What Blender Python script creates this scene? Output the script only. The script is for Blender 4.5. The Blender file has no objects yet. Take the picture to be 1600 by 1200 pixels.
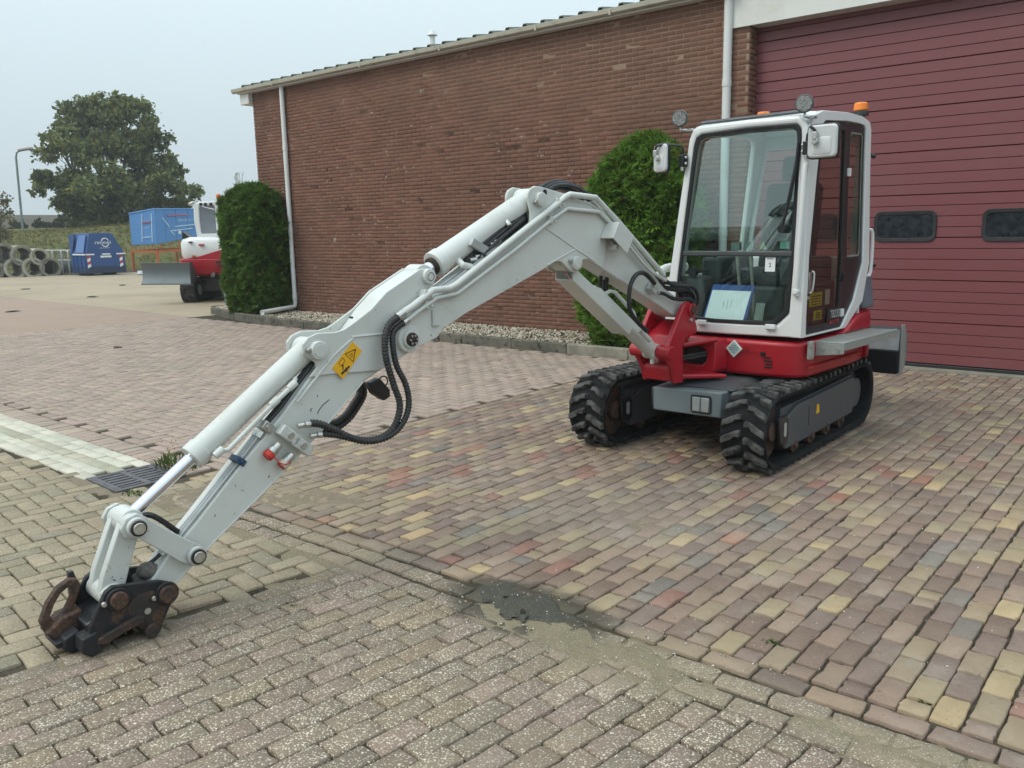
import bpy, math, random
import numpy as np
from mathutils import Vector, Matrix
random.seed(7)
RNG = np.random.default_rng(11)
sc = bpy.context.scene
HAZE = 0.0009
COL = sc.collection
rad = math.radians

# ------------------------------------------------------------------ camera
EYE = Vector((0.0, 0.0, 1.68))
def cam_axes(yaw, pitch, roll):
    f = Vector((-math.sin(yaw)*math.cos(pitch), math.cos(yaw)*math.cos(pitch), -math.sin(pitch)))
    r = Vector((math.cos(yaw), math.sin(yaw), 0))
    u = r.cross(f)
    return (r*math.cos(roll)+u*math.sin(roll), -r*math.sin(roll)+u*math.cos(roll), f)
cr, cu, cf = cam_axes(0.699772, 0.179960, -0.018775)
cam_data = bpy.data.cameras.new('camera')
cam = bpy.data.objects.new('camera', cam_data)
COL.objects.link(cam)
cam.matrix_world = Matrix(((cr.x, cu.x, -cf.x, EYE.x), (cr.y, cu.y, -cf.y, EYE.y), (cr.z, cu.z, -cf.z, EYE.z), (0, 0, 0, 1)))
cam_data.sensor_width = 36.0
cam_data.lens = 1320.0/1600.0*36.0
cam_data.clip_end = 3000.0
cam_data.clip_start = 0.05
sc.camera = cam

# ------------------------------------------------------------------ sky, sun, exposure
SUN_EL, SUN_AZ = rad(48), rad(205)          # azimuth measured from +Y towards +X
world = bpy.data.worlds.new('World'); sc.world = world; world.use_nodes = True
nt = world.node_tree; nt.nodes.clear()
wo = nt.nodes.new('ShaderNodeOutputWorld'); bg = nt.nodes.new('ShaderNodeBackground')
sky = nt.nodes.new('ShaderNodeTexSky'); sky.sky_type = 'NISHITA'; sky.sun_disc = False
sky.sun_elevation = SUN_EL; sky.sun_rotation = SUN_AZ; sky.air_density = 1.0; sky.dust_density = 4.0; sky.ozone_density = 1.0
# an overcast layer over the sky: pale grey-blue, brighter towards the zenith as an overcast sky is
tcw = nt.nodes.new('ShaderNodeTexCoord'); sep = nt.nodes.new('ShaderNodeSeparateXYZ')
nt.links.new(tcw.outputs['Generated'], sep.inputs[0])
mr = nt.nodes.new('ShaderNodeMapRange'); mr.inputs['From Min'].default_value = 0.0; mr.inputs['From Max'].default_value = 1.0
mr.inputs['To Min'].default_value = 1.0; mr.inputs['To Max'].default_value = 2.9
nt.links.new(sep.outputs['Z'], mr.inputs['Value'])
ov = nt.nodes.new('ShaderNodeMix'); ov.data_type = 'RGBA'; ov.blend_type = 'MULTIPLY'; ov.inputs[0].default_value = 1.0
ov.inputs['A'].default_value = (5.5, 6.5, 6.95, 1)
nt.links.new(mr.outputs[0], ov.inputs['B'])
mx = nt.nodes.new('ShaderNodeMix'); mx.data_type = 'RGBA'; mx.inputs[0].default_value = 0.93
nt.links.new(sky.outputs[0], mx.inputs['A']); nt.links.new(ov.outputs['Result'], mx.inputs['B'])
nt.links.new(mx.outputs['Result'], bg.inputs['Color']); bg.inputs['Strength'].default_value = 0.1
nt.links.new(bg.outputs[0], wo.inputs[0])
sun_data = bpy.data.lights.new('sun', 'SUN'); sun_data.energy = 1.35; sun_data.angle = rad(26); sun_data.color = (1.0, 0.93, 0.82)
sun = bpy.data.objects.new('sun', sun_data); COL.objects.link(sun)
sdir = Vector((math.sin(SUN_AZ)*math.cos(SUN_EL), math.cos(SUN_AZ)*math.cos(SUN_EL), math.sin(SUN_EL)))
sun.rotation_euler = sdir.to_track_quat('Z', 'Y').to_euler()
sun.location = sdir*80
vs = sc.view_settings
vs.view_transform = 'Standard'; vs.look = 'None'; vs.exposure = 0.0; vs.gamma = 1.0; vs.use_curve_mapping = False
sc.render.engine = 'CYCLES'
sc.cycles.use_denoising = True
sc.cycles.max_bounces = 8; sc.cycles.transparent_max_bounces = 12; sc.cycles.volume_bounces = 1

# ------------------------------------------------------------------ material helpers
def srgb(r, g, b):
    def c(v):
        v /= 255.0
        return v/12.92 if v <= 0.04045 else ((v+0.055)/1.055)**2.4
    return (c(r), c(g), c(b))
class NT:
    def __init__(s, name):
        s.m = bpy.data.materials.new(name); s.m.use_nodes = True
        s.t = s.m.node_tree; s.t.nodes.clear()
        s.out = s.n('ShaderNodeOutputMaterial')
    def n(s, kind, **kw):
        nd = s.t.nodes.new(kind)
        for k, v in kw.items(): setattr(nd, k, v)
        return nd
    def l(s, a, b): s.t.links.new(a, b)
    def pos(s):
        if not hasattr(s, '_pos'): s._pos = s.n('ShaderNodeNewGeometry').outputs['Position']
        return s._pos
    def objco(s):
        return s.n('ShaderNodeTexCoord').outputs['Object']
    def noise(s, scale, detail=4, rough=.55, vec=None, dist=0.0):
        nd = s.n('ShaderNodeTexNoise'); nd.inputs['Scale'].default_value = scale; nd.inputs['Detail'].default_value = detail
        nd.inputs['Roughness'].default_value = rough; nd.inputs['Distortion'].default_value = dist
        s.l(vec if vec is not None else s.pos(), nd.inputs['Vector']); return nd.outputs['Fac']
    def ramp(s, fac, lo, hi, a=0.0, b=1.0):
        nd = s.n('ShaderNodeMapRange'); nd.inputs['From Min'].default_value = lo; nd.inputs['From Max'].default_value = hi
        nd.inputs['To Min'].default_value = a; nd.inputs['To Max'].default_value = b; nd.interpolation_type = 'SMOOTHSTEP'
        s.l(fac, nd.inputs['Value']); return nd.outputs[0]
    def math(s, op, a, b=None):
        nd = s.n('ShaderNodeMath', operation=op)
        for i, v in enumerate((a, b)):
            if v is None: continue
            if isinstance(v, (int, float)): nd.inputs[i].default_value = v
            else: s.l(v, nd.inputs[i])
        return nd.outputs[0]
    def mix(s, fac, a, b, blend='MIX'):
        nd = s.n('ShaderNodeMix', data_type='RGBA', blend_type=blend)
        for key, v in ((0, fac), ('A', a), ('B', b)):
            if isinstance(v, (int, float)): nd.inputs[key].default_value = v
            elif isinstance(v, tuple): nd.inputs[key].default_value = (*v[:3], 1)
            else: s.l(v, nd.inputs[key])
        return nd.outputs['Result']
    def blot(s, cx, cy, rx, ry, lo, hi, amp=.9, scale=5):
        """a soft stain of irregular outline lying at one place on the ground"""
        v = s.n('ShaderNodeVectorMath', operation='SUBTRACT'); s.l(s.pos(), v.inputs[0]); v.inputs[1].default_value = (cx, cy, 0)
        w = s.n('ShaderNodeVectorMath', operation='MULTIPLY'); s.l(v.outputs[0], w.inputs[0]); w.inputs[1].default_value = (1/rx, 1/ry, 0)
        q = s.n('ShaderNodeVectorMath', operation='LENGTH'); s.l(w.outputs[0], q.inputs[0])
        d = s.math('ADD', q.outputs['Value'], s.math('MULTIPLY', s.math('SUBTRACT', s.noise(scale, 6, .7), .5), amp))
        return s.ramp(d, lo, hi, 1, 0)
    def bump(s, h, strength=.3, dist=.01):
        nd = s.n('ShaderNodeBump'); nd.inputs['Strength'].default_value = strength; nd.inputs['Distance'].default_value = dist
        s.l(h, nd.inputs['Height']); return nd.outputs[0]
    def bsdf(s, col, rough=.5, metal=0.0, normal=None, spec=.5, coat=0.0):
        b = s.n('ShaderNodeBsdfPrincipled')
        if isinstance(col, tuple): b.inputs['Base Color'].default_value = (*col[:3], 1)
        else: s.l(col, b.inputs['Base Color'])
        for key, v in (('Roughness', rough), ('Metallic', metal)):
            if isinstance(v, (int, float)): b.inputs[key].default_value = v
            else: s.l(v, b.inputs[key])
        b.inputs['Specular IOR Level'].default_value = spec
        b.inputs['Coat Weight'].default_value = coat
        b.inputs['Coat Roughness'].default_value = .12
        if normal is not None: s.l(normal, b.inputs['Normal'])
        s.l(b.outputs[0], s.out.inputs['Surface']); return b

def paint(name, col, rough=.35, dirt=(.30, .27, .22), dirt_amt=.25, chips=0.0, chip_col=(.07, .05, .045), coat=.15, metal=0.0, dscale=3.0, bump=.05):
    t = NT(name)
    n1 = t.noise(dscale, 6, .65); n2 = t.noise(dscale*9, 3, .6)
    f = t.math('MULTIPLY', t.ramp(n1, .48, .75), t.ramp(n2, .3, .7, .45, 1.0))
    c = t.mix(t.math('MULTIPLY', f, dirt_amt), col, dirt)
    c = t.mix(t.ramp(t.noise(1.3, 2), .35, .65, 0.0, .08), c, tuple(v*.8 for v in col))
    r = t.ramp(f, 0, 1, rough, min(1, rough+.25))
    if chips > 0:
        n3 = t.noise(38, 5, .7); k = t.math('MULTIPLY', t.ramp(n3, .66-chips*.1, .69-chips*.1), t.ramp(t.noise(4.5, 3), .45, .6))
        c = t.mix(k, c, chip_col)
    nb = t.bump(t.noise(25, 3), bump, .004)
    t.bsdf(c, r, metal, nb, .5, coat)
    return t.m

def plain(name, col, rough=.6, metal=0.0, var=.15, scale=6.0, bump=.1, spec=.5):
    t = NT(name)
    n = t.noise(scale, 5, .6)
    c = t.mix(t.ramp(n, .3, .7), tuple(v*(1-var) for v in col), tuple(min(1, v*(1+var)) for v in col))
    t.bsdf(c, t.ramp(t.noise(scale*2.3, 3), .3, .7, max(.03, rough-.08), min(1, rough+.08)), metal, t.bump(t.noise(scale*7, 3), bump, .004), spec)
    return t.m

def rusty(name, base, rust=(.10, .05, .03), lo=.42, hi=.58, rough=.7, metal=0.0, scale=7.0):
    t = NT(name)
    n = t.noise(scale, 7, .7); n2 = t.noise(scale*6, 4, .65)
    r2 = t.mix(t.ramp(n2, .35, .65), tuple(v*.55 for v in rust), tuple(v*1.5 for v in rust))
    c = t.mix(t.ramp(n, lo, hi), base, r2)
    t.bsdf(c, rough, metal, t.bump(n2, .35, .004), .4)
    return t.m

def glass(name, tint, ior=1.5, rough=.0):
    t = NT(name)
    tr = t.n('ShaderNodeBsdfTransparent'); tr.inputs[0].default_value = (*tint, 1)
    gl = t.n('ShaderNodeBsdfGlossy'); gl.inputs['Roughness'].default_value = rough; gl.inputs['Color'].default_value = (.95, 1, .98, 1)
    fr = t.n('ShaderNodeFresnel'); ge = t.n('ShaderNodeNewGeometry'); t.l(t.ramp(ge.outputs['Backfacing'], 0, 1, ior, 1/ior), fr.inputs['IOR'])
    ms = t.n('ShaderNodeMixShader'); t.l(fr.outputs[0], ms.inputs[0]); t.l(tr.outputs[0], ms.inputs[1]); t.l(gl.outputs[0], ms.inputs[2])
    t.l(ms.outputs[0], t.out.inputs['Surface']); return t.m

# ------------------------------------------------------------------ mesh helpers
class MB:
    """collects vertices and faces in world coordinates; build() links them as one mesh object"""
    def __init__(s): s.v = []; s.f = []; s.sm = []
    def add(s, verts, faces, smooth=False):
        o = len(s.v); s.v += [tuple(p) for p in verts]
        s.f += [tuple(i+o for i in f) for f in faces]; s.sm += [smooth]*len(faces); return s
    def box(s, c, size, R=None):
        hx, hy, hz = size[0]/2, size[1]/2, size[2]/2
        pts = [Vector((x, y, z)) for x in (-hx, hx) for y in (-hy, hy) for z in (-hz, hz)]
        if R is not None: pts = [R @ p for p in pts]
        c = Vector(c)
        return s.add([p+c for p in pts], [(0, 1, 3, 2), (4, 6, 7, 5), (0, 4, 5, 1), (2, 3, 7, 6), (0, 2, 6, 4), (1, 5, 7, 3)])
    def box2(s, lo, hi):
        return s.box([(a+b)/2 for a, b in zip(lo, hi)], [abs(b-a) for a, b in zip(lo, hi)])
    def prism(s, a, b, smooth=False):
        """two matching outlines (lists of 3d points), capped"""
        n = len(a)
        return s.add(list(a)+list(b), [tuple(range(n))[::-1], tuple(range(n, 2*n))]+[(i, (i+1) % n, n+(i+1) % n, n+i) for i in range(n)], smooth)
    def ring(s, outer, inner, outer2, inner2):
        """a frame: outer/inner outlines at the front and the back"""
        n = len(outer); f = []
        for i in range(n):
            j = (i+1) % n
            f += [(i, j, n+j, n+i), (2*n+j, 2*n+i, 3*n+i, 3*n+j), (i, 2*n+i, 2*n+j, j), (n+j, 3*n+j, 3*n+i, n+i)]
        return s.add(list(outer)+list(inner)+list(outer2)+list(inner2), f)
    def cyl(s, p0, p1, r0, r1=None, n=16, caps=True):
        p0, p1 = Vector(p0), Vector(p1); r1 = r0 if r1 is None else r1
        d = (p1-p0).normalized(); x = d.orthogonal().normalized(); y = d.cross(x)
        a = [p0+(x*math.cos(2*math.pi*i/n)+y*math.sin(2*math.pi*i/n))*r0 for i in range(n)]
        b = [p1+(x*math.cos(2*math.pi*i/n)+y*math.sin(2*math.pi*i/n))*r1 for i in range(n)]
        o = len(s.v); s.v += [tuple(p) for p in a+b]
        for i in range(n):
            j = (i+1) % n; s.f.append((o+i, o+j, o+n+j, o+n+i)); s.sm.append(True)
        if caps:
            s.f += [tuple(o+i for i in range(n))[::-1], tuple(o+n+i for i in range(n))]; s.sm += [False, False]
        return s
    def pipe(s, p0, p1, ro, ri, n=24):
        p0, p1 = Vector(p0), Vector(p1); d = (p1-p0).normalized(); x = d.orthogonal().normalized(); y = d.cross(x)
        def c(p, r): return [p+(x*math.cos(2*math.pi*i/n)+y*math.sin(2*math.pi*i/n))*r for i in range(n)]
        vs_ = c(p0, ro)+c(p0, ri)+c(p1, ro)+c(p1, ri); f = []
        for i in range(n):
            j = (i+1) % n
            f += [(i, n+i, n+j, j), (2*n+i, 2*n+j, 3*n+j, 3*n+i), (i, j, 2*n+j, 2*n+i), (n+i, 3*n+i, 3*n+j, n+j)]
        return s.add(vs_, f, True)
    def tube(s, pts, r, n=10, round_=0, caps=True, rf=None):
        """a round bar along a path; round_ > 0 resamples the path as a Catmull-Rom curve"""
        P = [Vector(p) for p in pts]
        if round_:
            Q = []
            for i in range(len(P)-1):
                p0 = P[max(i-1, 0)]; p1 = P[i]; p2 = P[i+1]; p3 = P[min(i+2, len(P)-1)]
                for k in range(round_):
                    t = k/round_
                    Q.append(0.5*((2*p1)+(-p0+p2)*t+(2*p0-5*p1+4*p2-p3)*t*t+(-p0+3*p1-3*p2+p3)*t*t*t))
            P = Q+[P[-1]]
        x = None; rings = []
        for i, p in enumerate(P):
            d = (P[min(i+1, len(P)-1)]-P[max(i-1, 0)])
            d = d.normalized() if d.length > 1e-9 else Vector((0, 0, 1))
            x = d.orthogonal().normalized() if x is None else (x-d*x.dot(d)).normalized()
            y = d.cross(x); rr = r if rf is None else rf(i/(len(P)-1))
            rings.append([p+(x*math.cos(2*math.pi*k/n)+y*math.sin(2*math.pi*k/n))*rr for k in range(n)])
        o = len(s.v)
        for ring in rings: s.v += [tuple(q) for q in ring]
        for i in range(len(rings)-1):
            for k in range(n):
                j = (k+1) % n
                s.f.append((o+i*n+k, o+i*n+j, o+(i+1)*n+j, o+(i+1)*n+k)); s.sm.append(True)
        if caps:
            e = o+(len(rings)-1)*n
            s.f += [tuple(o+k for k in range(n))[::-1], tuple(e+k for k in range(n))]; s.sm += [False, False]
        return s
    def sphere(s, c, r, n=12, m=8, sc_=(1, 1, 1)):
        c = Vector(c); v = []; f = []
        for i in range(m+1):
            th = math.pi*i/m
            for k in range(n):
                ph = 2*math.pi*k/n
                v.append(c+Vector((math.sin(th)*math.cos(ph)*sc_[0], math.sin(th)*math.sin(ph)*sc_[1], math.cos(th)*sc_[2]))*r)
        for i in range(m):
            for k in range(n):
                j = (k+1) % n
                f.append((i*n+k, (i+1)*n+k, (i+1)*n+j, i*n+j))
        return s.add(v, f, True)
    def mesh(s, name, mat, offset=(0, 0, 0), sharp=38):
        me = bpy.data.meshes.new(name); ox, oy, oz = offset
        me.from_pydata([(p[0]-ox, p[1]-oy, p[2]-oz) for p in s.v], [], s.f)
        me.polygons.foreach_set('use_smooth', [True]*len(s.f) if sharp else s.sm)
        me.update()
        if sharp: me.set_sharp_from_angle(angle=rad(sharp))
        if mat is not None: me.materials.append(mat)
        return me
    def build(s, name, mat, parent=None, bevel=0.0, seg=2, sharp=38, fix=True):
        off = world_loc(parent) if parent is not None else Vector((0, 0, 0))
        me = s.mesh(name, mat, off, sharp)
        if fix:
            import bmesh
            bm = bmesh.new(); bm.from_mesh(me); bmesh.ops.recalc_face_normals(bm, faces=bm.faces); bm.to_mesh(me); bm.free()
            if sharp: me.set_sharp_from_angle(angle=rad(sharp))
        o = bpy.data.objects.new(name, me); COL.objects.link(o)
        if parent is not None: o.parent = parent
        if bevel:
            b = o.modifiers.new('bevel', 'BEVEL'); b.width = bevel; b.segments = seg; b.limit_method = 'ANGLE'; b.angle_limit = rad(35); b.use_clamp_overlap = True
            b.harden_normals = False
        return o
WL = {}
def world_loc(o):
    p = Vector((0, 0, 0))
    while o is not None:
        p = p+Vector(o.location); o = o.parent
    return p
def empty(name, loc):
    o = bpy.data.objects.new(name, None); COL.objects.link(o); o.location = loc; o.empty_display_size = .1; return o
def tag(o, label=None, cat=None, group=None, kind=None):
    if label: o['label'] = label
    if cat: o['category'] = cat
    if group: o['group'] = group
    if kind: o['kind'] = kind
    return o
def text(name, body, mat, parent, origin, right, up, size, align='CENTER', extrude=.0006, sx=1.0, shear=0.0):
    cu_ = bpy.data.curves.new(name, 'FONT'); cu_.body = body; cu_.size = size; cu_.align_x = align; cu_.align_y = 'CENTER'; cu_.extrude = extrude; cu_.shear = shear
    cu_.resolution_u = 3
    cu_.materials.append(mat)
    o = bpy.data.objects.new(name, cu_); COL.objects.link(o)
    r = Vector(right).normalized(); u = Vector(up); u = (u-r*u.dot(r)).normalized(); n = r.cross(u)
    loc = Vector(origin)-(world_loc(parent) if parent is not None else Vector((0, 0, 0)))
    r = r*sx
    o.matrix_local = Matrix(((r.x, u.x, n.x, loc.x), (r.y, u.y, n.y, loc.y), (r.z, u.z, n.z, loc.z), (0, 0, 0, 1)))
    if parent is not None:
        o.parent = parent
        o.matrix_parent_inverse = Matrix()
    TEXTS.append(o)
    return o
TEXTS = []
# ------------------------------------------------------------------ paving materials
def stains(t, c, rough):
    sand = (.26, .215, .145); f = t.ramp(t.noise(60, 4, .7), .3, .62)
    for (cx, cy, rx, ry) in ((-1.72, 2.66, .72, .24), (-4.45, 3.22, .75, .36), (-3.5, 2.72, .5, .2), (-.3, 2.68, .9, .13)):
        c = t.mix(t.math('MULTIPLY', t.math('MULTIPLY', t.blot(cx, cy, rx, ry, .55, 1.25), f), .85), c, sand)
    wet = t.blot(-2.27, 2.76, .50, .26, .70, 1.12, .8, 7)
    c = t.mix(t.math('MULTIPLY', wet, .85), c, (.052, .047, .033))
    lift = t.blot(-2.6, 4.1, .9, .55, .4, 1.3, 1.2, 4)                 # dusty pale area in front of the tracks
    c = t.mix(t.math('MULTIPLY', t.math('MULTIPLY', lift, f), .35), c, (.36, .31, .25))
    rr = t.n('ShaderNodeMix'); t.l(wet, rr.inputs[0]); rr.inputs[3].default_value = .5
    if isinstance(rough, float): rr.inputs[2].default_value = rough
    else: t.l(rough, rr.inputs[2])
    return c, rr.outputs[0]
def tinted(name, kind):
    t = NT(name)
    at = t.n('ShaderNodeAttribute'); at.attribute_name = 'tint'; base = at.outputs['Color']
    big = t.noise(1.1, 4, .6); mid = t.noise(9, 5, .65); fine = t.noise(85, 4, .7)
    if kind in ('aggregate', 'fine_aggregate'):
        c = t.mix(t.ramp(mid, .35, .7, 0, .3), base, (.17, .145, .115))
        c = t.mix(t.ramp(fine, .35, .65, 0, .45), c, (.15, .125, .10))
        for sc_, thr, amt in ((150, .33, .85), (105, .30, .95), (62, .28, .85)):
            v = t.n('ShaderNodeTexVoronoi'); v.inputs['Scale'].default_value = sc_; t.l(t.pos(), v.inputs['Vector'])
            s = t.n('ShaderNodeSeparateColor'); t.l(v.outputs['Color'], s.inputs[0])
            pc = t.mix(t.ramp(s.outputs[1], .2, .8), (.38, .31, .225), (.68, .61, .49))
            pc = t.mix(t.ramp(s.outputs[2], .72, .82), pc, (.17, .12, .09))
            m = t.math('MULTIPLY', t.ramp(v.outputs['Distance'], thr, thr+.12, 1, 0), t.ramp(s.outputs[0], (.40 if kind == 'aggregate' else .66) if sc_ > 100 else .80, (.5 if kind == 'aggregate' else .76) if sc_ > 100 else .86))
            wear = t.ramp(big, .36, .62, .55, 1.0) if kind == 'aggregate' else t.ramp(big, .3, .7, .2, .5)
            c = t.mix(t.math('MULTIPLY', t.math('MULTIPLY', m, amt), wear), c, pc)
        nb = t.bump(t.math('ADD', fine, t.math('MULTIPLY', m, .6)), .55, .004)
        c = t.mix(t.ramp(t.noise(2.3, 5, .7), .55, .75, 0, .25), c, (.15, .15, .09))
        c, rg_ = stains(t, c, .85); t.bsdf(c, rg_, 0, nb, .25)
    elif kind == 'clinker':
        c = t.mix(t.ramp(mid, .3, .7, 0, .4), base, t.mix(1.0, base, (.72, .70, .70), 'MULTIPLY'))
        c = t.mix(t.ramp(fine, .55, .75, 0, .35), c, (.40, .36, .31))
        c = t.mix(t.ramp(t.noise(55, 2), .66, .72, 0, .55), c, (.06, .05, .045))
        c = t.mix(t.math('MULTIPLY', t.ramp(t.noise(1.7, 6, .75), .50, .68), .45), c, (.33, .29, .235))
        nb = t.bump(t.math('ADD', t.noise(30, 5, .6), t.math('MULTIPLY', fine, .4)), .5, .006)
        c, rg_ = stains(t, c, t.ramp(mid, .3, .7, .55, .78)); t.bsdf(c, rg_, 0, nb, .2)
    else:
        c = t.mix(t.ramp(mid, .3, .7, 0, .3), base, t.mix(1.0, base, (.75, .74, .70), 'MULTIPLY'))
        c = t.mix(t.ramp(fine, .45, .7, 0, .3), c, (.42, .38, .33))
        c = t.mix(t.ramp(t.noise(120, 2), .60, .66, 0, .45), c, (.09, .08, .07))
        c = t.mix(t.ramp(t.noise(.8, 6, .75), .5, .72, 0, .35), c, (.22, .21, .165))
        t.bsdf(c, .82, 0, t.bump(fine, .4, .003), .3)
    return t.m
M = {}
M['aggregate'] = tinted('exposed_aggregate', 'aggregate')
M['fine_aggregate'] = tinted('fine_aggregate', 'fine_aggregate')
M['clinker'] = tinted('clinker_brick', 'clinker')
M['concrete_paver'] = tinted('concrete_paver', 'paver')
def ground_mat():
    t = NT('sandy_soil'); n = t.noise(6, 7, .7); f = t.noise(140, 3, .7)
    c = t.mix(t.ramp(n, .3, .7), (.030, .024, .017), (.085, .070, .050))
    c = t.mix(t.ramp(f, .52, .74, 0, .45), c, (.28, .24, .175))
    moss = t.math('MULTIPLY', t.ramp(t.noise(1.6, 5, .7), .56, .66), t.ramp(t.noise(23, 3), .42, .58))
    c = t.mix(moss, c, (.055, .085, .018))
    t.bsdf(c, .95, 0, t.bump(f, .6, .004), .15); return t.m
M['soil'] = ground_mat()

# ------------------------------------------------------------------ ground sheet to the horizon
m = MB(); m.add([(-1500, -800, 0), (800, -800, 0), (800, 1500, 0), (-1500, 1500, 0)], [(0, 1, 2, 3)])
g = m.mesh('ground', M['soil'], (0, 0, .014), 0); go = bpy.data.objects.new('ground', g); COL.objects.link(go); tag(go, kind='structure')

# ------------------------------------------------------------------ paving stones
def paver_template(L, W, rng, cham=.006, wear=.0025, n_side=4, depth=.03):
    """one worn stone, top at z = 0, long side along x: rounded corners, uneven edges"""
    def ringpts(inset, jit):
        hx, hy = L/2-inset, W/2-inset; r = .006
        side = [(-hx+r, -hy)]+[(-hx+2*hx*k/n_side, -hy) for k in range(1, n_side)]+[(hx-r, -hy)]
        p = list(side)
        k2 = max(1, n_side//2)
        p += [(hx, -hy+r)]+[(hx, -hy+2*hy*k/k2) for k in range(1, k2)]+[(hx, hy-r)]
        p += [(-x, -y) for x, y in side]
        p += [(-hx, hy-r)]+[(-hx, hy-2*hy*k/k2) for k in range(1, k2)]+[(-hx, -hy+r)]
        return np.array(p)
    outer = ringpts(0, 0); n = len(outer)
    d = outer/np.linalg.norm(outer, axis=1)[:, None]
    j = rng.normal(0, wear, n); j = np.where(rng.random(n) < .12, j-wear*3*rng.random(n), j)
    j = np.minimum(j, .0015)
    outer = outer+d*j[:, None]
    inner = ringpts(cham, 0)+d*(j*1.25)[:, None]
    bot = np.concatenate([outer, np.full((n, 1), -depth)], 1)
    mid = np.concatenate([outer, (-cham*.9+rng.normal(0, cham*.1, n))[:, None]], 1)
    top = np.concatenate([inner, rng.normal(0, .0006, n)[:, None]], 1)
    v = np.concatenate([bot, mid, top]); f = []
    for a in (0, 1):
        for i in range(n):
            k = (i+1) % n; f.append([a*n+i, a*n+k, (a+1)*n+k, (a+1)*n+i])
    f.append([2*n+i for i in range(n)])
    return v, f
def fast_mesh(name, V, faces_tpl_list, tints, mat, smooth=False):
    """V: list of vertex arrays, faces_tpl_list: matching face lists, tints: one colour each"""
    me = bpy.data.meshes.new(name)
    nv = sum(len(v) for v in V)
    loops = []; starts = []; cols = []; off = 0; ls = 0
    for v, f, c in zip(V, faces_tpl_list, tints):
        la = np.concatenate([np.asarray(q) for q in f])+off
        cnt = np.array([len(q) for q in f])
        loops.append(la); starts.append(ls+np.concatenate([[0], np.cumsum(cnt)[:-1]])); ls += len(la)
        cols.append(np.tile(np.array([*c, 1.0]), (len(f), 1))); off += len(v)
    loops = np.concatenate(loops).astype(np.int32); starts = np.concatenate(starts).astype(np.int32); cols = np.concatenate(cols).astype(np.float32)
    me.vertices.add(nv); me.vertices.foreach_set('co', np.concatenate(V).astype(np.float32).ravel())
    me.loops.add(len(loops)); me.loops.foreach_set('vertex_index', loops)
    me.polygons.add(len(starts)); me.polygons.foreach_set('loop_start', starts)
    a = me.attributes.new('tint', 'FLOAT_COLOR', 'FACE'); a.data.foreach_set('color', cols.ravel())
    me.update(calc_edges=True)
    if smooth: me.polygons.foreach_set('use_smooth', np.ones(len(starts), dtype=bool))
    if mat is not None: me.materials.append(mat)
    return me
def warm(pal, k=1.0): return [(w, (c[0]*1.03*k, c[1]*.945*k, c[2]*.82*k)) for w, c in pal]
def pick(pal, rng):
    w = np.array([p[0] for p in pal]); i = rng.choice(len(pal), p=w/w.sum())
    c = np.array(pal[i][1])*(1+rng.normal(0, .07))
    return i, tuple(np.clip(c*(1+rng.normal(0, .012, 3)), .01, .9))
def pave(parent, stones, pal, mat, part, rng, L, W, wear, cham, n_ind=300, eye=(0, 0), zj=.0015, tilt=.008, n_side=4):
    """stones: (x, y, angle, length factor, palette override or None); the nearest n_ind become parts of their own, the rest one joined part"""
    tpl = [paver_template(L, W, rng, cham, wear, n_side) for _ in range(10)]
    low = [paver_template(L, W, rng, cham, wear*.6, 2) for _ in range(6)]
    stones = sorted(stones, key=lambda s: (s[0]-eye[0])**2+(s[1]-eye[1])**2)
    shared = {}; V = []; F = []; T = []
    for i, (x, y, ang, lf, ov) in enumerate(stones):
        ci, col = pick(ov or pal, rng)
        ang += rng.normal(0, .012)
        z = rng.normal(0, zj); tx, ty = rng.normal(0, tilt, 2)
        if i < n_ind and lf > .98:
            key = (ci, int(rng.integers(0, 3)), id(ov or pal))
            if key not in shared:
                v, f = tpl[int(rng.integers(0, len(tpl)))]
                shared[key] = fast_mesh(part, [v], [f], [col], mat)
            o = bpy.data.objects.new(part, shared[key]); COL.objects.link(o); o.parent = parent
            o.location = (x, y, z); o.rotation_euler = (tx, ty, ang)
        else:
            v, f = (tpl if i < 900 else low)[int(rng.integers(0, 10 if i < 900 else 6))]
            v = v*np.array([lf, 1, 1]); ca, sa = math.cos(ang), math.sin(ang)
            zz = v[:, 2]+z+v[:, 0]*ty+v[:, 1]*tx
            V.append(np.stack([x+v[:, 0]*ca-v[:, 1]*sa, y+v[:, 0]*sa+v[:, 1]*ca, zz], 1)); F.append(f); T.append(col)
    if V:
        me = fast_mesh(part, V, F, T, mat)
        o = bpy.data.objects.new(part, me); COL.objects.link(o); o.parent = parent; tag(o, kind='stuff')
def pavement(name):
    o = empty(name, (0, 0, 0)); tag(o, kind='structure'); return o

GR = (-6.04, -5.56, 2.47, 2.95)             # the drain grate's frame
def clear(x, y, pad=.04):
    return not (GR[0]-pad < x < GR[1]+pad and GR[2]-pad < y < GR[3]+pad)
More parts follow.
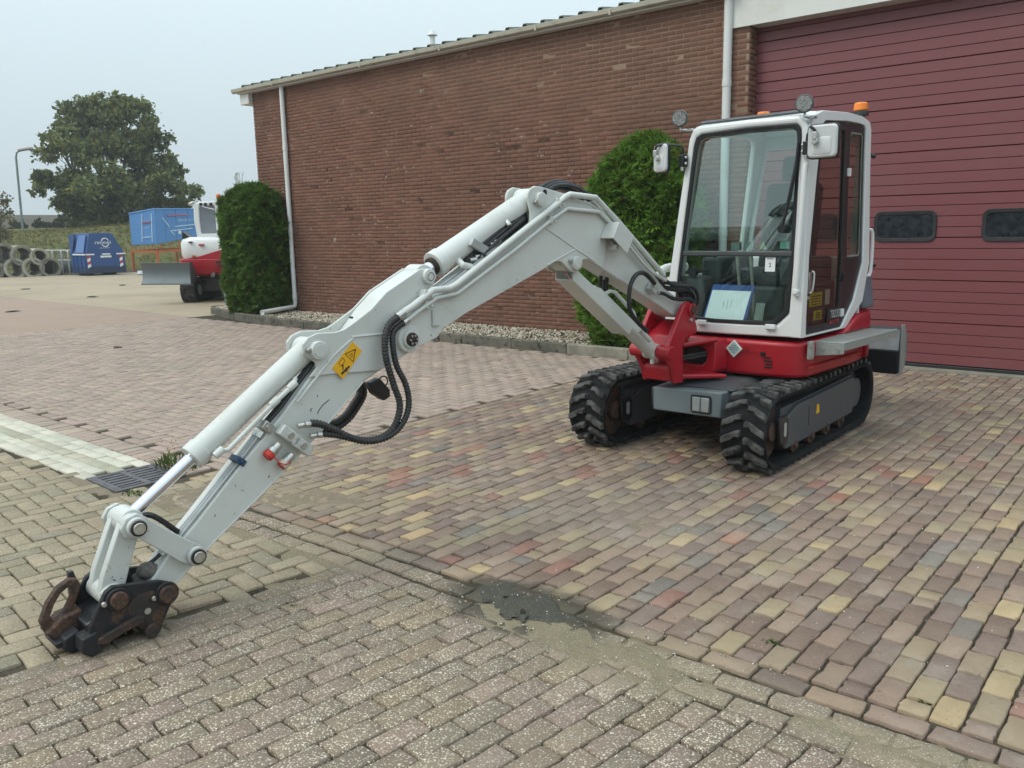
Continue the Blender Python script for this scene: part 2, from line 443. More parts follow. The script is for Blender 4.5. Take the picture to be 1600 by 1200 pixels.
# mixed clinker bricks in front of the workshop, rows running towards the wall
cl_pal = [(36, (.238, .170, .130)), (18, (.205, .150, .122)), (18, (.268, .198, .146)), (12, (.285, .222, .150)), (5, (.262, .145, .112)),
          (4, (.200, .172, .145)), (8, (.325, .252, .160)), (5, (.40, .30, .175)), (1, (.30, .16, .112))]
cl_far = [(36, (.252, .186, .143)), (16, (.222, .168, .136)), (20, (.282, .215, .162)), (12, (.292, .235, .165)), (3, (.262, .158, .122)), (4, (.21, .182, .152)), (5, (.325, .26, .168)), (2, (.395, .31, .175))]
rng = np.random.default_rng(5)
cl = []
px, pl = .103, .204
k = 0; x = -5.42
while x < 1.7:
    y = 2.935+(.5*pl if k % 2 == 0 else 0)
    if k % 2 == 0: cl.append((x, 2.935+pl*.21, math.pi/2, .46, None))
    while y+pl*.5 < 10.42:
        w_ = rng.random()
        if rng.random() < .035:
            cl.append((x, y+pl*.25+.002, math.pi/2, .47, None)); cl.append((x, y+pl*.74, math.pi/2, .47, None))
        else: cl.append((x+rng.normal(0, .0022), y+pl*.5, math.pi/2, 1.0+rng.normal(0, .012) if rng.random() < .3 else 1.0, cl_far if y > 6.2 else None))
        y += pl
    x += px; k += 1
x = -4.95
while x < 1.6:
    cl.append((x+.1, 2.875+.012*math.sin(x*2.1), rng.normal(0, .02), 1.0, warm([(30, (.29, .23, .205)), (20, (.255, .215, .195)), (10, (.33, .265, .215))], .82))); x += .207
p_cl = pavement('clinker_pavement'); pave(p_cl, cl, cl_pal, M['clinker'], 'brick', rng, .1965, .0945, .0036, .0030)
# concrete stones with exposed gravel, laid in rows
ag_pal = [(30, (.235, .180, .130)), (20, (.245, .182, .142)), (18, (.210, .168, .124)), (10, (.24, .18, .115)), (8, (.26, .185, .150))]
ag = []; an = rad(83.5); ca, sa = math.cos(an), math.sin(an)
for r in range(-30, 50):
    for q in range(-30, 30):
        u = q*.212+(.106 if r % 2 else 0)+.02*math.sin(r*1.7); v = r*.106
        x, y = -1.2+u*ca-v*sa, 1.2+u*sa+v*ca
        if r > 21 or x > 1.6 or y < .05: continue
        e = (2.555+.01*math.sin(r*2.3)-y)/sa                       # room left up to the border course
        if e > .105: ag.append((x, y, an, 1.0, None))
        elif e > -.055: lf = (e+.1025)/.205; ag.append((x-ca*(1-lf)*.1025, y-sa*(1-lf)*.1025, an, lf*.96, None))
for row, yy in enumerate((2.615, 2.722)):
    x = -4.92+.1*row
    while x < 1.6: ag.append((x, yy+(.02 if row else 0)+.008*math.sin(x*3), rng.normal(0, .015), 1.0, None)); x += .212
ag = [s for s in ag if clear(s[0], s[1], .1)]
p_ag = pavement('aggregate_pavement'); pave(p_ag, ag, ag_pal, M['aggregate'], 'paving_stone', rng, .2045, .0985, .0030, .004)
# herringbone fields
def herring(x0, x1, y0, y1, s, ang=0.0):
    out = []; nx = int((x1-x0)/s)+8; ny = int((y1-y0)/s)+8; ca, sa = math.cos(ang), math.sin(ang)
    cx, cy = (x0+x1)/2, (y0+y1)/2
    for j in range(-4, ny):
        for i in range(-4, nx):
            k = (i-j) % 4
            if k == 0: u, v, a = (i+1)*s, (j+.5)*s, 0.0
            elif k == 3: u, v, a = (i+.5)*s, (j+1)*s, math.pi/2
            else: continue
            x, y = cx-(x0+u), y0+v-cy; a = -a
            x, y = cx+x*ca-y*sa, cy+x*sa+y*ca
            if x0 < x < x1 and y0 < y < y1: out.append((x, y, a+ang, 1.0, None))
    return out
hg_pal = [(30, (.335, .302, .228)), (20, (.305, .282, .215)), (16, (.345, .305, .235)), (8, (.315, .262, .205)), (8, (.285, .272, .218))]
hg = []; v0 = 21*.106+.053
for (x, y, a, lf, ov) in herring(-11.5, -2.6, -.6, 3.4, .1065, rad(-6.5)):
    v = -(x+1.2)*sa+(y-1.2)*ca                                # distance across the rows
    lim = 2.455 if x < -5.45 else (2.95 if x < -5.02 else 2.56)
    if y > lim-.03 or y < .02 or v < v0: continue
    across = abs(math.sin(a-an)) > .7
    if across and v < v0+.1: d = (v0+.1-v)/2; hg.append((x-sa*d, y+ca*d, a, max(.3, 1-d/.1), ov)) if 1-d/.1 > .3 else None
    elif v > v0+.05: hg.append((x, y, a, lf, ov))
hg = [s for s in hg if clear(s[0], s[1], .08)]
p_hg = pavement('grey_herringbone_pavement'); pave(p_hg, hg, warm(hg_pal), M['fine_aggregate'], 'paving_stone', rng, .2045, .098, .0022, .0035)
hp_pal = [(30, (.375, .282, .238)), (20, (.350, .265, .228)), (18, (.395, .298, .250)), (10, (.36, .285, .232)), (6, (.325, .248, .210))]
hp = herring(-16.6, -5.5, 3.19, 9.24, .1065, 0.0)
x = -16.5
while x < -5.55: hp.append((x, 3.08, math.pi/2, .95, None)); x += .1065
hp = [s for s in hp if clear(s[0], s[1], .08)]
p_hp = pavement('pink_herringbone_pavement'); pave(p_hp, hp, [(w, (c[0]*.93, c[1]*.93, c[2]*.90)) for w, c in hp_pal], M['concrete_paver'], 'paving_stone', rng, .2025, .0955, .0015, .003)
# the pale strip of paving that runs to the drain
st = []; wh = [(20, (.55, .525, .43)), (15, (.50, .48, .39)), (8, (.58, .55, .46))]; dk = [(10, (.36, .335, .25)), (10, (.42, .385, .295)), (6, (.35, .29, .215))]
for row in range(5):
    x = -6.16-(.1 if row % 2 else 0)
    while x > -17: st.append((x, 2.505+row*.1035-(x+6.05)*.006, rng.normal(0, .012), 1.0, dk if row == 2 else wh)); x -= .2095
p_st = pavement('white_paved_strip'); pave(p_st, st, wh, M['concrete_paver'], 'paving_stone', rng, .2045, .0985, .0015, .003)

# ------------------------------------------------------------------ the yard behind: flat sheets, too far off for single stones
def sheet_mat(name, a, b, joint, s, amt):
    t = NT(name)
    br = t.n('ShaderNodeTexBrick'); br.inputs['Scale'].default_value = 1.0; br.inputs['Brick Width'].default_value = s; br.inputs['Row Height'].default_value = s/2
    br.inputs['Mortar Size'].default_value = .008; br.inputs['Color1'].default_value = (*a, 1); br.inputs['Color2'].default_value = (*b, 1); br.inputs['Mortar'].default_value = (*joint, 1)
    t.l(t.pos(), br.inputs['Vector'])
    c = t.mix(t.ramp(t.noise(.35, 6, .7), .42, .72, 0, amt), br.outputs['Color'], tuple(v*.62 for v in a))
    c = t.mix(t.ramp(t.noise(2.2, 6, .7), .58, .72, 0, .5), c, tuple(v*.55 for v in a))
    c = t.mix(t.ramp(t.noise(30, 4, .7), .4, .7, 0, .35), c, tuple(min(1, v*1.25) for v in b))
    t.bsdf(c, .85, 0, t.bump(t.noise(40, 4), .3, .004), .3); return t.m
def sheet(name, pts, z, mat):
    m = MB(); m.add([(x, y, z) for x, y in pts], [tuple(range(len(pts)))])
    o = bpy.data.objects.new(name, m.mesh(name, mat, (0, 0, 0), 0)); COL.objects.link(o); tag(o, kind='structure'); return o
sheet('red_paving', [(-16.62, 1.0), (-16.62, 9.3), (-28.4, 9.75), (-75, 10.5), (-75, -6), (-16.62, -2)], -.004, sheet_mat('red_paving', (.315, .225, .172), (.335, .242, .187), (.20, .15, .115), .21, .45))
sheet('concrete_yard', [(-16.62, 9.308), (-16.62, 24), (-15, 60), (-40, 60), (-41, 26), (-41, 18), (-43.5, 15.8), (-60, 14), (-75, 10.6), (-28.4, 9.758)], -.0035, sheet_mat('concrete_yard', (.325, .262, .182), (.345, .280, .197), (.24, .19, .135), 2.0, .6))
# ------------------------------------------------------------------ terrain beyond the yard
def smooth(a, b, x):
    t = max(0.0, min(1.0, (x-a)/(b-a))); return t*t*(3-2*t)
def bank_h(x, y):
    s = -x*.93+y*.37
    n = math.sin(x*.61+y*.33)*.12+math.sin(x*.23-y*.71+1)*.16
    return -.2+2.5*smooth(48.5, 61, s)+n*smooth(48, 54, s)-.9*smooth(63, 68, s)
def field_h(x, y):
    s = -x*.93+y*.37
    return -1.0+1.9*smooth(62, 70, s)+3.6*smooth(70, 125, s)+.25*math.sin(x*.05+y*.04)
def grid_mesh(name, xs, ys, hf, mat):
    m = MB(); v = [(x, y, hf(x, y)) for y in ys for x in xs]; n = len(xs)
    f = [(j*n+i, j*n+i+1, (j+1)*n+i+1, (j+1)*n+i) for j in range(len(ys)-1) for i in range(n-1)]
    m.add(v, f); o = bpy.data.objects.new(name, m.mesh(name, mat, (0, 0, 0), 180)); COL.objects.link(o); tag(o, kind='structure'); return o
def grass_mat(name, a, b, c3, s):
    t = NT(name); n = t.noise(s, 6, .7); f = t.noise(s*9, 4, .7)
    c = t.mix(t.ramp(n, .35, .65), a, b); c = t.mix(t.ramp(f, .45, .7, 0, .7), c, c3)
    t.bsdf(c, .95, 0, t.bump(f, 1.0, .05), .1); return t.m
M['bank'] = grass_mat('rough_grass', (.085, .098, .032), (.13, .125, .050), (.15, .13, .065), .5)
M['field'] = grass_mat('ploughed_field', (.085, .075, .058), (.10, .088, .068), (.07, .062, .05), .15)
grid_mesh('grass_bank', [-75+i*.9 for i in range(46)], [2+i*.9 for i in range(66)], bank_h, M['bank'])
grid_mesh('field', [-420+i*6 for i in range(64)], [-60+i*6 for i in range(62)], field_h, M['field'])
# tufts of rough grass on the bank
V = []; F = []; T = []
for i in range(9000):
    x = -60+RNG.random()*18; y = 12+RNG.random()*26; s = -x*.93+y*.37
    if s < 46.6 or s > 62: continue
    z = bank_h(x, y)-.03; k = 5
    vv = []; ff = []
    for b in range(k):
        a = RNG.random()*6.28; h = .05+RNG.random()*.16; w = .02; dx, dy = math.cos(a), math.sin(a)
        o = len(vv); ln = .10+RNG.random()*.14
        vv += [(x-dy*w, y+dx*w, z), (x+dy*w, y-dx*w, z), (x+dx*ln, y+dy*ln, z+h)]; ff.append([o, o+1, o+2])
    c = np.array((.12, .125, .042))*(.7+.6*RNG.random()); c[0] *= .9+.6*RNG.random()
    V.append(np.array(vv)); F.append(ff); T.append(tuple(c))
def tint_mat(name, rough=.8, trans=.0, var=.25, scale=3.0, spec=.2):
    t = NT(name); at = t.n('ShaderNodeAttribute'); at.attribute_name = 'tint'
    c = t.mix(t.ramp(t.noise(scale, 4), .3, .7, 0, var), at.outputs['Color'], t.mix(1.0, at.outputs['Color'], (.5, .5, .45), 'MULTIPLY'))
    b = t.bsdf(c, rough, 0, None, spec)
    if trans:
        tl = t.n('ShaderNodeBsdfTranslucent'); t.l(c, tl.inputs[0]); ms = t.n('ShaderNodeMixShader'); ms.inputs[0].default_value = trans
        t.l(b.outputs[0], ms.inputs[1]); t.l(tl.outputs[0], ms.inputs[2]); t.l(ms.outputs[0], t.out.inputs[0])
    return t.m
M['leaf'] = tint_mat('leaves', .7, .4)
M['pebble'] = tint_mat('pebbles', .75, 0, .2, 40)
o = bpy.data.objects.new('grass_tufts', fast_mesh('grass_tufts', V, F, T, M['leaf'])); COL.objects.link(o); tag(o, kind='stuff')

# ------------------------------------------------------------------ the brick workshop
def brick_mat():
    t = NT('wall_brick'); at = t.n('ShaderNodeAttribute'); at.attribute_name = 'tint'; c = at.outputs['Color']
    c = t.mix(t.ramp(t.noise(.55, 6, .7), .40, .66, 0, .42), c, (.118, .069, .051))
    c = t.mix(t.ramp(t.noise(24, 5, .7), .45, .7, 0, .3), c, (.17, .098, .074))
    c = t.mix(t.ramp(t.noise(70, 2, .5), .72, .78, 0, .5), c, (.40, .34, .27))
    t.bsdf(c, .88, 0, t.bump(t.noise(60, 4, .65), .35, .004), .25); return t.m
def mortar_mat():
    t = NT('mortar'); n = t.noise(.9, 5, .65)
    s = t.n('ShaderNodeSeparateXYZ'); t.l(t.pos(), s.inputs[0])
    dirty = t.ramp(t.math('ADD', t.math('ADD', s.outputs['Z'], t.math('MULTIPLY', s.outputs['X'], .16)), t.math('MULTIPLY', n, 1.8)), 2.5, 3.9, 1, 0)
    c = t.mix(dirty, (.30, .215, .155), t.mix(t.ramp(t.noise(1.9, 4, .7), .40, .62), (.070, .042, .032), (.158, .086, .062)))
    c = t.mix(t.math('MULTIPLY', t.ramp(t.noise(7, 3), .63, .70), dirty), c, (.36, .32, .26))
    t.bsdf(c, .95, 0, t.bump(t.noise(90, 3), .5, .003), .1); return t.m
M['wall_brick'] = brick_mat(); M['mortar'] = mortar_mat()
M['white_plastic'] = paint('white_plastic', (.68, .69, .67), .4, (.36, .34, .27), .35, dscale=2.0)
M['cream_gutter'] = paint('weathered_gutter', (.46, .43, .35), .6, (.16, .155, .10), .75, dscale=5.0)
M['white_board'] = paint('white_board', (.70, .70, .66), .45, (.42, .40, .33), .35, dscale=1.5)
M['door_maroon'] = paint('maroon_door_panel', (.185, .052, .058), .5, (.17, .09, .085), .35, dscale=.9)
M['rubber'] = plain('black_rubber', (.018, .018, .019), .55, 0, .3, 20)
M['roof'] = plain('mossy_fibre_cement_roof', (.13, .15, .12), .85, 0, .35, 3)
WY, DY = 10.40, 10.60
B = empty('brick_building', (-10, WY, 0)); tag(B, 'low red brick workshop with white gutter and wide maroon sectional door', 'building')
m = MB(); m.box2((-15.46, WY-.0095, -.05), (-4.80, WY+.30, 4.52)); m.box2((-4.802, WY-.0095, -.05), (-4.797, DY+.25, 4.52))
m.box2((-15.46, WY+.30, -.05), (-15.2, 24, 4.52)); m.box2((-15.2, 23.7, -.05), (6, 24, 4.52)); m.box2((1.5, WY-.0095, -.05), (6, WY+.3, 4.52)); m.box2((5.7, WY+.3, -.05), (6, 23.7, 4.52))
m.box2((-4.80, WY+.05, 4.12), (1.5, WY+.30, 4.52))
wall = m.build('wall', M['mortar'], B)
br_pal = [(30, (.190, .093, .064)), (22, (.182, .090, .063)), (16, (.198, .097, .068)), (10, (.174, .088, .063)), (5, (.202, .104, .071)), (3, (.184, .088, .063))]
def brick_tpl(L, H, rng, d=.012, ch=.0012):
    x, z = L/2, H/2
    j = lambda: rng.normal(0, .0012)
    a = [(-x+j(), .03, -z+j()), (x+j(), .03, -z+j()), (x+j(), .03, z+j()), (-x+j(), .03, z+j())]
    b = [(p[0], -d+ch, p[2]) for p in a]
    c = [(p[0]*(1-2*ch/L), -d+rng.normal(0, .0006), p[2]*(1-2*ch/H)) for p in a]
    f = [[0, 1, 5, 4], [1, 2, 6, 5], [2, 3, 7, 6], [3, 0, 4, 7], [4, 5, 9, 8], [5, 6, 10, 9], [6, 7, 11, 10], [7, 4, 8, 11], [8, 9, 10, 11]]
    return np.array(a+b+c), f
rngb = np.random.default_rng(21)
tb = [brick_tpl(.209, .052, rngb) for _ in range(8)]; th = [brick_tpl(.099, .052, rngb) for _ in range(4)]
bricks = []
for r in range(72):
    z = .03+r*.0625+.031
    if z > 4.50: break
    off = -.0 if r % 2 else .11
    x = -15.5+off-.11
    while x < -4.80:
        x0, x1 = max(x, -15.49), min(x+.21, -4.795)
        if x1-x0 > .15: bricks.append(((x0+x1)/2, z, (x1-x0)/.209, 0))
        elif x1-x0 > .05: bricks.append(((x0+x1)/2, z, (x1-x0)/.099, 1))
        x += .22
bricks.sort(key=lambda b: (b[0]+4.8)**2+(b[1]-2.6)**2*1.2)
shared = {}; V = []; F = []; T = []; ni = 0
for (x, z, lf, hd) in bricks:
    ci, col = pick(br_pal, rngb)
    dy = rngb.normal(0, .0012)
    vis = x < -5.0 or z > 2.4
    if ni < 290 and vis and .97 < lf < 1.03:
        key = (ci, hd, int(rngb.integers(0, 3)))
        if key not in shared:
            v, f = (th if hd else tb)[int(rngb.integers(0, 4))]; shared[key] = fast_mesh('brick', [v], [f], [col], M['wall_brick'])
        o = bpy.data.objects.new('brick', shared[key]); COL.objects.link(o); o.parent = wall
        o.location = Vector((x, WY+dy, z))-world_loc(wall); o.rotation_euler = (0, rngb.normal(0, .004), 0); ni += 1
    else:
        v, f = (th if hd else tb)[int(rngb.integers(0, 4))]
        V.append(v*np.array([lf, 1, 1])+np.array([x, WY+dy, z])); F.append(f); T.append(col)
# the reveal beside the door: headers and half bricks turned round the corner
for r in range(66):
    z = .03+r*.0625+.031
    if z > 4.12: break
    for k in range(2 if r % 2 else 1):
        v, f = (th if r % 2 else tb)[int(rngb.integers(0, 4))]
        w = .099 if r % 2 else .209
        yy = WY+.004+(w/2+k*.105 if r % 2 else .1)
        vv = np.stack([-4.797-v[:, 1]*1.0, yy+v[:, 0]*(.95 if r % 2 else .93), z+v[:, 2]], 1)
        V.append(vv); F.append(f); T.append(pick(br_pal, rngb)[1])
V = [v-np.array(world_loc(wall)) for v in V]
o = bpy.data.objects.new('brickwork', fast_mesh('brickwork', V, F, T, M['wall_brick'])); COL.objects.link(o); o.parent = wall; tag(o, kind='stuff')
# eaves: soffit, gutter in lengths with joints, corrugated roof
m = MB(); m.box2((-15.82, WY-.15, 4.505), (-5.12, WY-.014, 4.53)); m.build('soffit', M['white_board'], B)
gs = [-15.92, -14.5, -11.9, -9.95, -8.0, -6.72, -5.0]
for a, b in zip(gs[:-1], gs[1:]):
    m = MB(); prof = [(.0, .075), (-.012, .0), (-.05, -.022), (-.085, -.022), (-.118, .0), (-.128, .056), (-.120, .060), (-.108, .004), (-.08, -.010), (-.05, -.010), (-.02, .004), (-.008, .075)]
    m.prism([(a+.004, WY-.10+p[0], 4.545+p[1]) for p in prof], [(b-.004, WY-.10+p[0], 4.545+p[1]) for p in prof]); gt = m.build('gutter', M['cream_gutter'], B)
    m = MB(); m.box2((b-.014, WY-.234, 4.516), (b+.014, WY-.095, 4.590)); m.build('gutter_bracket', M['cream_gutter'], B)
m = MB(); prof = []; x = -15.85
while x < 6.2: prof += [(x, 0), (x+.23, 0), (x+.25, .05), (x+.31, .05), (x+.333, 0)]; x += .333
a = [(p[0], WY-.17, 4.610+p[1]) for p in prof]; b = [(p[0], 17.2, 5.75+p[1]) for p in prof]; n = len(a)
m.add(a+b, [(i, i+1, n+i+1, n+i) for i in range(n-1)]); m.add([(p[0], p[1], p[2]-.012) for p in a+b], [(i, i+1, n+i+1, n+i) for i in range(n-1)])
m.add([(p[0], p[1], p[2]) for p in a]+[(p[0], p[1], p[2]-.012) for p in a], [(i, i+1, n+i+1, n+i) for i in range(n-1)])
b2 = [(p[0], 24.2, 4.625+p[1]) for p in prof]; m.add(b+b2, [(i, i+1, n+i+1, n+i) for i in range(n-1)])
roof = m.build('roof', M['roof'], B, fix=False)
m = MB(); m.cyl((-12.1, 12.2, 5.0), (-12.1, 12.2, 5.42), .05); m.cyl((-12.1, 12.2, 5.38), (-12.1, 12.2, 5.46), .10, .06); m.build('vent', M['white_plastic'], roof)
m = MB(); m.box2((-15.80, WY-.10, 4.30), (-15.50, WY+.25, 4.50)); m.build('eaves_box', M['white_board'], B, .006)
# downpipes
def downpipe(x, pts, r, sock):
    m = MB(); m.tube(pts, r, 16); o = m.build('downpipe', M['white_plastic'], B)
    for z in sock:
        m = MB(); m.cyl((x, WY-.07, z-.045), (x, WY-.07, z+.045), r+.006, None, 16); m.build('pipe_socket', M['white_plastic'], o, .002)
        m = MB(); m.box2((x-.012, WY-.07, z+.06), (x+.012, WY+.0, z+.085)); m.build('bracket', M['white_plastic'], o)
    return o
dl = downpipe(-14.41, [(-14.41, WY-.07, 4.53), (-14.41, WY-.07, .30), (-14.405, WY-.09, .25), (-14.40, WY-.14, .235), (-14.2, 9.42, .205)], .046, (3.35, 1.75, .42))
m = MB(); m.pipe((-14.2, 9.42, .205), (-14.195, 9.40, .204), .050, .042); m.build('pipe_mouth', M['white_plastic'], dl)
downpipe(-5.06, [(-5.06, WY-.07, 4.6), (-5.06, WY-.07, .1)], .054, (3.46, 1.6))
# white board over the door, the lintel soffit, the sectional door
m = MB(); m.box2((-5.135, WY-.045, 4.105), (1.7, WY-.012, 4.62)); m.build('lintel_board', M['white_board'], B, .003)
m = MB(); m.box2((-4.78, WY-.010, 4.108), (1.5, DY+.05, 4.13)); m.build('lintel_soffit', M['white_board'], B)
DX0, DX1 = -4.79, 1.49
door = empty('garage_door', (-2, DY, 0)); door.parent = B; door.location = Vector((-2, DY, 0))-world_loc(B)
# panels: every section is four ribs high
ph = .1212; zb = .052; k = 0; z = zb; zs = []
while z < 4.16: zs.append(z); z += ph
def door_panel(z0, gap, win=False):
    m = MB(); g_ = gap
    prof = [(0.02, z0), (0.0, z0+.003+g_), (-.008, z0+.005+g_), (-.008, z0+ph-.006), (0.0, z0+ph-.0015), (.02, z0+ph)]
    a = [(DX0+.004, DY+p[0], p[1]) for p in prof]; b = [(DX1, DY+p[0], p[1]) for p in prof]
    m.prism(a, b); return m.build('panel', M['door_maroon'], door, fix=True)
for i, z in enumerate(zs): door_panel(z, .006 if i % 4 == 0 else 0.0)
m = MB(); m.box2((DX0+.004, DY-.02, .004), (DX1, DY+.03, zb-.002)); m.build('bottom_seal', M['rubber'], door, .006)
M['dark_glass'] = plain('dark_acrylic', (.022, .026, .032), .12, 0, .5, 14, .02)
def rrect(cx, cz, w, h, r, n=5):
    pts = []
    for qx, qz, a0 in ((1, 1, 0), (-1, 1, 90), (-1, -1, 180), (1, -1, 270)):
        for k in range(n+1):
            a = rad(a0+90*k/n); pts.append((cx+qx*(w/2-r)+r*math.cos(a), cz+qz*(h/2-r)+r*math.sin(a)))
    return pts
for wx in (-4.03, -2.905, -1.76, -.62, .52):
    o_ = rrect(wx, 1.640, .685, .352, .085); i_ = rrect(wx, 1.640, .60, .262, .05)
    m = MB(); m.ring([(p[0], DY-.026, p[1]) for p in o_], [(p[0], DY-.022, p[1]) for p in i_], [(p[0], DY-.008, p[1]) for p in o_], [(p[0], DY-.008, p[1]) for p in i_]); w = m.build('window', M['rubber'], door, .004)
    m = MB(); m.prism([(p[0], DY-.0145, p[1]) for p in i_], [(p[0], DY-.009, p[1]) for p in i_]); m.build('pane', M['dark_glass'], door)
m = MB(); m.box2((DX0, WY+.012, -.03), (1.5, DY+.2, .012)); sl = m.build('threshold', plain('threshold_concrete', (.24, .225, .18), .9), B)
# ------------------------------------------------------------------ kerb and gravel bed
def kerb_mat():
    t = NT('mossy_kerb'); n = t.noise(5, 6, .7)
    c = t.mix(t.ramp(n, .38, .62), (.165, .150, .120), (.105, .10, .085)); c = t.mix(t.ramp(t.noise(11, 5, .7), .54, .64), c, (.035, .036, .026))
    c = t.mix(t.ramp(t.noise(3, 4), .58, .7, 0, .6), c, (.07, .085, .035)); t.bsdf(c, .9, 0, t.bump(t.noise(50, 4), .5, .005), .2); return t.m
M['kerb'] = kerb_mat(); M['kerb_light'] = plain('kerb_concrete', (.235, .215, .17), .9, 0, .2, 8, .3)
K = empty('kerb', (-10, 9.33, 0)); tag(K, 'mossy low concrete kerb that edges the gravel bed along the brick wall', 'kerb')
path = [Vector((-4.85, 9.33, 0)), Vector((-13.75, 9.35, 0)), Vector((-15.4, 9.58, 0)), Vector((-17.0, 10.02, 0)), Vector((-17.35, 10.6, 0)), Vector((-17.35, 13, 0))]
for a, b in zip(path[:-1], path[1:]):
    L = (b-a).length; n = max(1, round(L/.99)); d = (b-a)/n
    for i in range(n):
        p = a+d*(i+.5); ang = math.atan2(d.y, d.x); R = Matrix.Rotation(ang+RNG.normal(0, .006), 3, 'Z')@Matrix.Rotation(RNG.normal(0, .006), 3, 'X')
        m = MB(); m.box((p.x, p.y, .035+RNG.normal(0, .003)), (d.length-.008, .105, .20), R)
        m.build('kerb_stone', M['kerb_light'] if -6.9 < p.x < -5.2 else M['kerb'], K, .014)
def bed_h(x, y): return .085+.05*smooth(9.4, 10.4, y)+.006*math.sin(x*7)*math.sin(y*9)
m = MB(); xs = [-17.3+i*.25 for i in range(51)]; ys = [9.385+i*.17 for i in range(7)]
def ky(x): return 9.385 if x > -13.75 else (9.385+(-13.75-x)*.14 if x > -15.4 else 9.62+(-15.4-x)*.27)
v = []
for j in range(7):
    for x in xs: yy = ky(x)+(10.42-ky(x))*j/6; v.append((x, yy, bed_h(x, yy)))
m.add(v, [(j*51+i, j*51+i+1, (j+1)*51+i+1, (j+1)*51+i) for j in range(6) for i in range(50)])
o = bpy.data.objects.new('gravel_bed', m.mesh('gravel_bed', M['soil'], (0, 0, 0), 180)); COL.objects.link(o); tag(o, kind='structure')
ico = []; t_ = (1+5**.5)/2
ICO = np.array([(-1, t_, 0), (1, t_, 0), (-1, -t_, 0), (1, -t_, 0), (0, -1, t_), (0, 1, t_), (0, -1, -t_), (0, 1, -t_), (t_, 0, -1), (t_, 0, 1), (-t_, 0, -1), (-t_, 0, 1)], float); ICO /= np.linalg.norm(ICO[0])
ICOF = [[0, 11, 5], [0, 5, 1], [0, 1, 7], [0, 7, 10], [0, 10, 11], [1, 5, 9], [5, 11, 4], [11, 10, 2], [10, 7, 6], [7, 1, 8], [3, 9, 4], [3, 4, 2], [3, 2, 6], [3, 6, 8], [3, 8, 9], [4, 9, 5], [2, 4, 11], [6, 2, 10], [8, 6, 7], [9, 8, 1]]
def rand_rot(rng):
    q = rng.normal(size=4); q /= np.linalg.norm(q); w, x, y, z = q
    return np.array([[1-2*(y*y+z*z), 2*(x*y-z*w), 2*(x*z+y*w)], [2*(x*y+z*w), 1-2*(x*x+z*z), 2*(y*z-x*w)], [2*(x*z-y*w), 2*(y*z+x*w), 1-2*(x*x+y*y)]])
def pebbles(name, spots, smin, smax, pal, rng):
    V = []; F = []; T = []
    for (x, y, z) in spots:
        s = smin+(smax-smin)*rng.random()**1.6; sh = ICO*(1+rng.normal(0, .08, (12, 1)))*np.array([s, s*(.6+.3*rng.random()), s*(.45+.3*rng.random())])
        V.append(sh@rand_rot(rng).T+np.array([x, y, z])); F.append(ICOF); T.append(pick(pal, rng)[1])
    o = bpy.data.objects.new(name, fast_mesh(name, V, F, T, M['pebble'], True)); COL.objects.link(o); tag(o, kind='stuff'); return o
rp = np.random.default_rng(3); sp = []
for i in range(9500):
    x = -17+12.2*rp.random(); y = ky(x)+.01+(10.40-ky(x))*rp.random(); sp.append((x, y, bed_h(x, y)+.004+.012*rp.random()))
pb_pal = [(20, (.50, .44, .34)), (15, (.58, .54, .45)), (10, (.38, .30, .21)), (8, (.30, .26, .21)), (5, (.44, .33, .22)), (4, (.64, .62, .57))]
pebbles('gravel', sp, .012, .026, pb_pal, rp)
# ------------------------------------------------------------------ conifers
def spray(rng, L):
    """a small flat fan of scale leaves: a few narrow pointed blades"""
    v = []; f = []
    for b in range(6):
        a = rad(-52+104*b/5+rng.normal(0, 7)); l = L*(1-.35*abs(b-2.5)/2.5)*(.8+.4*rng.random()); w = L*.105
        d = np.array([math.cos(a), math.sin(a), 0]); n = np.array([-d[1], d[0], 0]); dz = rng.normal(0, .06)*L
        o = len(v); v += [tuple(-n*w*.4), tuple(d*l*.55+n*w+[0, 0, dz*.5]), tuple(d*l+[0, 0, dz-.12*L]), tuple(d*l*.5-n*w+[0, 0, dz*.5])]; f.append([o, o+1, o+2, o+3])
    return np.array(v, float), f
def look_rot(d, roll):
    d = d/np.linalg.norm(d); up = np.array([0, 0, 1.0]); s = np.cross(up, d); s = s/(np.linalg.norm(s)+1e-9); u = np.cross(d, s)
    s2 = s*math.cos(roll)+u*math.sin(roll); u2 = np.cross(d, s2)
    return np.stack([d, s2, u2], 1)
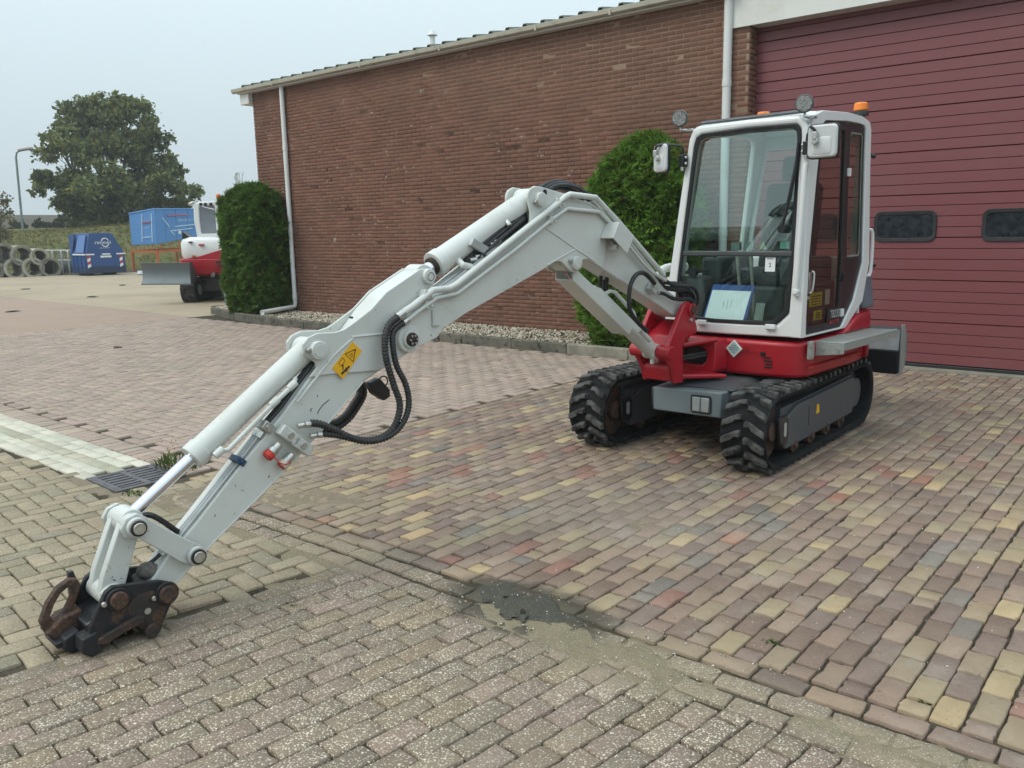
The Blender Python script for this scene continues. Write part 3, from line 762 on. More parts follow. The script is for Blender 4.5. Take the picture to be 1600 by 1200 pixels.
def conifer(label, cx, cy, base, prof, n, rng, hue):
    """prof: list of (z, half width x, half width y, shift x); foliage sits through an outer shell of the volume"""
    root = empty('conifer', (cx, cy, base)); tag(root, label, 'hedge shrub', 'conifers planted against the brick wall')
    zs = [p[0] for p in prof]
    def at(z): return [float(np.interp(z, zs, [p[k] for p in prof])) for k in (1, 2, 3)]
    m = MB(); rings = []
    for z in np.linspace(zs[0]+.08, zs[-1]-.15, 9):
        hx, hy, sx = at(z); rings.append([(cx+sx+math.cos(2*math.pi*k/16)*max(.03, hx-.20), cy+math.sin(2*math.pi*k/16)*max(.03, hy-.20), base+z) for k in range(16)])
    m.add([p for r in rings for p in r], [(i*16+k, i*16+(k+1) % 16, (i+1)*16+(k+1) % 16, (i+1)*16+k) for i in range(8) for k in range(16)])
    m.build('dark_core', plain('conifer_inner', (.012, .016, .006), .95, 0, .4, 12), root)  # closed hull stops see-through; the shade inside is put into its colour
    m = MB(); m.cyl((cx, cy, base-.05), (cx, cy, base+zs[-1]*.8), .06, .02, 8); m.build('trunk', plain('conifer_bark', (.08, .055, .04), .9), root)
    tp = [spray(rng, .125) for _ in range(24)]
    lump = lambda a, z: .05*math.sin(3*a+z*4.1)+.055*math.sin(6.3*a-z*7.7+1)+.05*math.sin(11*a+z*15)+.04*math.sin(17*a-z*23)
    V = []; F = []; T = []
    for i in range(n):
        z = zs[0]+(zs[-1]-zs[0])*rng.random()**.92; a = rng.random()*2*math.pi
        hx, hy, sx = at(z); k = 1.04-abs(rng.normal(0, .11)); k += lump(a, z)
        sg = lambda t: math.copysign(abs(t)**.72, t)
        p = np.array([cx+sx+sg(math.cos(a))*hx*k, cy+sg(math.sin(a))*hy*k, base+z+rng.normal(0, .03)])
        if z > zs[-1]-.45 and rng.random() < .5:
            q = rng.random()**.5; p = np.array([cx+sx+sg(math.cos(a))*hx*k*q, cy+sg(math.sin(a))*hy*k*q, base+z+.05])
        out = np.array([math.cos(a)/max(hx, .1), math.sin(a)/max(hy, .1), 0]); out /= np.linalg.norm(out)
        d = out*(.15+.5*rng.random())+np.array([0, 0, rng.normal(.45, .45)])+rng.normal(0, .42, 3)
        v, f = tp[int(rng.integers(0, 24))]
        V.append((v*(.75+.6*rng.random()))@look_rot(d, rng.normal(0, .55)).T+p); F.append(f)
        c = np.array(hue)*(.6+.6*rng.random())*(1.0+.25*lump(a, z)*6)
        if rng.random() < .06: c = np.array([.13, .15, .03])
        if rng.random() < .015: c = np.array([.12, .075, .03])
        T.append(tuple(np.clip(c, .004, .5)))
    off = np.array([cx, cy, base])
    o = bpy.data.objects.new('foliage', fast_mesh('foliage', [v-off for v in V], F, T, M['leaf'])); COL.objects.link(o); o.parent = root
    return root
rc = np.random.default_rng(8)
hl = conifer('broad clipped dark conifer at the far left corner of the brick wall beside the downpipe', -15.13, 9.96, .05,
        [(0, .50, .30, .0), (.12, .60, .38, -.02), (.6, .66, .42, -.02), (1.5, .68, .43, -.02), (2.05, .66, .42, -.02), (2.30, .60, .38, -.02), (2.44, .46, .30, .02), (2.54, .2, .14, .06)], 12500, rc, (.105, .195, .036))
m = MB()
for i in range(9):
    b = Vector((-15.42+.03*math.sin(i*5), 9.9, 2.42)); dx = -.18+.36*rc.random()
    m.tube([b, b+Vector((dx*.5, 0, .22)), b+Vector((dx, .02, .40+.12*rc.random()))], .0045, 4, 3)
    for k in range(4):
        q = b+Vector((dx*(.4+.15*k), 0, .2+.08*k)); m.tube([q, q+Vector((.08*(1 if k % 2 else -1), 0, .07))], .003, 3)
m.build('bare_twigs', plain('pale_twig', (.30, .33, .27), .8), hl)
conifer('bright green tapering conifer between the boom and the cab of the nearer excavator', -6.03, 9.86, .05,
        [(0, .35, .26, .0), (.12, .60, .36, -.02), (.5, .72, .42, -.02), (1.1, .74, .43, .0), (1.8, .72, .42, .03), (2.2, .64, .40, .06), (2.45, .50, .34, .08), (2.62, .32, .22, .10), (2.74, .10, .08, .12)], 12000, rc, (.165, .30, .045))

# ------------------------------------------------------------------ broadleaf trees
M['bark'] = plain('bark', (.085, .072, .058), .95, 0, .35, 5, .6)
def leafcloud(lobes, n, size, hue, rng, depth_jit=1.0):
    V = []; F = []; T = []
    vol = np.array([l[3]**2.2 for l in lobes]); vol /= vol.sum()
    ids = rng.choice(len(lobes), size=n, p=vol); clump = {}
    for i in ids:
        cx, cy, cz, r = lobes[i]
        if i not in clump:
            k = 26; d = rng.normal(size=(k, 3)); d /= np.linalg.norm(d, axis=1)[:, None]
            d[:, 2] = np.where(d[:, 2] < -.55, -d[:, 2]*.4, d[:, 2]); clump[i] = d*(.55+.5*rng.random((k, 1)))
        c = clump[i][int(rng.integers(0, 26))]
        p = np.array([cx, cy, cz])+c*r*np.array([1, depth_jit, .92])+rng.normal(0, r*.135, 3)
        s = size*(.6+.8*rng.random()); R = rand_rot(rng)
        q = np.array([(-s, 0, 0), (-.1*s, -.5*s, .12*s), (s, 0, 0), (-.1*s, .5*s, .12*s)])@R.T+p
        V.append(q); F.append([[0, 1, 2, 3]])
        cc = np.array(hue)*(.55+.8*rng.random())*(.75+.5*((i*37) % 11)/10); 
        if rng.random() < .12: cc = cc*np.array([1.7, 1.35, .9])
        T.append(tuple(cc))
    return V, F, T
def tree(name, label, group, base, lobes, n, size, hue, rng, trunk_r, limb_to=10):
    root = empty(name, base); tag(root, label, 'tree', group)
    m = MB(); bx, by, bz = base; top = np.mean([l[:3] for l in lobes], axis=0)
    m.tube([(bx, by, bz-.3), (bx+.1, by, bz+.35*(top[2]-bz)), (top[0], top[1], top[2]), (top[0], top[1], top[2]+.5*(max(l[2] for l in lobes)-top[2]))], trunk_r, 10, 4, rf=lambda t: trunk_r*(1.15-.95*t))
    for l in sorted(lobes, key=lambda l: -l[3])[:limb_to]:
        t = .25+.4*rng.random(); s = Vector((bx+(top[0]-bx)*t, by+(top[1]-by)*t, bz+(top[2]-bz)*t)); e = Vector(l[:3])
        m.tube([s, s.lerp(e, .5)+Vector((0, 0, -.06*l[3])), e], trunk_r*.4, 6, 3, rf=lambda q: trunk_r*(.42-.34*q))
        for _ in range(3):
            d = Vector(rng.normal(size=3)).normalized()*l[3]*.8; m.tube([e.lerp(s, .2), e+d], trunk_r*.09, 4, rf=lambda q: trunk_r*(.1-.08*q))
    m.build('trunk', M['bark'], root)
    V, F, T = leafcloud(lobes, n, size, hue, rng)
    off = np.array(base); o = bpy.data.objects.new('crown', fast_mesh('crown', [v-off for v in V], F, T, M['leaf'])); COL.objects.link(o); o.parent = root; return root
def sight(px, py, D):
    d = cr*((px-800)/1320)+(-cu)*((py-600)/1320)+cf; h = math.hypot(d.x, d.y); return EYE+d*(D/h)
rt = np.random.default_rng(17)
LB = [(120, 192, 30), (165, 178, 30), (205, 186, 27), (236, 214, 24), (95, 238, 28), (150, 236, 38), (200, 236, 36), (243, 258, 28), (76, 284, 18), (112, 296, 33), (165, 300, 42), (215, 300, 38), (258, 298, 26), (292, 302, 19),
      (138, 340, 32), (190, 350, 36), (235, 338, 30), (272, 326, 24), (105, 322, 20), (309, 304, 10), (165, 372, 24), (205, 376, 26), (62, 276, 9), (100, 205, 14), (235, 195, 12), (270, 270, 16), (180, 160, 14), (140, 166, 12), (57, 300, 9), (84, 218, 13)]
lob = []
for (px, py, r) in LB:
    p = sight(px, py, 66+rt.normal(0, 1.4)); lob.append((p.x, p.y, p.z, r/19.3))
bb = sight(178, 392, 66)
tree('broadleaf_tree', 'tall spreading broadleaf tree behind the blue containers', None, (bb.x, bb.y, .8), lob, 34000, .18, (.165, .195, .078), rt, .42, 16)
lob = []
for (px, py, r) in [(2, 318, 14), (8, 345, 12), (-10, 340, 16), (12, 332, 7), (4, 365, 14), (-14, 372, 20)]:
    p = sight(px, py, 50+rt.normal(0, .6)); lob.append((p.x, p.y, p.z, r/26))
bb = sight(0, 400, 50)
tree('birch_sapling', 'thin pale sapling at the left beside the lamp post', None, (bb.x, bb.y, .7), lob, 1500, .075, (.16, .15, .075), rt, .06, 5)
BS = [((28, 356, 9), (20, 368, 12)), ((62, 352, 8), (74, 356, 8)), ((98, 346, 9), (92, 352, 8)), ((116, 352, 9), (128, 358, 8)), ((150, 382, 16), (130, 386, 12)), ((228, 372, 14), (248, 380, 14)), ((278, 378, 16), (300, 384, 14))]
BL = ['low dark bush at the far left foot of the field', 'small hazy bush on the field edge right of the lamp post', 'pale hazy shrub on the skyline left of the tall tree', 'hazy bush touching the left side of the tall tree', 'dark undergrowth bush under the tall tree behind the blue skip', 'dark bush under the tall tree left of the raised container', 'dark bush under the tall tree behind the raised container']
for bi, spec in enumerate(BS):
    D = 66 if bi > 3 else 85; lob = []
    for (px, py, r) in spec:
        p = sight(px, py, D); lob.append((p.x, p.y, p.z, r*D/1320))
    p = sight(spec[0][0], spec[0][1]+spec[0][2]*1.3, D); z = 1.5 if bi > 3 else 2.2
    tree('bush', BL[bi], 'bushes along the field edge', (p.x, p.y, min(z, p.z)), lob, 1400, .15, (.055, .068, .030), rt, .06, 2)

# ------------------------------------------------------------------ street lamp
M['lamp_post'] = plain('galvanised_post', (.20, .25, .25), .55, .3, .2, 3)
lp = sight(40, 392, 62); lt = sight(24.5, 242, 62)
Lm = empty('street_lamp', (lp.x, lp.y, .6)); tag(Lm, 'slim grey street lamp with a single flat head at the left', 'street lamp')
m = MB(); m.tube([(lp.x, lp.y, .4), (lp.x, lp.y, 3), (lt.x, lt.y, 6.7), (lt.x+.08, lt.y+.05, 6.98), (lt.x+.3, lt.y+.25, 7.1)], .09, 10, rf=lambda t: .085-.045*t); m.build('post', M['lamp_post'], Lm)
m = MB(); m.box((lt.x+.45, lt.y+.42, 7.17), (.85, .36, .16), Matrix.Rotation(rad(42), 3, 'Z')@Matrix.Rotation(rad(-8), 3, 'Y')); m.build('lamp_head', plain('lamp_head_grey', (.42, .38, .37), .5), Lm, .05)

# ------------------------------------------------------------------ concrete pipes
M['pipe'] = plain('concrete_pipe', (.235, .225, .185), .9, 0, .28, 2.5, .3)
M['pipe_pale'] = plain('pale_concrete_pipe', (.36, .345, .28), .9, 0, .2, 3, .3)
ax = Vector((-1.0, .14, 0)).normalized()
PP = [(-12, 423.5, 13.5, 'bottom row concrete pipe cut off by the left edge of the photo', 'pipe'), (24.3, 419.8, 13.4, 'pale concrete pipe, leftmost whole one of the bottom row', 'pipe_pale'), (52.6, 418.6, 13.3, 'pale thick walled pipe in the bottom row, next to the darkest pipe', 'pipe_pale'),
      (79.8, 418.0, 13.0, 'dark concrete pipe at the right end of the bottom row', 'pipe'), (5, 398.6, 15.2, 'large concrete pipe at the left end of the upper row', 'pipe'), (34.6, 399.5, 13.6, 'mossy concrete pipe in the middle of the upper row', 'pipe'), (62, 401.2, 11.0, 'smaller pale ring at the right end of the upper row', 'pipe_pale')]
for (px, py, r, lab, mt) in PP:
    p = sight(px, py, 45); rr = r*45/1320; rr0 = rr
    o = empty('concrete_pipe', (p.x, p.y, p.z-rr)); tag(o, lab, 'concrete pipe', 'concrete pipes stacked at the edge of the yard')
    m = MB(); m.pipe(p, p+ax*2.0, rr, rr*.76, 28); m.build('barrel', M[mt], o)
    m = MB(); m.pipe(p-ax*.02, p+ax*.12, rr*1.0+.015, rr*.88, 28); m.build('socket_rim', M[mt], o)
# ------------------------------------------------------------------ galvanised frames beside the pipes
M['galv'] = plain('galvanised_steel', (.42, .435, .43), .5, .35, .2, 4)
M['galv_dark'] = plain('dull_galvanised_panel', (.20, .215, .20), .7, .2, .25, 3)
FR = ['upright galvanised frame nearest the pipes', 'second upright galvanised frame from the pipes', 'third upright galvanised frame from the pipes', 'upright galvanised frame second from the blue skip', 'upright galvanised frame next to the blue skip']
for i, px in enumerate((69, 82.5, 93, 102.5, 111)):
    p = sight(px, 391.5, 46.2); q = Vector((.50, .86, 0)).normalized(); e = (Vector((.93, -.37, 0))*.8+Vector((.37, .93, 0))*.6).normalized()
    o = empty('steel_frame', (p.x, p.y, 0)); tag(o, FR[i], 'steel frame', 'galvanised frames between the pipes and the skip')
    b = Vector((p.x, p.y, 0)); h = p.z
    for s in (-.55, .55):
        m = MB(); m.tube([b+q*.0+e*s+Vector((0, 0, .02)), b+e*s+Vector((0, 0, h-.08)), b+e*(s*.86)+Vector((0, 0, h))], .035, 6); m.build('upright', M['galv'], o)
    m = MB(); m.tube([b+e*-.48+Vector((0, 0, h)), b+e*.48+Vector((0, 0, h))], .04, 6); m.build('top_rail', M['galv'], o)
    m = MB(); m.tube([b+e*-.55+Vector((0, 0, h*.62)), b+e*.55+Vector((0, 0, h*.58))], .02, 6); m.build('cross_bar', M['galv'], o)
    m = MB(); m.box((b.x, b.y, h*.30), (1.04, .03, h*.5), Matrix.Rotation(math.atan2(e.y, e.x), 3, 'Z')); m.build('panel', M['galv_dark'], o)

# ------------------------------------------------------------------ blue closed skip with lettering
M['skip_blue'] = paint('skip_blue', (.018, .065, .21), .45, (.05, .08, .14), .4, dscale=2)
M['skip_lid'] = paint('skip_lid_blue', (.085, .18, .42), .5, (.14, .2, .33), .3)
M['skip_low'] = paint('skip_dark_blue', (.012, .030, .075), .6, (.03, .035, .045), .4)
M['white_print'] = plain('white_print', (.72, .74, .74), .5, 0, .05)
M['red_print'] = plain('red_print', (.42, .03, .035), .5, 0, .05)
P0 = Vector((-39.41, 17.20, 0)); e1 = Vector((-.003, 1, 0)).normalized(); e2 = Vector((-1, -.003, 0)).normalized(); up = Vector((0, 0, 1))   # e1 along the lettered side, e2 away to the hopper end
def SK(a, b, z): return P0+e1*a+e2*b+up*z
S = empty('waste_skip', SK(.8, .9, 0)); tag(S, 'dark blue closed waste skip with renewi lettering and red white corner stripes', 'waste skip')
LN = 1.76; WD = 1.6
m = MB(); lo = [SK(0, 0, .10), SK(LN, 0, .10), SK(LN, WD, .10), SK(0, WD, .10)]; hi = [p+up*.30 for p in lo]; m.prism(lo, hi); m.build('base', M['skip_low'], S, .01)
m = MB(); m.prism([p+up*.302 for p in lo], [p+up*.90 for p in lo]); m.build('body', M['skip_blue'], S, .01)
m = MB(); a = [SK(.02, .0, 1.0), SK(LN-.02, 0, 1.0), SK(1.28, .0, 1.86), SK(1.12, .0, 1.91), SK(.22, .0, 1.90)]; b = [p+e2*WD for p in a]; m.prism(a, b); m.build('hood', M['skip_blue'], S, .012)
m = MB(); a = [SK(-.03, .0, .90), SK(LN+.03, -.02, .90), SK(LN+.03, WD, .90), SK(-.03, WD, .90)]; m.prism(a, [p+up*.098 for p in a]); rim = m.build('rim', M['skip_blue'], S, .008)
for a0, a1 in ((-.03, .36), (.70, 1.08), (1.36, LN+.03)):
    m = MB(); m.prism([SK(a0, -.03, .925), SK(a1, -.03, .925), SK(a1, -.022, .925), SK(a0, -.022, .925)], [SK(a0, -.03, .985), SK(a1, -.03, .985), SK(a1, -.022, .985), SK(a0, -.022, .985)]); m.build('marking_tape', M['white_print'], S)
m = MB(); m.prism([SK(-.035, b_, .925) for b_ in (.05, 1.3)]+[SK(-.03, b_, .925) for b_ in (1.3, .05)], [SK(-.035, b_, .985) for b_ in (.05, 1.3)]+[SK(-.03, b_, .985) for b_ in (1.3, .05)]); m.build('marking_tape', M['white_print'], S)
m = MB(); m.prism([SK(.63, -.012, .80), SK(1.13, -.012, .80), SK(1.13, -.004, .80), SK(.63, -.004, .80)], [SK(.63, -.012, .885), SK(1.13, -.012, .885), SK(1.13, -.004, .885), SK(.63, -.004, .885)]); m.build('number_plate', M['white_print'], S)
for a0 in (.03, 1.50):
    for k in range(4):
        z0 = .34+k*.135; m = MB(); f = [SK(a0, -.008, z0), SK(a0+.14, -.008, z0+.07), SK(a0+.14, -.008, z0+.205), SK(a0, -.008, z0+.135)]
        m.prism(f, [p+e2*.007 for p in f]); m.build('stripe', M['red_print'] if k % 2 else M['white_print'], S)
m = MB(); f = [SK(-.002, .18, 1.02), SK(-.002, .98, 1.02), SK(.16, .98, 1.80), SK(.16, .18, 1.80)]; m.prism(f, [p-e1*.035+up*.012 for p in f]); m.build('hopper_lid', M['skip_lid'], S, .008)
m = MB(); f = [SK(.05, WD-.2, 1.0), SK(.05, WD+.02, 1.0), SK(.05, WD+.02, 1.86), SK(.05, 1.0, 1.86)]; m.prism(f, [p-e1*.05 for p in f]); m.build('hopper_cheek', M['skip_blue'], S)
for b_ in (.12, .5, .9, 1.3):
    m = MB(); m.prism([SK(-.03, b_, .12), SK(-.03, b_+.06, .12), SK(0, b_+.06, .12), SK(0, b_, .12)], [SK(-.03, b_, .9), SK(-.03, b_+.06, .9), SK(0, b_+.06, .9), SK(0, b_, .9)]); m.build('rib', M['skip_blue'], S)
text('lettering', 'renewi', M['white_print'], S, SK(.80, -.016, 1.48), e1, up, .24, sx=1.12)
m = MB()
for a0, a1 in ((25, 160), (205, 340)):
    pts = [SK(.90+.17*math.cos(rad(t)), -.012, 1.48+.19*math.sin(rad(t))) for t in range(a0, a1+1, 9)]; m.tube(pts, .022, 6)
m.build('emblem', M['white_print'], S)
text('lettering', 'waste no more', M['white_print'], S, SK(.86, -.012, 1.235), e1, up, .075)
for a_ in (.25, 1.3):
    m = MB(); m.cyl(SK(a_, .1, .05), SK(a_, 1.4, .05), .055); m.build('roller', M['rubber'], S)

# ------------------------------------------------------------------ raised blue container on an orange stand
M['box_blue'] = paint('tarp_blue', (.075, .225, .50), .5, (.11, .24, .43), .35, dscale=1)
M['orange'] = paint('orange_frame', (.42, .115, .028), .6, (.12, .06, .035), .6, dscale=3)
Q0 = Vector((-46.11, 24.05, 0)); f1 = Vector((.486, .874, 0)); f2 = Vector((-.45, -.893, 0)).normalized()
f2 = Vector((-.874, .486, 0)); f1 = Vector((.486, .874, 0))
cA, cB, cC = sight(201, 334, 47.5), sight(240.5, 326.5, 46), sight(312, 326.5, 47.6)
cA0, cB0, cC0 = sight(205.5, 383.5, 47.5), sight(244.5, 382, 46), sight(312, 369, 47.6)
X = empty('blue_container', (cB.x, cB.y, 1.2)); tag(X, 'light blue tarpaulin covered container with faded transport lettering raised on an orange stand', 'container')
D_ = (cA-cB)+(cC-cB); D4 = cB+D_; D40 = cB0+((cA0-cB0)+(cC0-cB0))
m = MB(); m.prism([cA0, cB0, cC0, D40], [cA, cB, cC, D4]); m.build('tarpaulin_body', M['box_blue'], X, .03)
nL = ((cA-cB).cross(up)).normalized(); nR = ((cC-cB).cross(up)).normalized()
if nL.dot(EYE-cB) < 0: nL = -nL
if nR.dot(EYE-cB) < 0: nR = -nR
def onface(o, t, s, side):
    A, B_, A0, B0 = (cB, cA, cB0, cA0) if side == 'L' else (cB, cC, cB0, cC0)
    return A0.lerp(B0, t).lerp(A.lerp(B_, t), s)+(nL if side == 'L' else nR)*o
M['pale_blue_print'] = plain('pale_blue_print', (.42, .58, .66), .6, 0, .1)
M['faded_red'] = plain('faded_red_print', (.33, .13, .20), .6, 0, .1)
def stripe(side, pts, w, mt):
    m = MB(); m.tube([onface(.012, t, s, side) for t, s in pts], w, 5); m.build('stripe', M[mt], X)
stripe('L', [(.14, .08), (.10, .88)], .035, 'pale_blue_print'); stripe('L', [(.54, .10), (.47, .90)], .035, 'pale_blue_print')
stripe('R', [(.16, .74), (.30, .46)], .035, 'pale_blue_print'); stripe('R', [(.32, .34), (.40, .20)], .035, 'pale_blue_print')
for (side, t, s, body, sz, mt) in (('R', .50, .80, 'GROENLAND BV', .13, 'faded_red'), ('R', .66, .62, 'TRANSPORT', .16, 'pale_blue_print'), ('R', .66, .45, 'GRONDWERKEN', .10, 'pale_blue_print'), ('R', .58, .33, 'CONTAINERTRANSPORT.NL', .085, 'pale_blue_print'), ('L', .31, .66, 'BV', .14, 'faded_red'), ('L', .32, .50, 'TRANSPORT', .09, 'pale_blue_print'), ('L', .33, .22, 'SERVICE', .08, 'pale_blue_print')):
    r_ = (cC-cB).normalized() if side == 'R' else (cB-cA).normalized()
    if body in ('GROENLAND BV', 'GRONDWERKEN', 'BV', 'SERVICE', 'CONTAINERTRANSPORT.NL'):
        a, b = onface(.014, max(.02, t-.16 if side == 'L' else t-.24), s, side), onface(.014, t+.16 if side == 'L' else min(.98, t+.24), s, side)
        m = MB(); m.tube([a, b], sz*.33, 5); m.build('faded_line', M[mt], X)
    else: text('lettering', body, M[mt], X, onface(.02, t, s, side), r_, up, sz)
m = MB(); f = [onface(.014, .50, .20, 'R'), onface(.014, .56, .20, 'R'), onface(.014, .56, .30, 'R'), onface(.014, .50, .30, 'R')]; m.prism(f, [p-nR*.012 for p in f]); m.build('label_plate', M['white_print'], X)
for t in (0, .22, .46, .72): 
    m = MB(); m.tube([onface(.01, t, .0, 'R'), onface(.01, t, 1.0, 'R')], .022, 5); m.build('tarp_seam', M['box_blue'], X)
m = MB(); m.tube([cA, cB, cC], .04, 6); m.build('top_rail', M['box_blue'], X)
Z = empty('orange_stand', (cB.x, cB.y, 0)); tag(Z, 'orange steel trestle stand with thin uprights under the light blue container', 'trestle')
sA, sB, sC = Vector((cA0.x, cA0.y, .98)), Vector((cB0.x, cB0.y, .96)), Vector((cC0.x, cC0.y, 1.02)); sD = sA+sC-sB
for a, b in ((sA, sB), (sB, sC), (sC, sD), (sD, sA)):
    m = MB(); m.tube([a, b], .085, 4); m.build('rail', M['orange'], Z)
for q_ in (sA, sB, sC, sD, sB.lerp(sC, .55)):
    m = MB(); m.tube([q_, Vector((q_.x, q_.y, bank_h(q_.x, q_.y)-.1))], .075, 4); m.build('leg', M['orange'], Z)
for i in range(7):
    t = i/6; a = sA.lerp(sB, t); m = MB(); m.tube([a, cA0.lerp(cB0, t)], .022, 4); m.build('upright', M['orange'], Z)
for t in (.1, .3, .5, .75):
    a = sB.lerp(sC, t); m = MB(); m.tube([a, cB0.lerp(cC0, t)], .03, 4); m.build('upright', M['orange'], Z)
# steel sheet lying in front of the stand
p = sight(250, 424, 42); sh = MB(); sh.box((p.x, p.y, .10), (.5, 1.9, .05), Matrix.Rotation(rad(-28), 3, 'Z')@Matrix.Rotation(rad(14), 3, 'Y')); sh.box((p.x+.06, p.y+.1, .22), (.5, 1.7, .05), Matrix.Rotation(rad(-26), 3, 'Z')@Matrix.Rotation(rad(18), 3, 'Y'))
o = sh.build('metal_sheets', M['galv'], None, .01); tag(o, 'folded bright metal sheets lying on the ground before the orange stand', 'metal sheet')
# ------------------------------------------------------------------ the mini excavator
M['white_paint'] = paint('machine_white', (.585, .600, .565), .36, (.34, .32, .27), .42, chips=.08, coat=.2, dscale=2.2)
M['white_worn'] = paint('machine_white_worn', (.52, .535, .505), .42, (.26, .24, .20), .5, chips=.35, coat=.1, dscale=4)
M['cab_white'] = paint('cab_white', (.70, .71, .70), .3, (.42, .42, .38), .15, coat=.35)
M['red_paint'] = paint('machine_red', (.37, .006, .017), .40, (.26, .05, .04), .35, coat=.12, dscale=2.5)
M['grey_steel'] = paint('undercarriage_grey', (.062, .070, .078), .55, (.12, .105, .08), .7, dscale=4)
M['grey_box'] = paint('galvanised_box', (.155, .185, .195), .5, (.10, .11, .10), .6, dscale=5)
M['black_rubber'] = plain('track_rubber', (.013, .0135, .0145), .8, 0, .4, 14, .25, .15)
M['lug_rubber'] = plain('worn_lug_rubber', (.066, .065, .062), .8, 0, .75, 11, .35, .2)
M['black_paint'] = paint('black_paint', (.012, .013, .015), .35, (.05, .045, .04), .3)
M['black_trim'] = plain('black_trim', (.014, .014, .015), .38, 0, .2, 10)
M['rust_black'] = rusty('worn_black_steel', (.014, .015, .018), (.060, .034, .024), .50, .62, .55, 0, 9)
M['rust'] = rusty('rusty_steel', (.030, .026, .024), (.075, .040, .026), .38, .58, .75, 0, 12)
M['chrome'] = plain('polished_rod', (.70, .70, .74), .16, 1.0, .04, 5, .02)
M['zinc'] = plain('zinc_fitting', (.50, .50, .47), .35, .85, .15, 30)
M['hose'] = plain('hydraulic_hose', (.016, .016, .017), .5, 0, .25, 20)
M['yellow_label'] = plain('yellow_label', (.80, .42, .01), .45, 0, .04)
M['black_print'] = plain('black_print', (.012, .012, .012), .5)
M['grey_plate'] = paint('step_galvanised', (.30, .32, .30), .5, (.2, .2, .18), .35, metal=.25)
M['red_rubber'] = plain('red_cap', (.50, .03, .02), .5)
M['cream_cap'] = plain('cream_cap', (.60, .52, .42), .6)
M['blue_clip'] = plain('blue_clip', (.02, .06, .12), .5)
M['screen_glass'] = glass('windscreen_glass', (.80, .92, .90), 2.1)
M['lower_glass'] = glass('lower_windscreen_glass', (.90, .965, .955), 1.55)
M['door_glass'] = glass('smoked_door_glass', (.68, .68, .62), 1.5)
M['side_glass'] = glass('side_glass', (.80, .87, .85), 1.4)
M['lens'] = plain('clear_lens', (.30, .31, .30), .12, .2, .5, 60, .4)
M['amber'] = plain('amber_beacon', (.75, .20, .02), .2, 0, .1, 6, .02)
M['mirror_back'] = plain('mirror_shell', (.55, .56, .56), .35, 0, .1, 5)
M['seat'] = plain('seat_fabric', (.03, .032, .035), .85, 0, .25, 30)
M['console'] = plain('console_plastic', (.055, .062, .060), .6, 0, .2, 8)
M['engine_grey'] = paint('engine_cover_grey', (.115, .13, .165), .4, (.2, .2, .2), .2)
EX = empty('mini_excavator', (-3.0, 6.3, 0)); tag(EX, 'white and red mini excavator with its long arm lowered to the paving', 'excavator')
UY = Vector((0, 1, 0))
# --- tracks
FC, RC_ = (5.47, .283), (7.19, .288); TR = .240
def track_path(step):
    """points round the belt centre line in (y, z) with the outward direction"""
    pts = []
    (y0, z0), (y1, z1) = FC, RC_
    L = y1-y0; per = 2*L+2*math.pi*TR; n = int(round(per/step))
    for i in range(n):
        s = per*i/n
        if s < L: pts.append((y0+s, z0+TR+(z1-z0)*s/L-.012*math.sin(math.pi*s/L), 0, 1)); continue
        s -= L
        if s < math.pi*TR:
            a = math.pi/2-s/TR; pts.append((y1+TR*math.cos(a), z1+TR*math.sin(a), math.cos(a), math.sin(a))); continue
        s -= math.pi*TR
        if s < L: pts.append((y1-s, z1-TR+(z0-z1)*s/L, 0, -1)); continue
        s -= L; a = -math.pi/2-s/TR; pts.append((y0+TR*math.cos(a), z0+TR*math.sin(a), math.cos(a), math.sin(a)))
    return pts
def lug_mesh(sgn):
    """one half-width tread lug; x outward along the track width, y along the belt, z away from it"""
    m = MB(); w = .152*sgn
    a = [(.010*sgn, .032, -.008), (.040*sgn, .030, -.008), (w, -.030, -.008), (w, -.078, -.008), (.075*sgn, -.040, -.008), (.045*sgn, -.012, -.008), (.010*sgn, -.010, -.008)]
    b = [(x*.985, y*.88-.003, .034) for x, y, z in a]
    b = [(p[0] if abs(p[0]) > .05 else p[0]*1.25, p[1], p[2]) for p in b]
    m.prism(a, b); me = m.mesh('tread_lug', M['lug_rubber'], (0, 0, 0), 25)
    import bmesh
    bm = bmesh.new(); bm.from_mesh(me); bmesh.ops.recalc_face_normals(bm, faces=bm.faces); bmesh.ops.bevel(bm, geom=[e for e in bm.edges], offset=.004, segments=1, affect='EDGES'); bm.to_mesh(me); bm.free()
    me.set_sharp_from_angle(angle=rad(25)); return me
LUG = {1: lug_mesh(1), -1: lug_mesh(-1)}
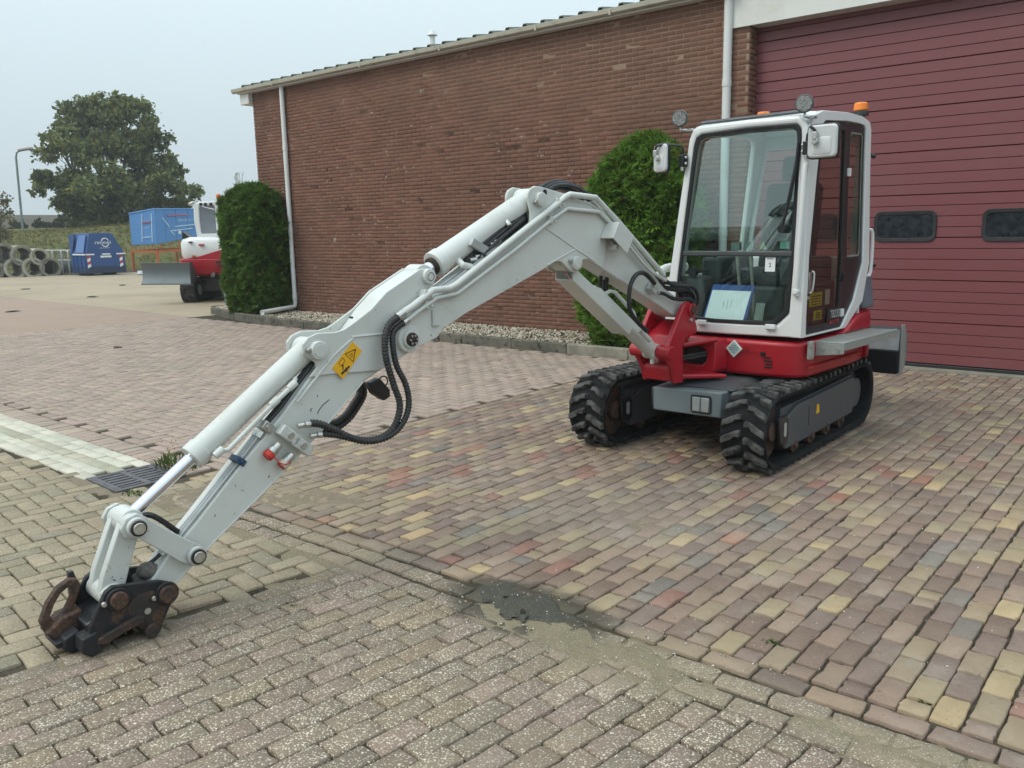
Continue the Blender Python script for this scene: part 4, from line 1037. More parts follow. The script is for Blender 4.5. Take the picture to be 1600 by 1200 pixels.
def make_track(xc, name, root, out):
    pts = track_path(.045); n = len(pts); W2 = .162; m = MB(); v = []
    for (y, z, ny, nz) in pts:
        for x, o in ((-W2, .0), (-W2, .016), (W2, .016), (W2, .0), (W2*.9, -.020), (-W2*.9, -.020)): v.append((xc+x, y+ny*o, z+nz*o))
    f = []
    for i in range(n):
        j = (i+1) % n
        for k in range(6): f.append((i*6+k, i*6+(k+1) % 6, j*6+(k+1) % 6, j*6+k))
    m.add(v, f); belt = m.build(name, M['black_rubber'], root, 0, sharp=40)
    tp = track_path(.100); off = world_loc(belt)
    for i, (y, z, ny, nz) in enumerate(tp):
        # tangent along the direction of travel
        ty, tz = nz, -ny
        for sgn in (1, -1):
            o = bpy.data.objects.new('tread_lug', LUG[sgn]); COL.objects.link(o); o.parent = belt
            yy, zz = y+ny*.014, z+nz*.014
            if sgn < 0: yy += ty*.046; zz += tz*.046
            # the V points towards the front of the top run
            o.matrix_local = Matrix(((1, 0, 0, xc-off.x), (0, ty, ny, yy-off.y), (0, tz, nz, zz-off.z), (0, 0, 0, 1)))
    # wheels, rollers and the frame inside
    m = MB(); m.cyl((xc-.06, FC[0], FC[1]), (xc+.06, FC[0], FC[1]), .205, None, 28); m.cyl((xc-.11, FC[0], FC[1]), (xc+.11, FC[0], FC[1]), .07, None, 16); m.build('idler_wheel', M['rust'], belt, .006)
    m = MB(); m.cyl((xc-.03, RC_[0], RC_[1]), (xc+.03, RC_[0], RC_[1]), .20, None, 24); m.cyl((xc-.10, RC_[0], RC_[1]), (xc+.10, RC_[0], RC_[1]), .12, None, 20); 
    for k in range(14):
        a = 2*math.pi*k/14; m.box((xc, RC_[0]+.205*math.cos(a), RC_[1]+.205*math.sin(a)), (.05, .045, .045), Matrix.Rotation(a, 3, 'X'))
    m.build('drive_sprocket', M['grey_steel'], belt, .004)
    for k in range(4):
        y = FC[0]+.36+k*.32; m = MB(); m.cyl((xc-.12, y, .125), (xc+.12, y, .125), .062, None, 14); m.cyl((xc-.14, y, .125), (xc+.14, y, .125), .028, None, 10); m.build('roller', M['rust'], belt, .004)
    m = MB(); m.cyl((xc-.05, 6.3, .46), (xc+.05, 6.3, .46), .04, None, 12); m.build('top_roller', M['grey_steel'], belt)
    for s in (1, -1):
        x0 = xc+s*.128
        pr = [(5.60, .155), (5.66, .125), (7.02, .145), (7.06, .20), (7.06, .43), (7.0, .445), (5.86, .415), (5.60, .33)]
        m = MB(); m.prism([(x0, y, z) for y, z in pr], [(x0-s*.03, y, z) for y, z in pr]); fr = m.build('track_frame', M['grey_steel'], belt, .008)
    m = MB(); m.prism([(xc-.098, y, z) for y, z in [(5.6, .42), (7.05, .46), (7.05, .2), (5.6, .2)]], [(xc+.098, y, z) for y, z in [(5.6, .42), (7.05, .46), (7.05, .2), (5.6, .2)]]); m.build('track_frame', M['grey_steel'], belt)
    for s in (1, -1):
        x0 = xc+s*.148; pr = [(5.50, .20), (5.60, .165), (5.645, .21), (5.645, .335), (5.60, .385), (5.47, .38)]
        m = MB(); m.prism([(x0, y, z) for y, z in pr], [(x0-s*.022, y, z) for y, z in pr]); m.build('idler_bracket', M['black_paint'], belt, .006)
        m = MB(); m.prism([(x0+s*.004, y, z) for y, z in rrect(5.575, .285, .04, .10, .018, 3)], [(x0-s*.002, y, z) for y, z in rrect(5.575, .285, .04, .10, .018, 3)]); m.build('bracket_slot', M['galv'], belt)
    x0 = xc+.128
    m = MB(); m.box2((x0, 6.06, .22), (x0+.003, 6.062, .37)); m.box2((x0, 6.06, .22), (x0+.002, 6.10, .222)); m.build('hatch_seam', M['black_trim'], belt)
    if out > 0:
        y0, z0 = 6.235, .315
        m = MB(); m.prism([(x0+.003, y0-.03, z0-.035), (x0+.003, y0+.035, z0-.03), (x0+.003, y0+.02, z0+.035), (x0+.003, y0-.02, z0+.04)], [(x0+.001, y0-.03, z0-.035), (x0+.001, y0+.035, z0-.03), (x0+.001, y0+.02, z0+.035), (x0+.001, y0-.02, z0+.04)]); m.build('warning_sticker', M['yellow_label'], belt)
    return belt
make_track(-2.375, 'crawler_track', EX, 1); make_track(-3.65, 'crawler_track', EX, -1)
# --- frame between the tracks
m = MB(); m.box2((-3.40, 5.75, .28), (-2.62, 7.05, .44)); m.box2((-3.52, 5.95, .30), (-2.50, 6.15, .40)); m.box2((-3.52, 6.7, .30), (-2.50, 6.9, .42)); m.build('undercarriage_frame', M['grey_steel'], EX, .015)
m = MB(); m.prism([(-3.235, 5.50, .318), (-2.675, 5.50, .318), (-2.675, 5.50, .508), (-3.235, 5.50, .498)], [(-3.235, 5.95, .318), (-2.60, 6.05, .318), (-2.60, 6.05, .515), (-3.235, 5.95, .508)]); bx = m.build('front_box', M['grey_box'], EX, .012)
m = MB(); m.ring([(p[0], 5.493, p[1]) for p in rrect(-2.83, .405, .165, .135, .02)], [(p[0], 5.493, p[1]) for p in rrect(-2.83, .405, .145, .115, .014)], [(p[0], 5.501, p[1]) for p in rrect(-2.83, .405, .165, .135, .02)], [(p[0], 5.501, p[1]) for p in rrect(-2.83, .405, .145, .115, .014)]); m.build('latch_surround', M['black_trim'], bx)
m = MB(); m.box2((-2.900, 5.489, .352), (-2.838, 5.499, .458)); m.box2((-2.828, 5.486, .352), (-2.766, 5.499, .458)); m.build('latch', M['galv'], bx, .004)
m = MB(); m.prism([(-3.10, 5.58, .51), (-2.62, 5.58, .51), (-2.55, 6.3, .51), (-3.15, 6.3, .51)], [(-3.06, 5.75, .552), (-2.68, 5.75, .552), (-2.6, 6.3, .56), (-3.12, 6.3, .56)]); m.build('frame_cover', M['grey_steel'], EX, .01)
m = MB(); m.cyl((-3.0, 6.45, .44), (-3.0, 6.45, .60), .36, None, 40); m.cyl((-3.0, 6.45, .50), (-3.0, 6.45, .56), .40, None, 40); m.build('slew_ring', M['black_paint'], EX)
# --- dozer blade at the back
pf = [(8.02, .76), (8.16, .70), (8.20, .56), (8.17, .42), (8.08, .335), (8.055, .335), (8.135, .43), (8.16, .56), (8.125, .68), (8.02, .735)]
m = MB(); m.prism([(-3.92, y, z) for y, z in pf], [(-2.16, y, z) for y, z in pf]); bl = m.build('dozer_blade', M['grey_box'], EX, 0)
for x in (-3.93, -2.165):
    q = [(7.975, .785), (8.05, .785), (8.10, .70), (8.11, .52), (8.08, .38), (8.03, .325), (7.99, .33)]
    m = MB(); m.prism([(x, y, z) for y, z in q], [(x+.016, y, z) for y, z in q]); m.build('end_plate', M['grey_plate'], bl, .003)
m = MB(); m.box2((-3.9, 7.985, .335), (-2.18, 8.012, .545)); m.build('back_plate', M['black_paint'], bl, .004)
m = MB(); m.prism([(-3.9, 7.995, .552), (-2.18, 7.995, .552), (-2.18, 8.02, .735), (-3.9, 8.02, .735)], [(-3.9, 8.015, .552), (-2.18, 8.015, .552), (-2.18, 8.045, .74), (-3.9, 8.045, .74)]); m.build('back_plate', M['galv'], bl)
for x in (-3.35, -2.72):
    m = MB(); m.tube([(x, 7.0, .36), (x, 7.6, .46), (x, 8.02, .50)], .05, 6); m.build('blade_arm', M['grey_steel'], bl)
# --- upper structure: local axes a = backwards, l = towards the cab side, z up
FLc = Vector((-2.28, 5.90, 0)); ps = rad(3); Ua = Vector((math.sin(ps), math.cos(ps), 0)); Ul = Vector((math.cos(ps), -math.sin(ps), 0))
def up_(a, l, z): return FLc+Ua*a+Ul*l+Vector((0, 0, z))
def plan(pts, z0, z1, inset=0.0):
    c = (sum(p[0] for p in pts)/len(pts), sum(p[1] for p in pts)/len(pts))
    sh = lambda p: (p[0]+(c[0]-p[0])*inset, p[1]+(c[1]-p[1])*inset)
    return [up_(p[1], p[0], z0) for p in map(sh, pts)], [up_(p[1], p[0], z1) for p in pts]
base = [(.035, .16), (.038, 1.0), (.015, 1.25), (-.08, 1.42), (-.35, 1.52), (-.7, 1.55), (-1.05, 1.52), (-1.3, 1.42), (-1.40, 1.2), (-1.42, .5), (-1.40, .22), (-1.30, .06), (-1.05, .0), (-.94, .0), (-.60, -.03), (-.2, -.01), (-.06, .015), (.0, .06)]
m = MB(); a_, b_ = plan(base, .575, .845, .035); m.prism(a_, b_); body = m.build('lower_body', M['red_paint'], EX, .03, 3)
# a raised lip and a groove along the side of the red skirt
m = MB(); m.prism([up_(.10, .040, .645), up_(1.08, .046, .648), up_(1.08, .046, .67), up_(.10, .040, .668)], [up_(.10, .030, .645), up_(1.08, .030, .648), up_(1.08, .030, .67), up_(.10, .030, .668)]); m.build('skirt_rib', M['red_paint'], body, .005)
m = MB(); m.prism([up_(.10, .040, .745), up_(.46, .046, .748), up_(.46, .046, .84), up_(.10, .040, .84)], [up_(.10, .030, .745), up_(.46, .030, .748), up_(.46, .030, .84), up_(.10, .030, .84)]); m.build('skirt_rib', M['red_paint'], body, .006)
# rear quarter of the body rising behind the door
q = [(.70, .846), (.78, .885), (.92, .945), (1.05, .972), (1.36, .975), (1.46, .95), (1.47, .70), (1.40, .60), (1.2, .60), (1.2, .846)]
m = MB(); m.prism([up_(a, .047-.09*smooth(1.25, 1.47, a), z) for a, z in q], [up_(a, -.25, z) for a, z in q]); m.build('rear_quarter', M['red_paint'], body, .018)
cw = [(-.02, 1.12), (-.02, 1.36), (-.2, 1.49), (-.7, 1.53), (-1.1, 1.5), (-1.36, 1.38), (-1.38, 1.12)]
m = MB(); a_, b_ = plan(cw, .85, 1.0); m.prism(a_, b_); m.build('counterweight', M['red_paint'], body, .03)
m = MB(); a_, b_ = plan([(.028, 1.15), (.028, 1.36), (-.2, 1.47), (-.7, 1.50), (-1.1, 1.47), (-1.34, 1.35), (-1.36, 1.15)], 1.0, 1.275); b_ = [p+(up_(1.2, -.7, 1.275)-p)*.05 for p in b_]; m.prism(a_, b_); m.build('engine_cover', M['engine_grey'], body, .03)
m = MB(); a_, b_ = plan([(-1.12, .10), (-1.12, 1.1), (-1.39, 1.1), (-1.39, .22), (-1.33, .10)], .85, 1.27); m.prism(a_, [p+(up_(.6, -1.2, 1.27)-p)*.08 for p in b_]); hd = m.build('right_hood', M['white_paint'], body, .04, 3)
m = MB(); m.tube([up_(.06, -1.20, 1.02), up_(.03, -1.20, 1.28), up_(.10, -1.19, 1.355), up_(.34, -1.15, 1.36)], .034, 10, 4); m.build('hand_rail', M['white_paint'], hd)
# front right corner of the skirt: rounded drop below the boom cylinder
q = [(-1.44, .83), (-1.10, .86), (-1.02, .80), (-1.02, .60), (-1.25, .565), (-1.36, .60), (-1.435, .69)]
m = MB(); m.prism([up_(-.03, l, z) for l, z in q], [up_(.3, l, z) for l, z in q]); m.build('corner_cover', M['red_paint'], body, .03, 3)
for i in range(4):
    z = .645+i*.024; sf = -.0165+(.845-z)*.085; l0, l1 = -.262+.008*(i % 2), -.200-.008*(i // 3); m = MB(); m.prism([up_(sf, l0, z), up_(sf+.002, l1, z), up_(sf+.001, l1, z+.012), up_(sf-.001, l0, z+.012)], [up_(sf+.03, l0, z), up_(sf+.03, l1, z), up_(sf+.03, l1, z+.012), up_(sf+.03, l0, z+.012)]); m.build('vent_slot', M['black_trim'], body)
m = MB(); m.cyl(up_(-.024, -.268, .748), up_(.0, -.268, .748), .018, None, 14); m.build('cap', M['black_trim'], body)
def diamond(c, s, o): return [up_(o, c[0], c[1]+s), up_(o-.001, c[0]+s, c[1]), up_(o, c[0], c[1]-s), up_(o, c[0]-s, c[1])]
m = MB(); m.prism([p-Ua*.004 for p in diamond((-.490, .775), .066, -.034)], diamond((-.490, .775), .066, -.0285)); m.build('diamond_label', M['white_print'], body)
m = MB(); m.prism([p-Ua*.0045 for p in diamond((-.490, .775), .056, -.035)], diamond((-.490, .775), .056, -.0295)); m.build('diamond_label', plain('pale_green_print', (.33, .47, .44), .5), body)
for z, w_ in ((.795, .03), (.778, .06), (.762, .05), (.745, .02)):
    m = MB(); m.prism([up_(-.0405, -.490-w_*.6, z), up_(-.0405, -.490+w_*.6, z), up_(-.0405, -.490+w_*.6, z+.007), up_(-.0405, -.490-w_*.6, z+.007)], [up_(-.036, -.490-w_*.6, z), up_(-.036, -.490+w_*.6, z), up_(-.036, -.490+w_*.6, z+.007), up_(-.036, -.490-w_*.6, z+.007)]); m.build('label_line', M['engine_grey'], body)
M['dark_red_print'] = plain('dark_red_print', (.16, .01, .012), .5)
text('lettering', '95', M['dark_red_print'], body, up_(-.026, -.395, .765), Ul, up, .062); text('lettering', 'dB', M['dark_red_print'], body, up_(-.026, -.335, .752), Ul, up, .024)
# --- cab shell
def lr(z): return -.925-.150*(2.40-z)*(1 if z > 1.2 else 1)
cf_out = [(.012, .885), (.014, 1.3), (.014, 1.9), (.010, 2.30), (-.02, 2.385), (-.07, 2.425), (-.45, 2.432), (-.85, 2.424), (-.905, 2.405), (-.935, 2.33), (-1.0, 1.9), (-1.085, 1.33), (-1.125, .95), (-1.125, .872), (-.6, .872), (-.2, .88)]
cf_in = [(-.185, .968), (-.088, 1.06), (-.062, 1.6), (-.048, 2.27), (-.053, 2.335), (-.085, 2.366), (-.45, 2.372), (-.82, 2.360), (-.866, 2.34), (-.885, 2.28), (-.935, 1.9), (-1.005, 1.33), (-1.035, 1.06), (-.985, .975), (-.7, .960), (-.4, .962)]
cab = empty('cab', up_(0, 0, 0)); cab.parent = EX; cab.location = up_(0, 0, 0)-world_loc(EX)
m = MB(); m.ring([up_(0, l, z) for l, z in cf_out], [up_(-.004, l, z) for l, z in cf_in], [up_(.09, l, z) for l, z in cf_out], [up_(.05, l, z) for l, z in cf_in]); m.build('front_frame', M['cab_white'], cab, .022, 3)
cs_out = [(.0, .884), (.0, 1.28), (.0, 2.0), (.015, 2.33), (.065, 2.42), (.20, 2.462), (.62, 2.485), (.91, 2.480), (1.07, 2.452), (1.108, 2.39), (1.13, 2.1), (1.215, 1.37), (1.12, 1.07), (.80, .884)]
cs_in = [(.075, .898), (.052, 1.28), (.145, 2.05), (.185, 2.29), (.205, 2.372), (.25, 2.398), (.62, 2.422), (.85, 2.425), (.965, 2.418), (1.003, 2.385), (1.02, 2.1), (1.082, 1.38), (.93, 1.085), (.715, .898)]
m = MB(); m.ring([up_(a, .014, z) for a, z in cs_out], [up_(a, .016, z) for a, z in cs_in], [up_(a, -.07, z) for a, z in cs_out], [up_(a, -.035, z) for a, z in cs_in]); m.build('side_frame', M['cab_white'], cab, .014, 3)
m = MB(); m.ring([up_(a, lr(z)-.0, z) for a, z in cs_out], [up_(a, lr(z), z) for a, z in [(.16, 1.30), (.15, 1.40), (.13, 2.0), (.14, 2.28), (.16, 2.34), (.25, 2.36), (.62, 2.38), (.85, 2.385), (.95, 2.37), (.98, 2.33), (1.0, 2.1), (1.06, 1.45), (.99, 1.33), (.8, 1.30)]],
       [up_(a, lr(z)+.07, z) for a, z in cs_out], [up_(a, lr(z)+.05, z) for a, z in [(.16, 1.30), (.15, 1.40), (.13, 2.0), (.14, 2.28), (.16, 2.34), (.25, 2.36), (.62, 2.38), (.85, 2.385), (.95, 2.37), (.98, 2.33), (1.0, 2.1), (1.06, 1.45), (.99, 1.33), (.8, 1.30)]]); m.build('side_frame', M['cab_white'], cab, .012)
# roof with a soft crown, back wall with a window
m = MB(); rows = []
for a, dz in ((.015, 2.405), (.06, 2.44), (.2, 2.475), (.6, 2.498), (.95, 2.49), (1.07, 2.465), (1.112, 2.40)):
    rows.append([up_(a, l, dz-.018*abs((l+.46)/.46)**4-(.03 if l > -.001 or l < -.919 else 0)) for l in (.0, -.03, -.1, -.46, -.82, -.89, -.925)])
m.add([p for r in rows for p in r], [(i*7+k, i*7+k+1, (i+1)*7+k+1, (i+1)*7+k) for i in range(6) for k in range(6)]); m.build('roof', M['cab_white'], cab, 0, sharp=60, fix=False)
m = MB(); m.prism([up_(.013, -.05, 2.432), up_(.013, -.85, 2.428), up_(.05, -.85, 2.452), up_(.05, -.05, 2.456)], [up_(.016, -.05, 2.447), up_(.016, -.85, 2.442), up_(.05, -.85, 2.46), up_(.05, -.05, 2.464)]); m.build('roof_gasket', M['black_trim'], cab)
bo = [(-.01, .89), (-.01, 2.40), (-.91, 2.40), (-1.13, .89)]; bi_ = [(-.10, 1.42), (-.10, 2.30), (-.85, 2.30), (-.97, 1.42)]
m = MB(); m.ring([up_(1.09, l, z) for l, z in bo], [up_(1.09, l, z) for l, z in bi_], [up_(1.12, l, z) for l, z in bo], [up_(1.12, l, z) for l, z in bi_]); m.build('back_frame', M['cab_white'], cab, .01)
m = MB(); m.prism([up_(.02, -.02, .895), up_(.02, -1.10, .895), up_(1.09, -1.1, .895), up_(1.09, -.02, .895)], [up_(.02, -.02, .915), up_(.02, -1.10, .915), up_(1.09, -1.1, .915), up_(1.09, -.02, .915)]); m.build('floor', M['console'], cab)
# windscreen: gasket, tilted upper pane, lower pane, divider
def inset(pts, d):
    c = (sum(p[0] for p in pts)/len(pts), sum(p[1] for p in pts)/len(pts))
    return [(p[0]-d*math.copysign(1, p[0]-c[0])*min(1, abs(p[0]-c[0])/.12), p[1]-d*math.copysign(1, p[1]-c[1])*min(1, abs(p[1]-c[1])/.2)) for p in pts]
m = MB(); gi = inset(cf_in, .026); m.ring([up_(-.008, l, z) for l, z in cf_in], [up_(-.004, l, z) for l, z in gi], [up_(.012, l, z) for l, z in cf_in], [up_(.012, l, z) for l, z in gi]); m.build('windscreen_gasket', M['black_trim'], cab, .003)
zs_ = 1.478
upper = [p for p in gi if p[1] > 1.5]; upper = [(-.09, zs_)]+upper+[(-.96, zs_)]
lower = [p for p in gi if p[1] < 1.4]
ul = [(-.09, zs_)]+[gi[2], gi[3], gi[4], gi[5], gi[6], gi[7], gi[8], gi[9], gi[10]]+[(-.960, zs_)]
lo_ = [(-.09, zs_), (-.960, zs_), gi[11], gi[12], gi[13], gi[14], gi[15], gi[0], gi[1]]
tlt = lambda z: .022+(z-zs_)*.030
m = MB(); m.prism([up_(tlt(z)-.006, l, z) for l, z in ul], [up_(tlt(z), l, z) for l, z in ul]); m.build('upper_windscreen', M['screen_glass'], cab)
m = MB(); m.prism([up_(.004, l, z) for l, z in lo_], [up_(.009, l, z) for l, z in lo_]); ws = m.build('lower_windscreen', M['lower_glass'], cab)
m = MB(); m.prism([up_(-.014, -.075, zs_-.018), up_(-.014, -.962, zs_-.018), up_(-.014, -.962, zs_+.020), up_(-.014, -.075, zs_+.020)], [up_(.03, -.075, zs_-.018), up_(.03, -.962, zs_-.018), up_(.03, -.962, zs_+.020), up_(.03, -.075, zs_+.020)]); m.build('windscreen_divider', plain('dark_grey_trim', (.055, .06, .062), .45), cab, .008)
for l in (-.78, -.215):
    m = MB(); m.box(up_(-.016, l, .955), (.075, .03, .035), Matrix.Rotation(-ps, 3, 'Z')); m.build('screen_clamp', M['cab_white'], cab, .004)
# number 2 sticker
m = MB(); m.prism([up_(.0, -.282, 1.352), up_(.0, -.205, 1.352), up_(.0, -.202, 1.452), up_(.0, -.279, 1.452)], [up_(.003, -.282, 1.352), up_(.003, -.205, 1.352), up_(.003, -.202, 1.452), up_(.003, -.279, 1.452)]); st_ = m.build('number_sticker', M['white_print'], cab)
text('lettering', '2', M['black_print'], st_, up_(-.001, -.243, 1.398), Ul, up, .042)
m = MB(); m.prism([up_(-.001, -.268, 1.441), up_(-.001, -.216, 1.441), up_(-.001, -.216, 1.446), up_(-.001, -.268, 1.446)], [up_(0, -.268, 1.441), up_(0, -.216, 1.441), up_(0, -.216, 1.446), up_(0, -.268, 1.446)]); m.build('print_line', M['black_print'], st_)
m = MB(); m.prism([up_(.026, -.345, 1.51), up_(.026, -.285, 1.51), up_(.026, -.315, 1.565)], [up_(.028, -.345, 1.51), up_(.028, -.285, 1.51), up_(.028, -.315, 1.565)]); m.build('triangle_sticker', plain('aged_label', (.50, .42, .25), .5), cab)
m = MB(); m.prism([up_(.026, -.185, 1.515), up_(.026, -.115, 1.515), up_(.026, -.115, 1.565), up_(.026, -.185, 1.565)], [up_(.028, -.185, 1.515), up_(.028, -.115, 1.515), up_(.028, -.115, 1.565), up_(.028, -.185, 1.565)]); m.build('pale_sticker', plain('mint_label', (.36, .55, .46), .5), cab)
# wiper and its arm
m = MB(); m.tube([up_(-.02, -.055, 2.235), up_(-.024, -.062, 2.12), up_(-.028, -.10, 1.85)], .012, 6); m.build('wiper_blade', M['black_trim'], cab)
m = MB(); m.tube([up_(-.03, -.075, 2.02), up_(-.035, -.115, 1.80), up_(-.03, -.150, 1.66)], .013, 6); m.cyl(up_(-.04, -.150, 1.655), up_(.0, -.150, 1.655), .03, None, 12); m.build('wiper_arm', M['black_trim'], cab)
# door: black frame, smoked panes, handle, stickers
dr = empty('door', up_(.5, 0, 1.6)); dr.parent = cab; dr.location = up_(.5, 0, 1.6)-world_loc(cab)
di = [(.115, .955), (.105, 1.05), (.21, 1.15), (.20, 2.05), (.235, 2.31), (.25, 2.335), (.27, 2.345), (.45, 2.355), (.60, 2.355), (.615, 2.33), (.625, 2.1), (.66, 1.38), (.66, 1.05), (.63, .955)]
do_ = [(.075, .898), (.052, 1.28), (.145, 2.05), (.185, 2.29), (.205, 2.372), (.25, 2.398), (.35, 2.402), (.45, 2.408), (.66, 2.418), (.69, 2.40), (.69, 2.1), (.745, 1.38), (.735, 1.1), (.715, .898)]
di2 = [(.115, .955), (.085, 1.10), (.205, 2.05), (.235, 2.31), (.25, 2.335), (.27, 2.345), (.35, 2.350), (.45, 2.355), (.60, 2.355), (.625, 2.33), (.63, 2.1), (.665, 1.38), (.66, 1.1), (.64, .955)]
m = MB(); m.ring([up_(a, .004, z) for a, z in do_], [up_(a, .006, z) for a, z in di2], [up_(a, -.03, z) for a, z in do_], [up_(a, -.025, z) for a, z in di2]); m.build('door_frame', M['black_paint'], dr, .004)
m = MB(); m.prism([up_(a, -.006, z) for a, z in di2], [up_(a, -.011, z) for a, z in di2]); m.build('door_glass', M['door_glass'], dr)
q = [(.062, 1.10), (.056, 1.36), (.085, 1.44), (.135, 1.38), (.160, 1.30), (.165, 1.19), (.10, 1.10), (.08, .99)]
m = MB(); m.prism([up_(a, -.002, z) for a, z in q], [up_(a, -.016, z) for a, z in q]); m.build('lock_panel', M['black_paint'], dr, .004)
m = MB(); m.tube([up_(.105, .012, 1.20), up_(.115, .03, 1.215), up_(.135, .03, 1.335), up_(.13, .012, 1.35)], .008, 6, 3); m.box(up_(.122, .004, 1.27), (.012, .045, .15), Matrix.Rotation(-ps, 3, 'Z')); m.build('handle', M['zinc'], dr, .002)
m = MB(); m.cyl(up_(.095, .0, 1.165), up_(.095, .014, 1.165), .013, None, 12); m.build('lock', M['zinc'], dr)
ri_ = [(.775, 1.43), (.755, 1.6), (.735, 2.0), (.73, 2.33), (.75, 2.36), (.96, 2.36), (.98, 2.33), (.99, 2.1), (1.035, 1.46), (1.02, 1.43)]
ro_ = [(.72, .90), (.735, 1.1), (.69, 2.1), (.69, 2.395), (.70, 2.415), (.965, 2.416), (1.0, 2.385), (1.018, 2.1), (1.08, 1.38), (.93, 1.085)]
m = MB(); m.ring([up_(a, .002, z) for a, z in ro_], [up_(a, .004, z) for a, z in ri_], [up_(a, -.03, z) for a, z in ro_], [up_(a, -.025, z) for a, z in ri_]); m.build('quarter_panel', M['black_paint'], cab, .003)
m = MB(); m.prism([up_(a, -.006, z) for a, z in ri_], [up_(a, -.011, z) for a, z in ri_]); m.build('quarter_window', M['door_glass'], cab)
m = MB(); m.ring([up_(a, -.002, z) for a, z in inset(ri_, -.0)], [up_(a, -.002, z) for a, z in inset(ri_, .014)], [up_(a, -.0045, z) for a, z in ri_], [up_(a, -.0045, z) for a, z in inset(ri_, .014)]); m.build('window_seal', plain('grey_seal', (.20, .21, .18), .6), cab)
for z in (2.06, 1.28, 1.01):
    m = MB(); m.box(up_(.715, .012, z), (.016, .05, .06), Matrix.Rotation(-ps, 3, 'Z')); m.build('hinge', M['cab_white'] if z > 2 or z < 1.1 else M['black_trim'], cab, .003)
text('model_lettering', 'TB235', plain('grey_print', (.40, .40, .40), .5, 0, .05), dr, up_(.585, .0085, 1.010), Ua, up, .085, shear=.2, sx=.8)
m = MB(); m.prism([up_(.50, .0085, .940), up_(.66, .0085, .947), up_(.665, .0085, .968), up_(.505, .0085, .962)], [up_(.50, .0065, .940), up_(.66, .0065, .947), up_(.665, .0065, .968), up_(.505, .0065, .962)]); m.build('red_badge', M['red_print'], dr)
text('brand_lettering', 'TAKEUCHI', M['black_print'], dr, up_(.583, .0095, .954), Ua, up, .022)
q = [(.60, .905), (.80, 1.10), (.90, 1.12), (.735, .905)]
m = MB(); m.prism([up_(a, .0, z) for a, z in q], [up_(a, -.02, z) for a, z in q]); m.build('lower_fill', M['black_paint'], cab)
q = [(.46, .935), (.69, .935), (.70, 1.06), (.48, 1.06)]
m = MB(); m.prism([up_(a, .0045, z) for a, z in q], [up_(a, -.004, z) for a, z in q]); m.build('badge_panel', M['black_paint'], dr, .002)
M['yellow_dull'] = plain('yellow_decal', (.85, .72, .03), .5, 0, .08)
for (a0, a1, z0, z1, mt) in ((.19, .39, 1.09, 1.19, 'yellow_dull'), (.28, .40, .985, 1.055, 'yellow_dull'), (.47, .53, 1.09, 1.20, 'white_print')):
    m = MB(); m.prism([up_(a0, -.0135, z0), up_(a1, -.0135, z0), up_(a1, -.0135, z1), up_(a0, -.0135, z1)], [up_(a0, -.024, z0), up_(a1, -.024, z0), up_(a1, -.024, z1), up_(a0, -.024, z1)]); m.build('inner_decal', M[mt], cab)
    if mt == 'yellow_dull':
        for k in range(4):
            zz = z0+.012+k*(z1-z0-.02)/4; m = MB(); m.prism([up_(a0+.015, -.0125, zz), up_(a1-.02, -.0125, zz), up_(a1-.02, -.0125, zz+.006), up_(a0+.015, -.0125, zz+.006)], [up_(a0+.015, -.0132, zz), up_(a1-.02, -.0132, zz), up_(a1-.02, -.0132, zz+.006), up_(a0+.015, -.0132, zz+.006)]); m.build('print_line', M['black_print'], cab)
# grab handles on the front pillar, pillar tube at the back
m = MB(); m.tube([up_(-.004, .004, 2.075), up_(-.035, .004, 2.06), up_(-.04, -.008, 1.65), up_(-.03, -.028, 1.225), up_(.0, -.03, 1.21)], .017, 10, 4); m.build('grab_rail', M['cab_white'], cab)
m = MB(); m.cyl(up_(-.05, -.028, 1.218), up_(.0, -.028, 1.218), .021, None, 12); m.build('rail_foot', M['cab_white'], cab, .004)
m = MB(); m.tube([up_(1.20, .0, 1.27), up_(1.235, .02, 1.30), up_(1.235, .02, 1.60), up_(1.19, .005, 1.63)], .013, 8, 3); m.build('grab_rail', M['cab_white'], cab)
for a, z in ((1.12, 2.20), (1.255, 1.345)):
    m = MB(); m.cyl(up_(a, .0, z), up_(a+.06, .01, z), .010, None, 8); m.sphere(up_(a+.07, .01, z), .019, 10, 6); m.build('door_stop', M['black_trim'], cab)
# inside: seat, console, levers
I_ = Matrix.Rotation(-ps, 3, 'Z')
m = MB(); m.box(up_(.62, -.52, 1.28), (.50, .48, .14), I_); st2 = m.build('seat', M['seat'], cab, .05, 3)
m = MB(); m.box(up_(.90, -.52, 1.66), (.46, .13, .72), I_@Matrix.Rotation(rad(-10), 3, 'X')); m.build('seat_back', M['seat'], cab, .05, 3)
m = MB(); m.box(up_(.98, -.50, 2.13), (.27, .10, .20), I_@Matrix.Rotation(rad(-8), 3, 'X')); m.build('head_rest', M['seat'], cab, .04, 3)
m = MB(); m.box(up_(.60, -.52, 1.05), (.42, .44, .34), I_); m.build('seat_base', M['console'], cab, .03)
for l in (-.20, -.86):
    m = MB(); m.box(up_(.52, l, 1.33), (.17, .58, .22), I_); m.box(up_(.60, l, 1.08), (.20, .50, .36), I_); m.build('arm_console', M['console'], cab, .03)
    m = MB(); m.tube([up_(.30, l, 1.42), up_(.27, l, 1.56)], .012, 8); m.sphere(up_(.265, l, 1.60), .034, 10, 8, (1, 1, 1.5)); m.build('joystick', M['black_trim'], cab)
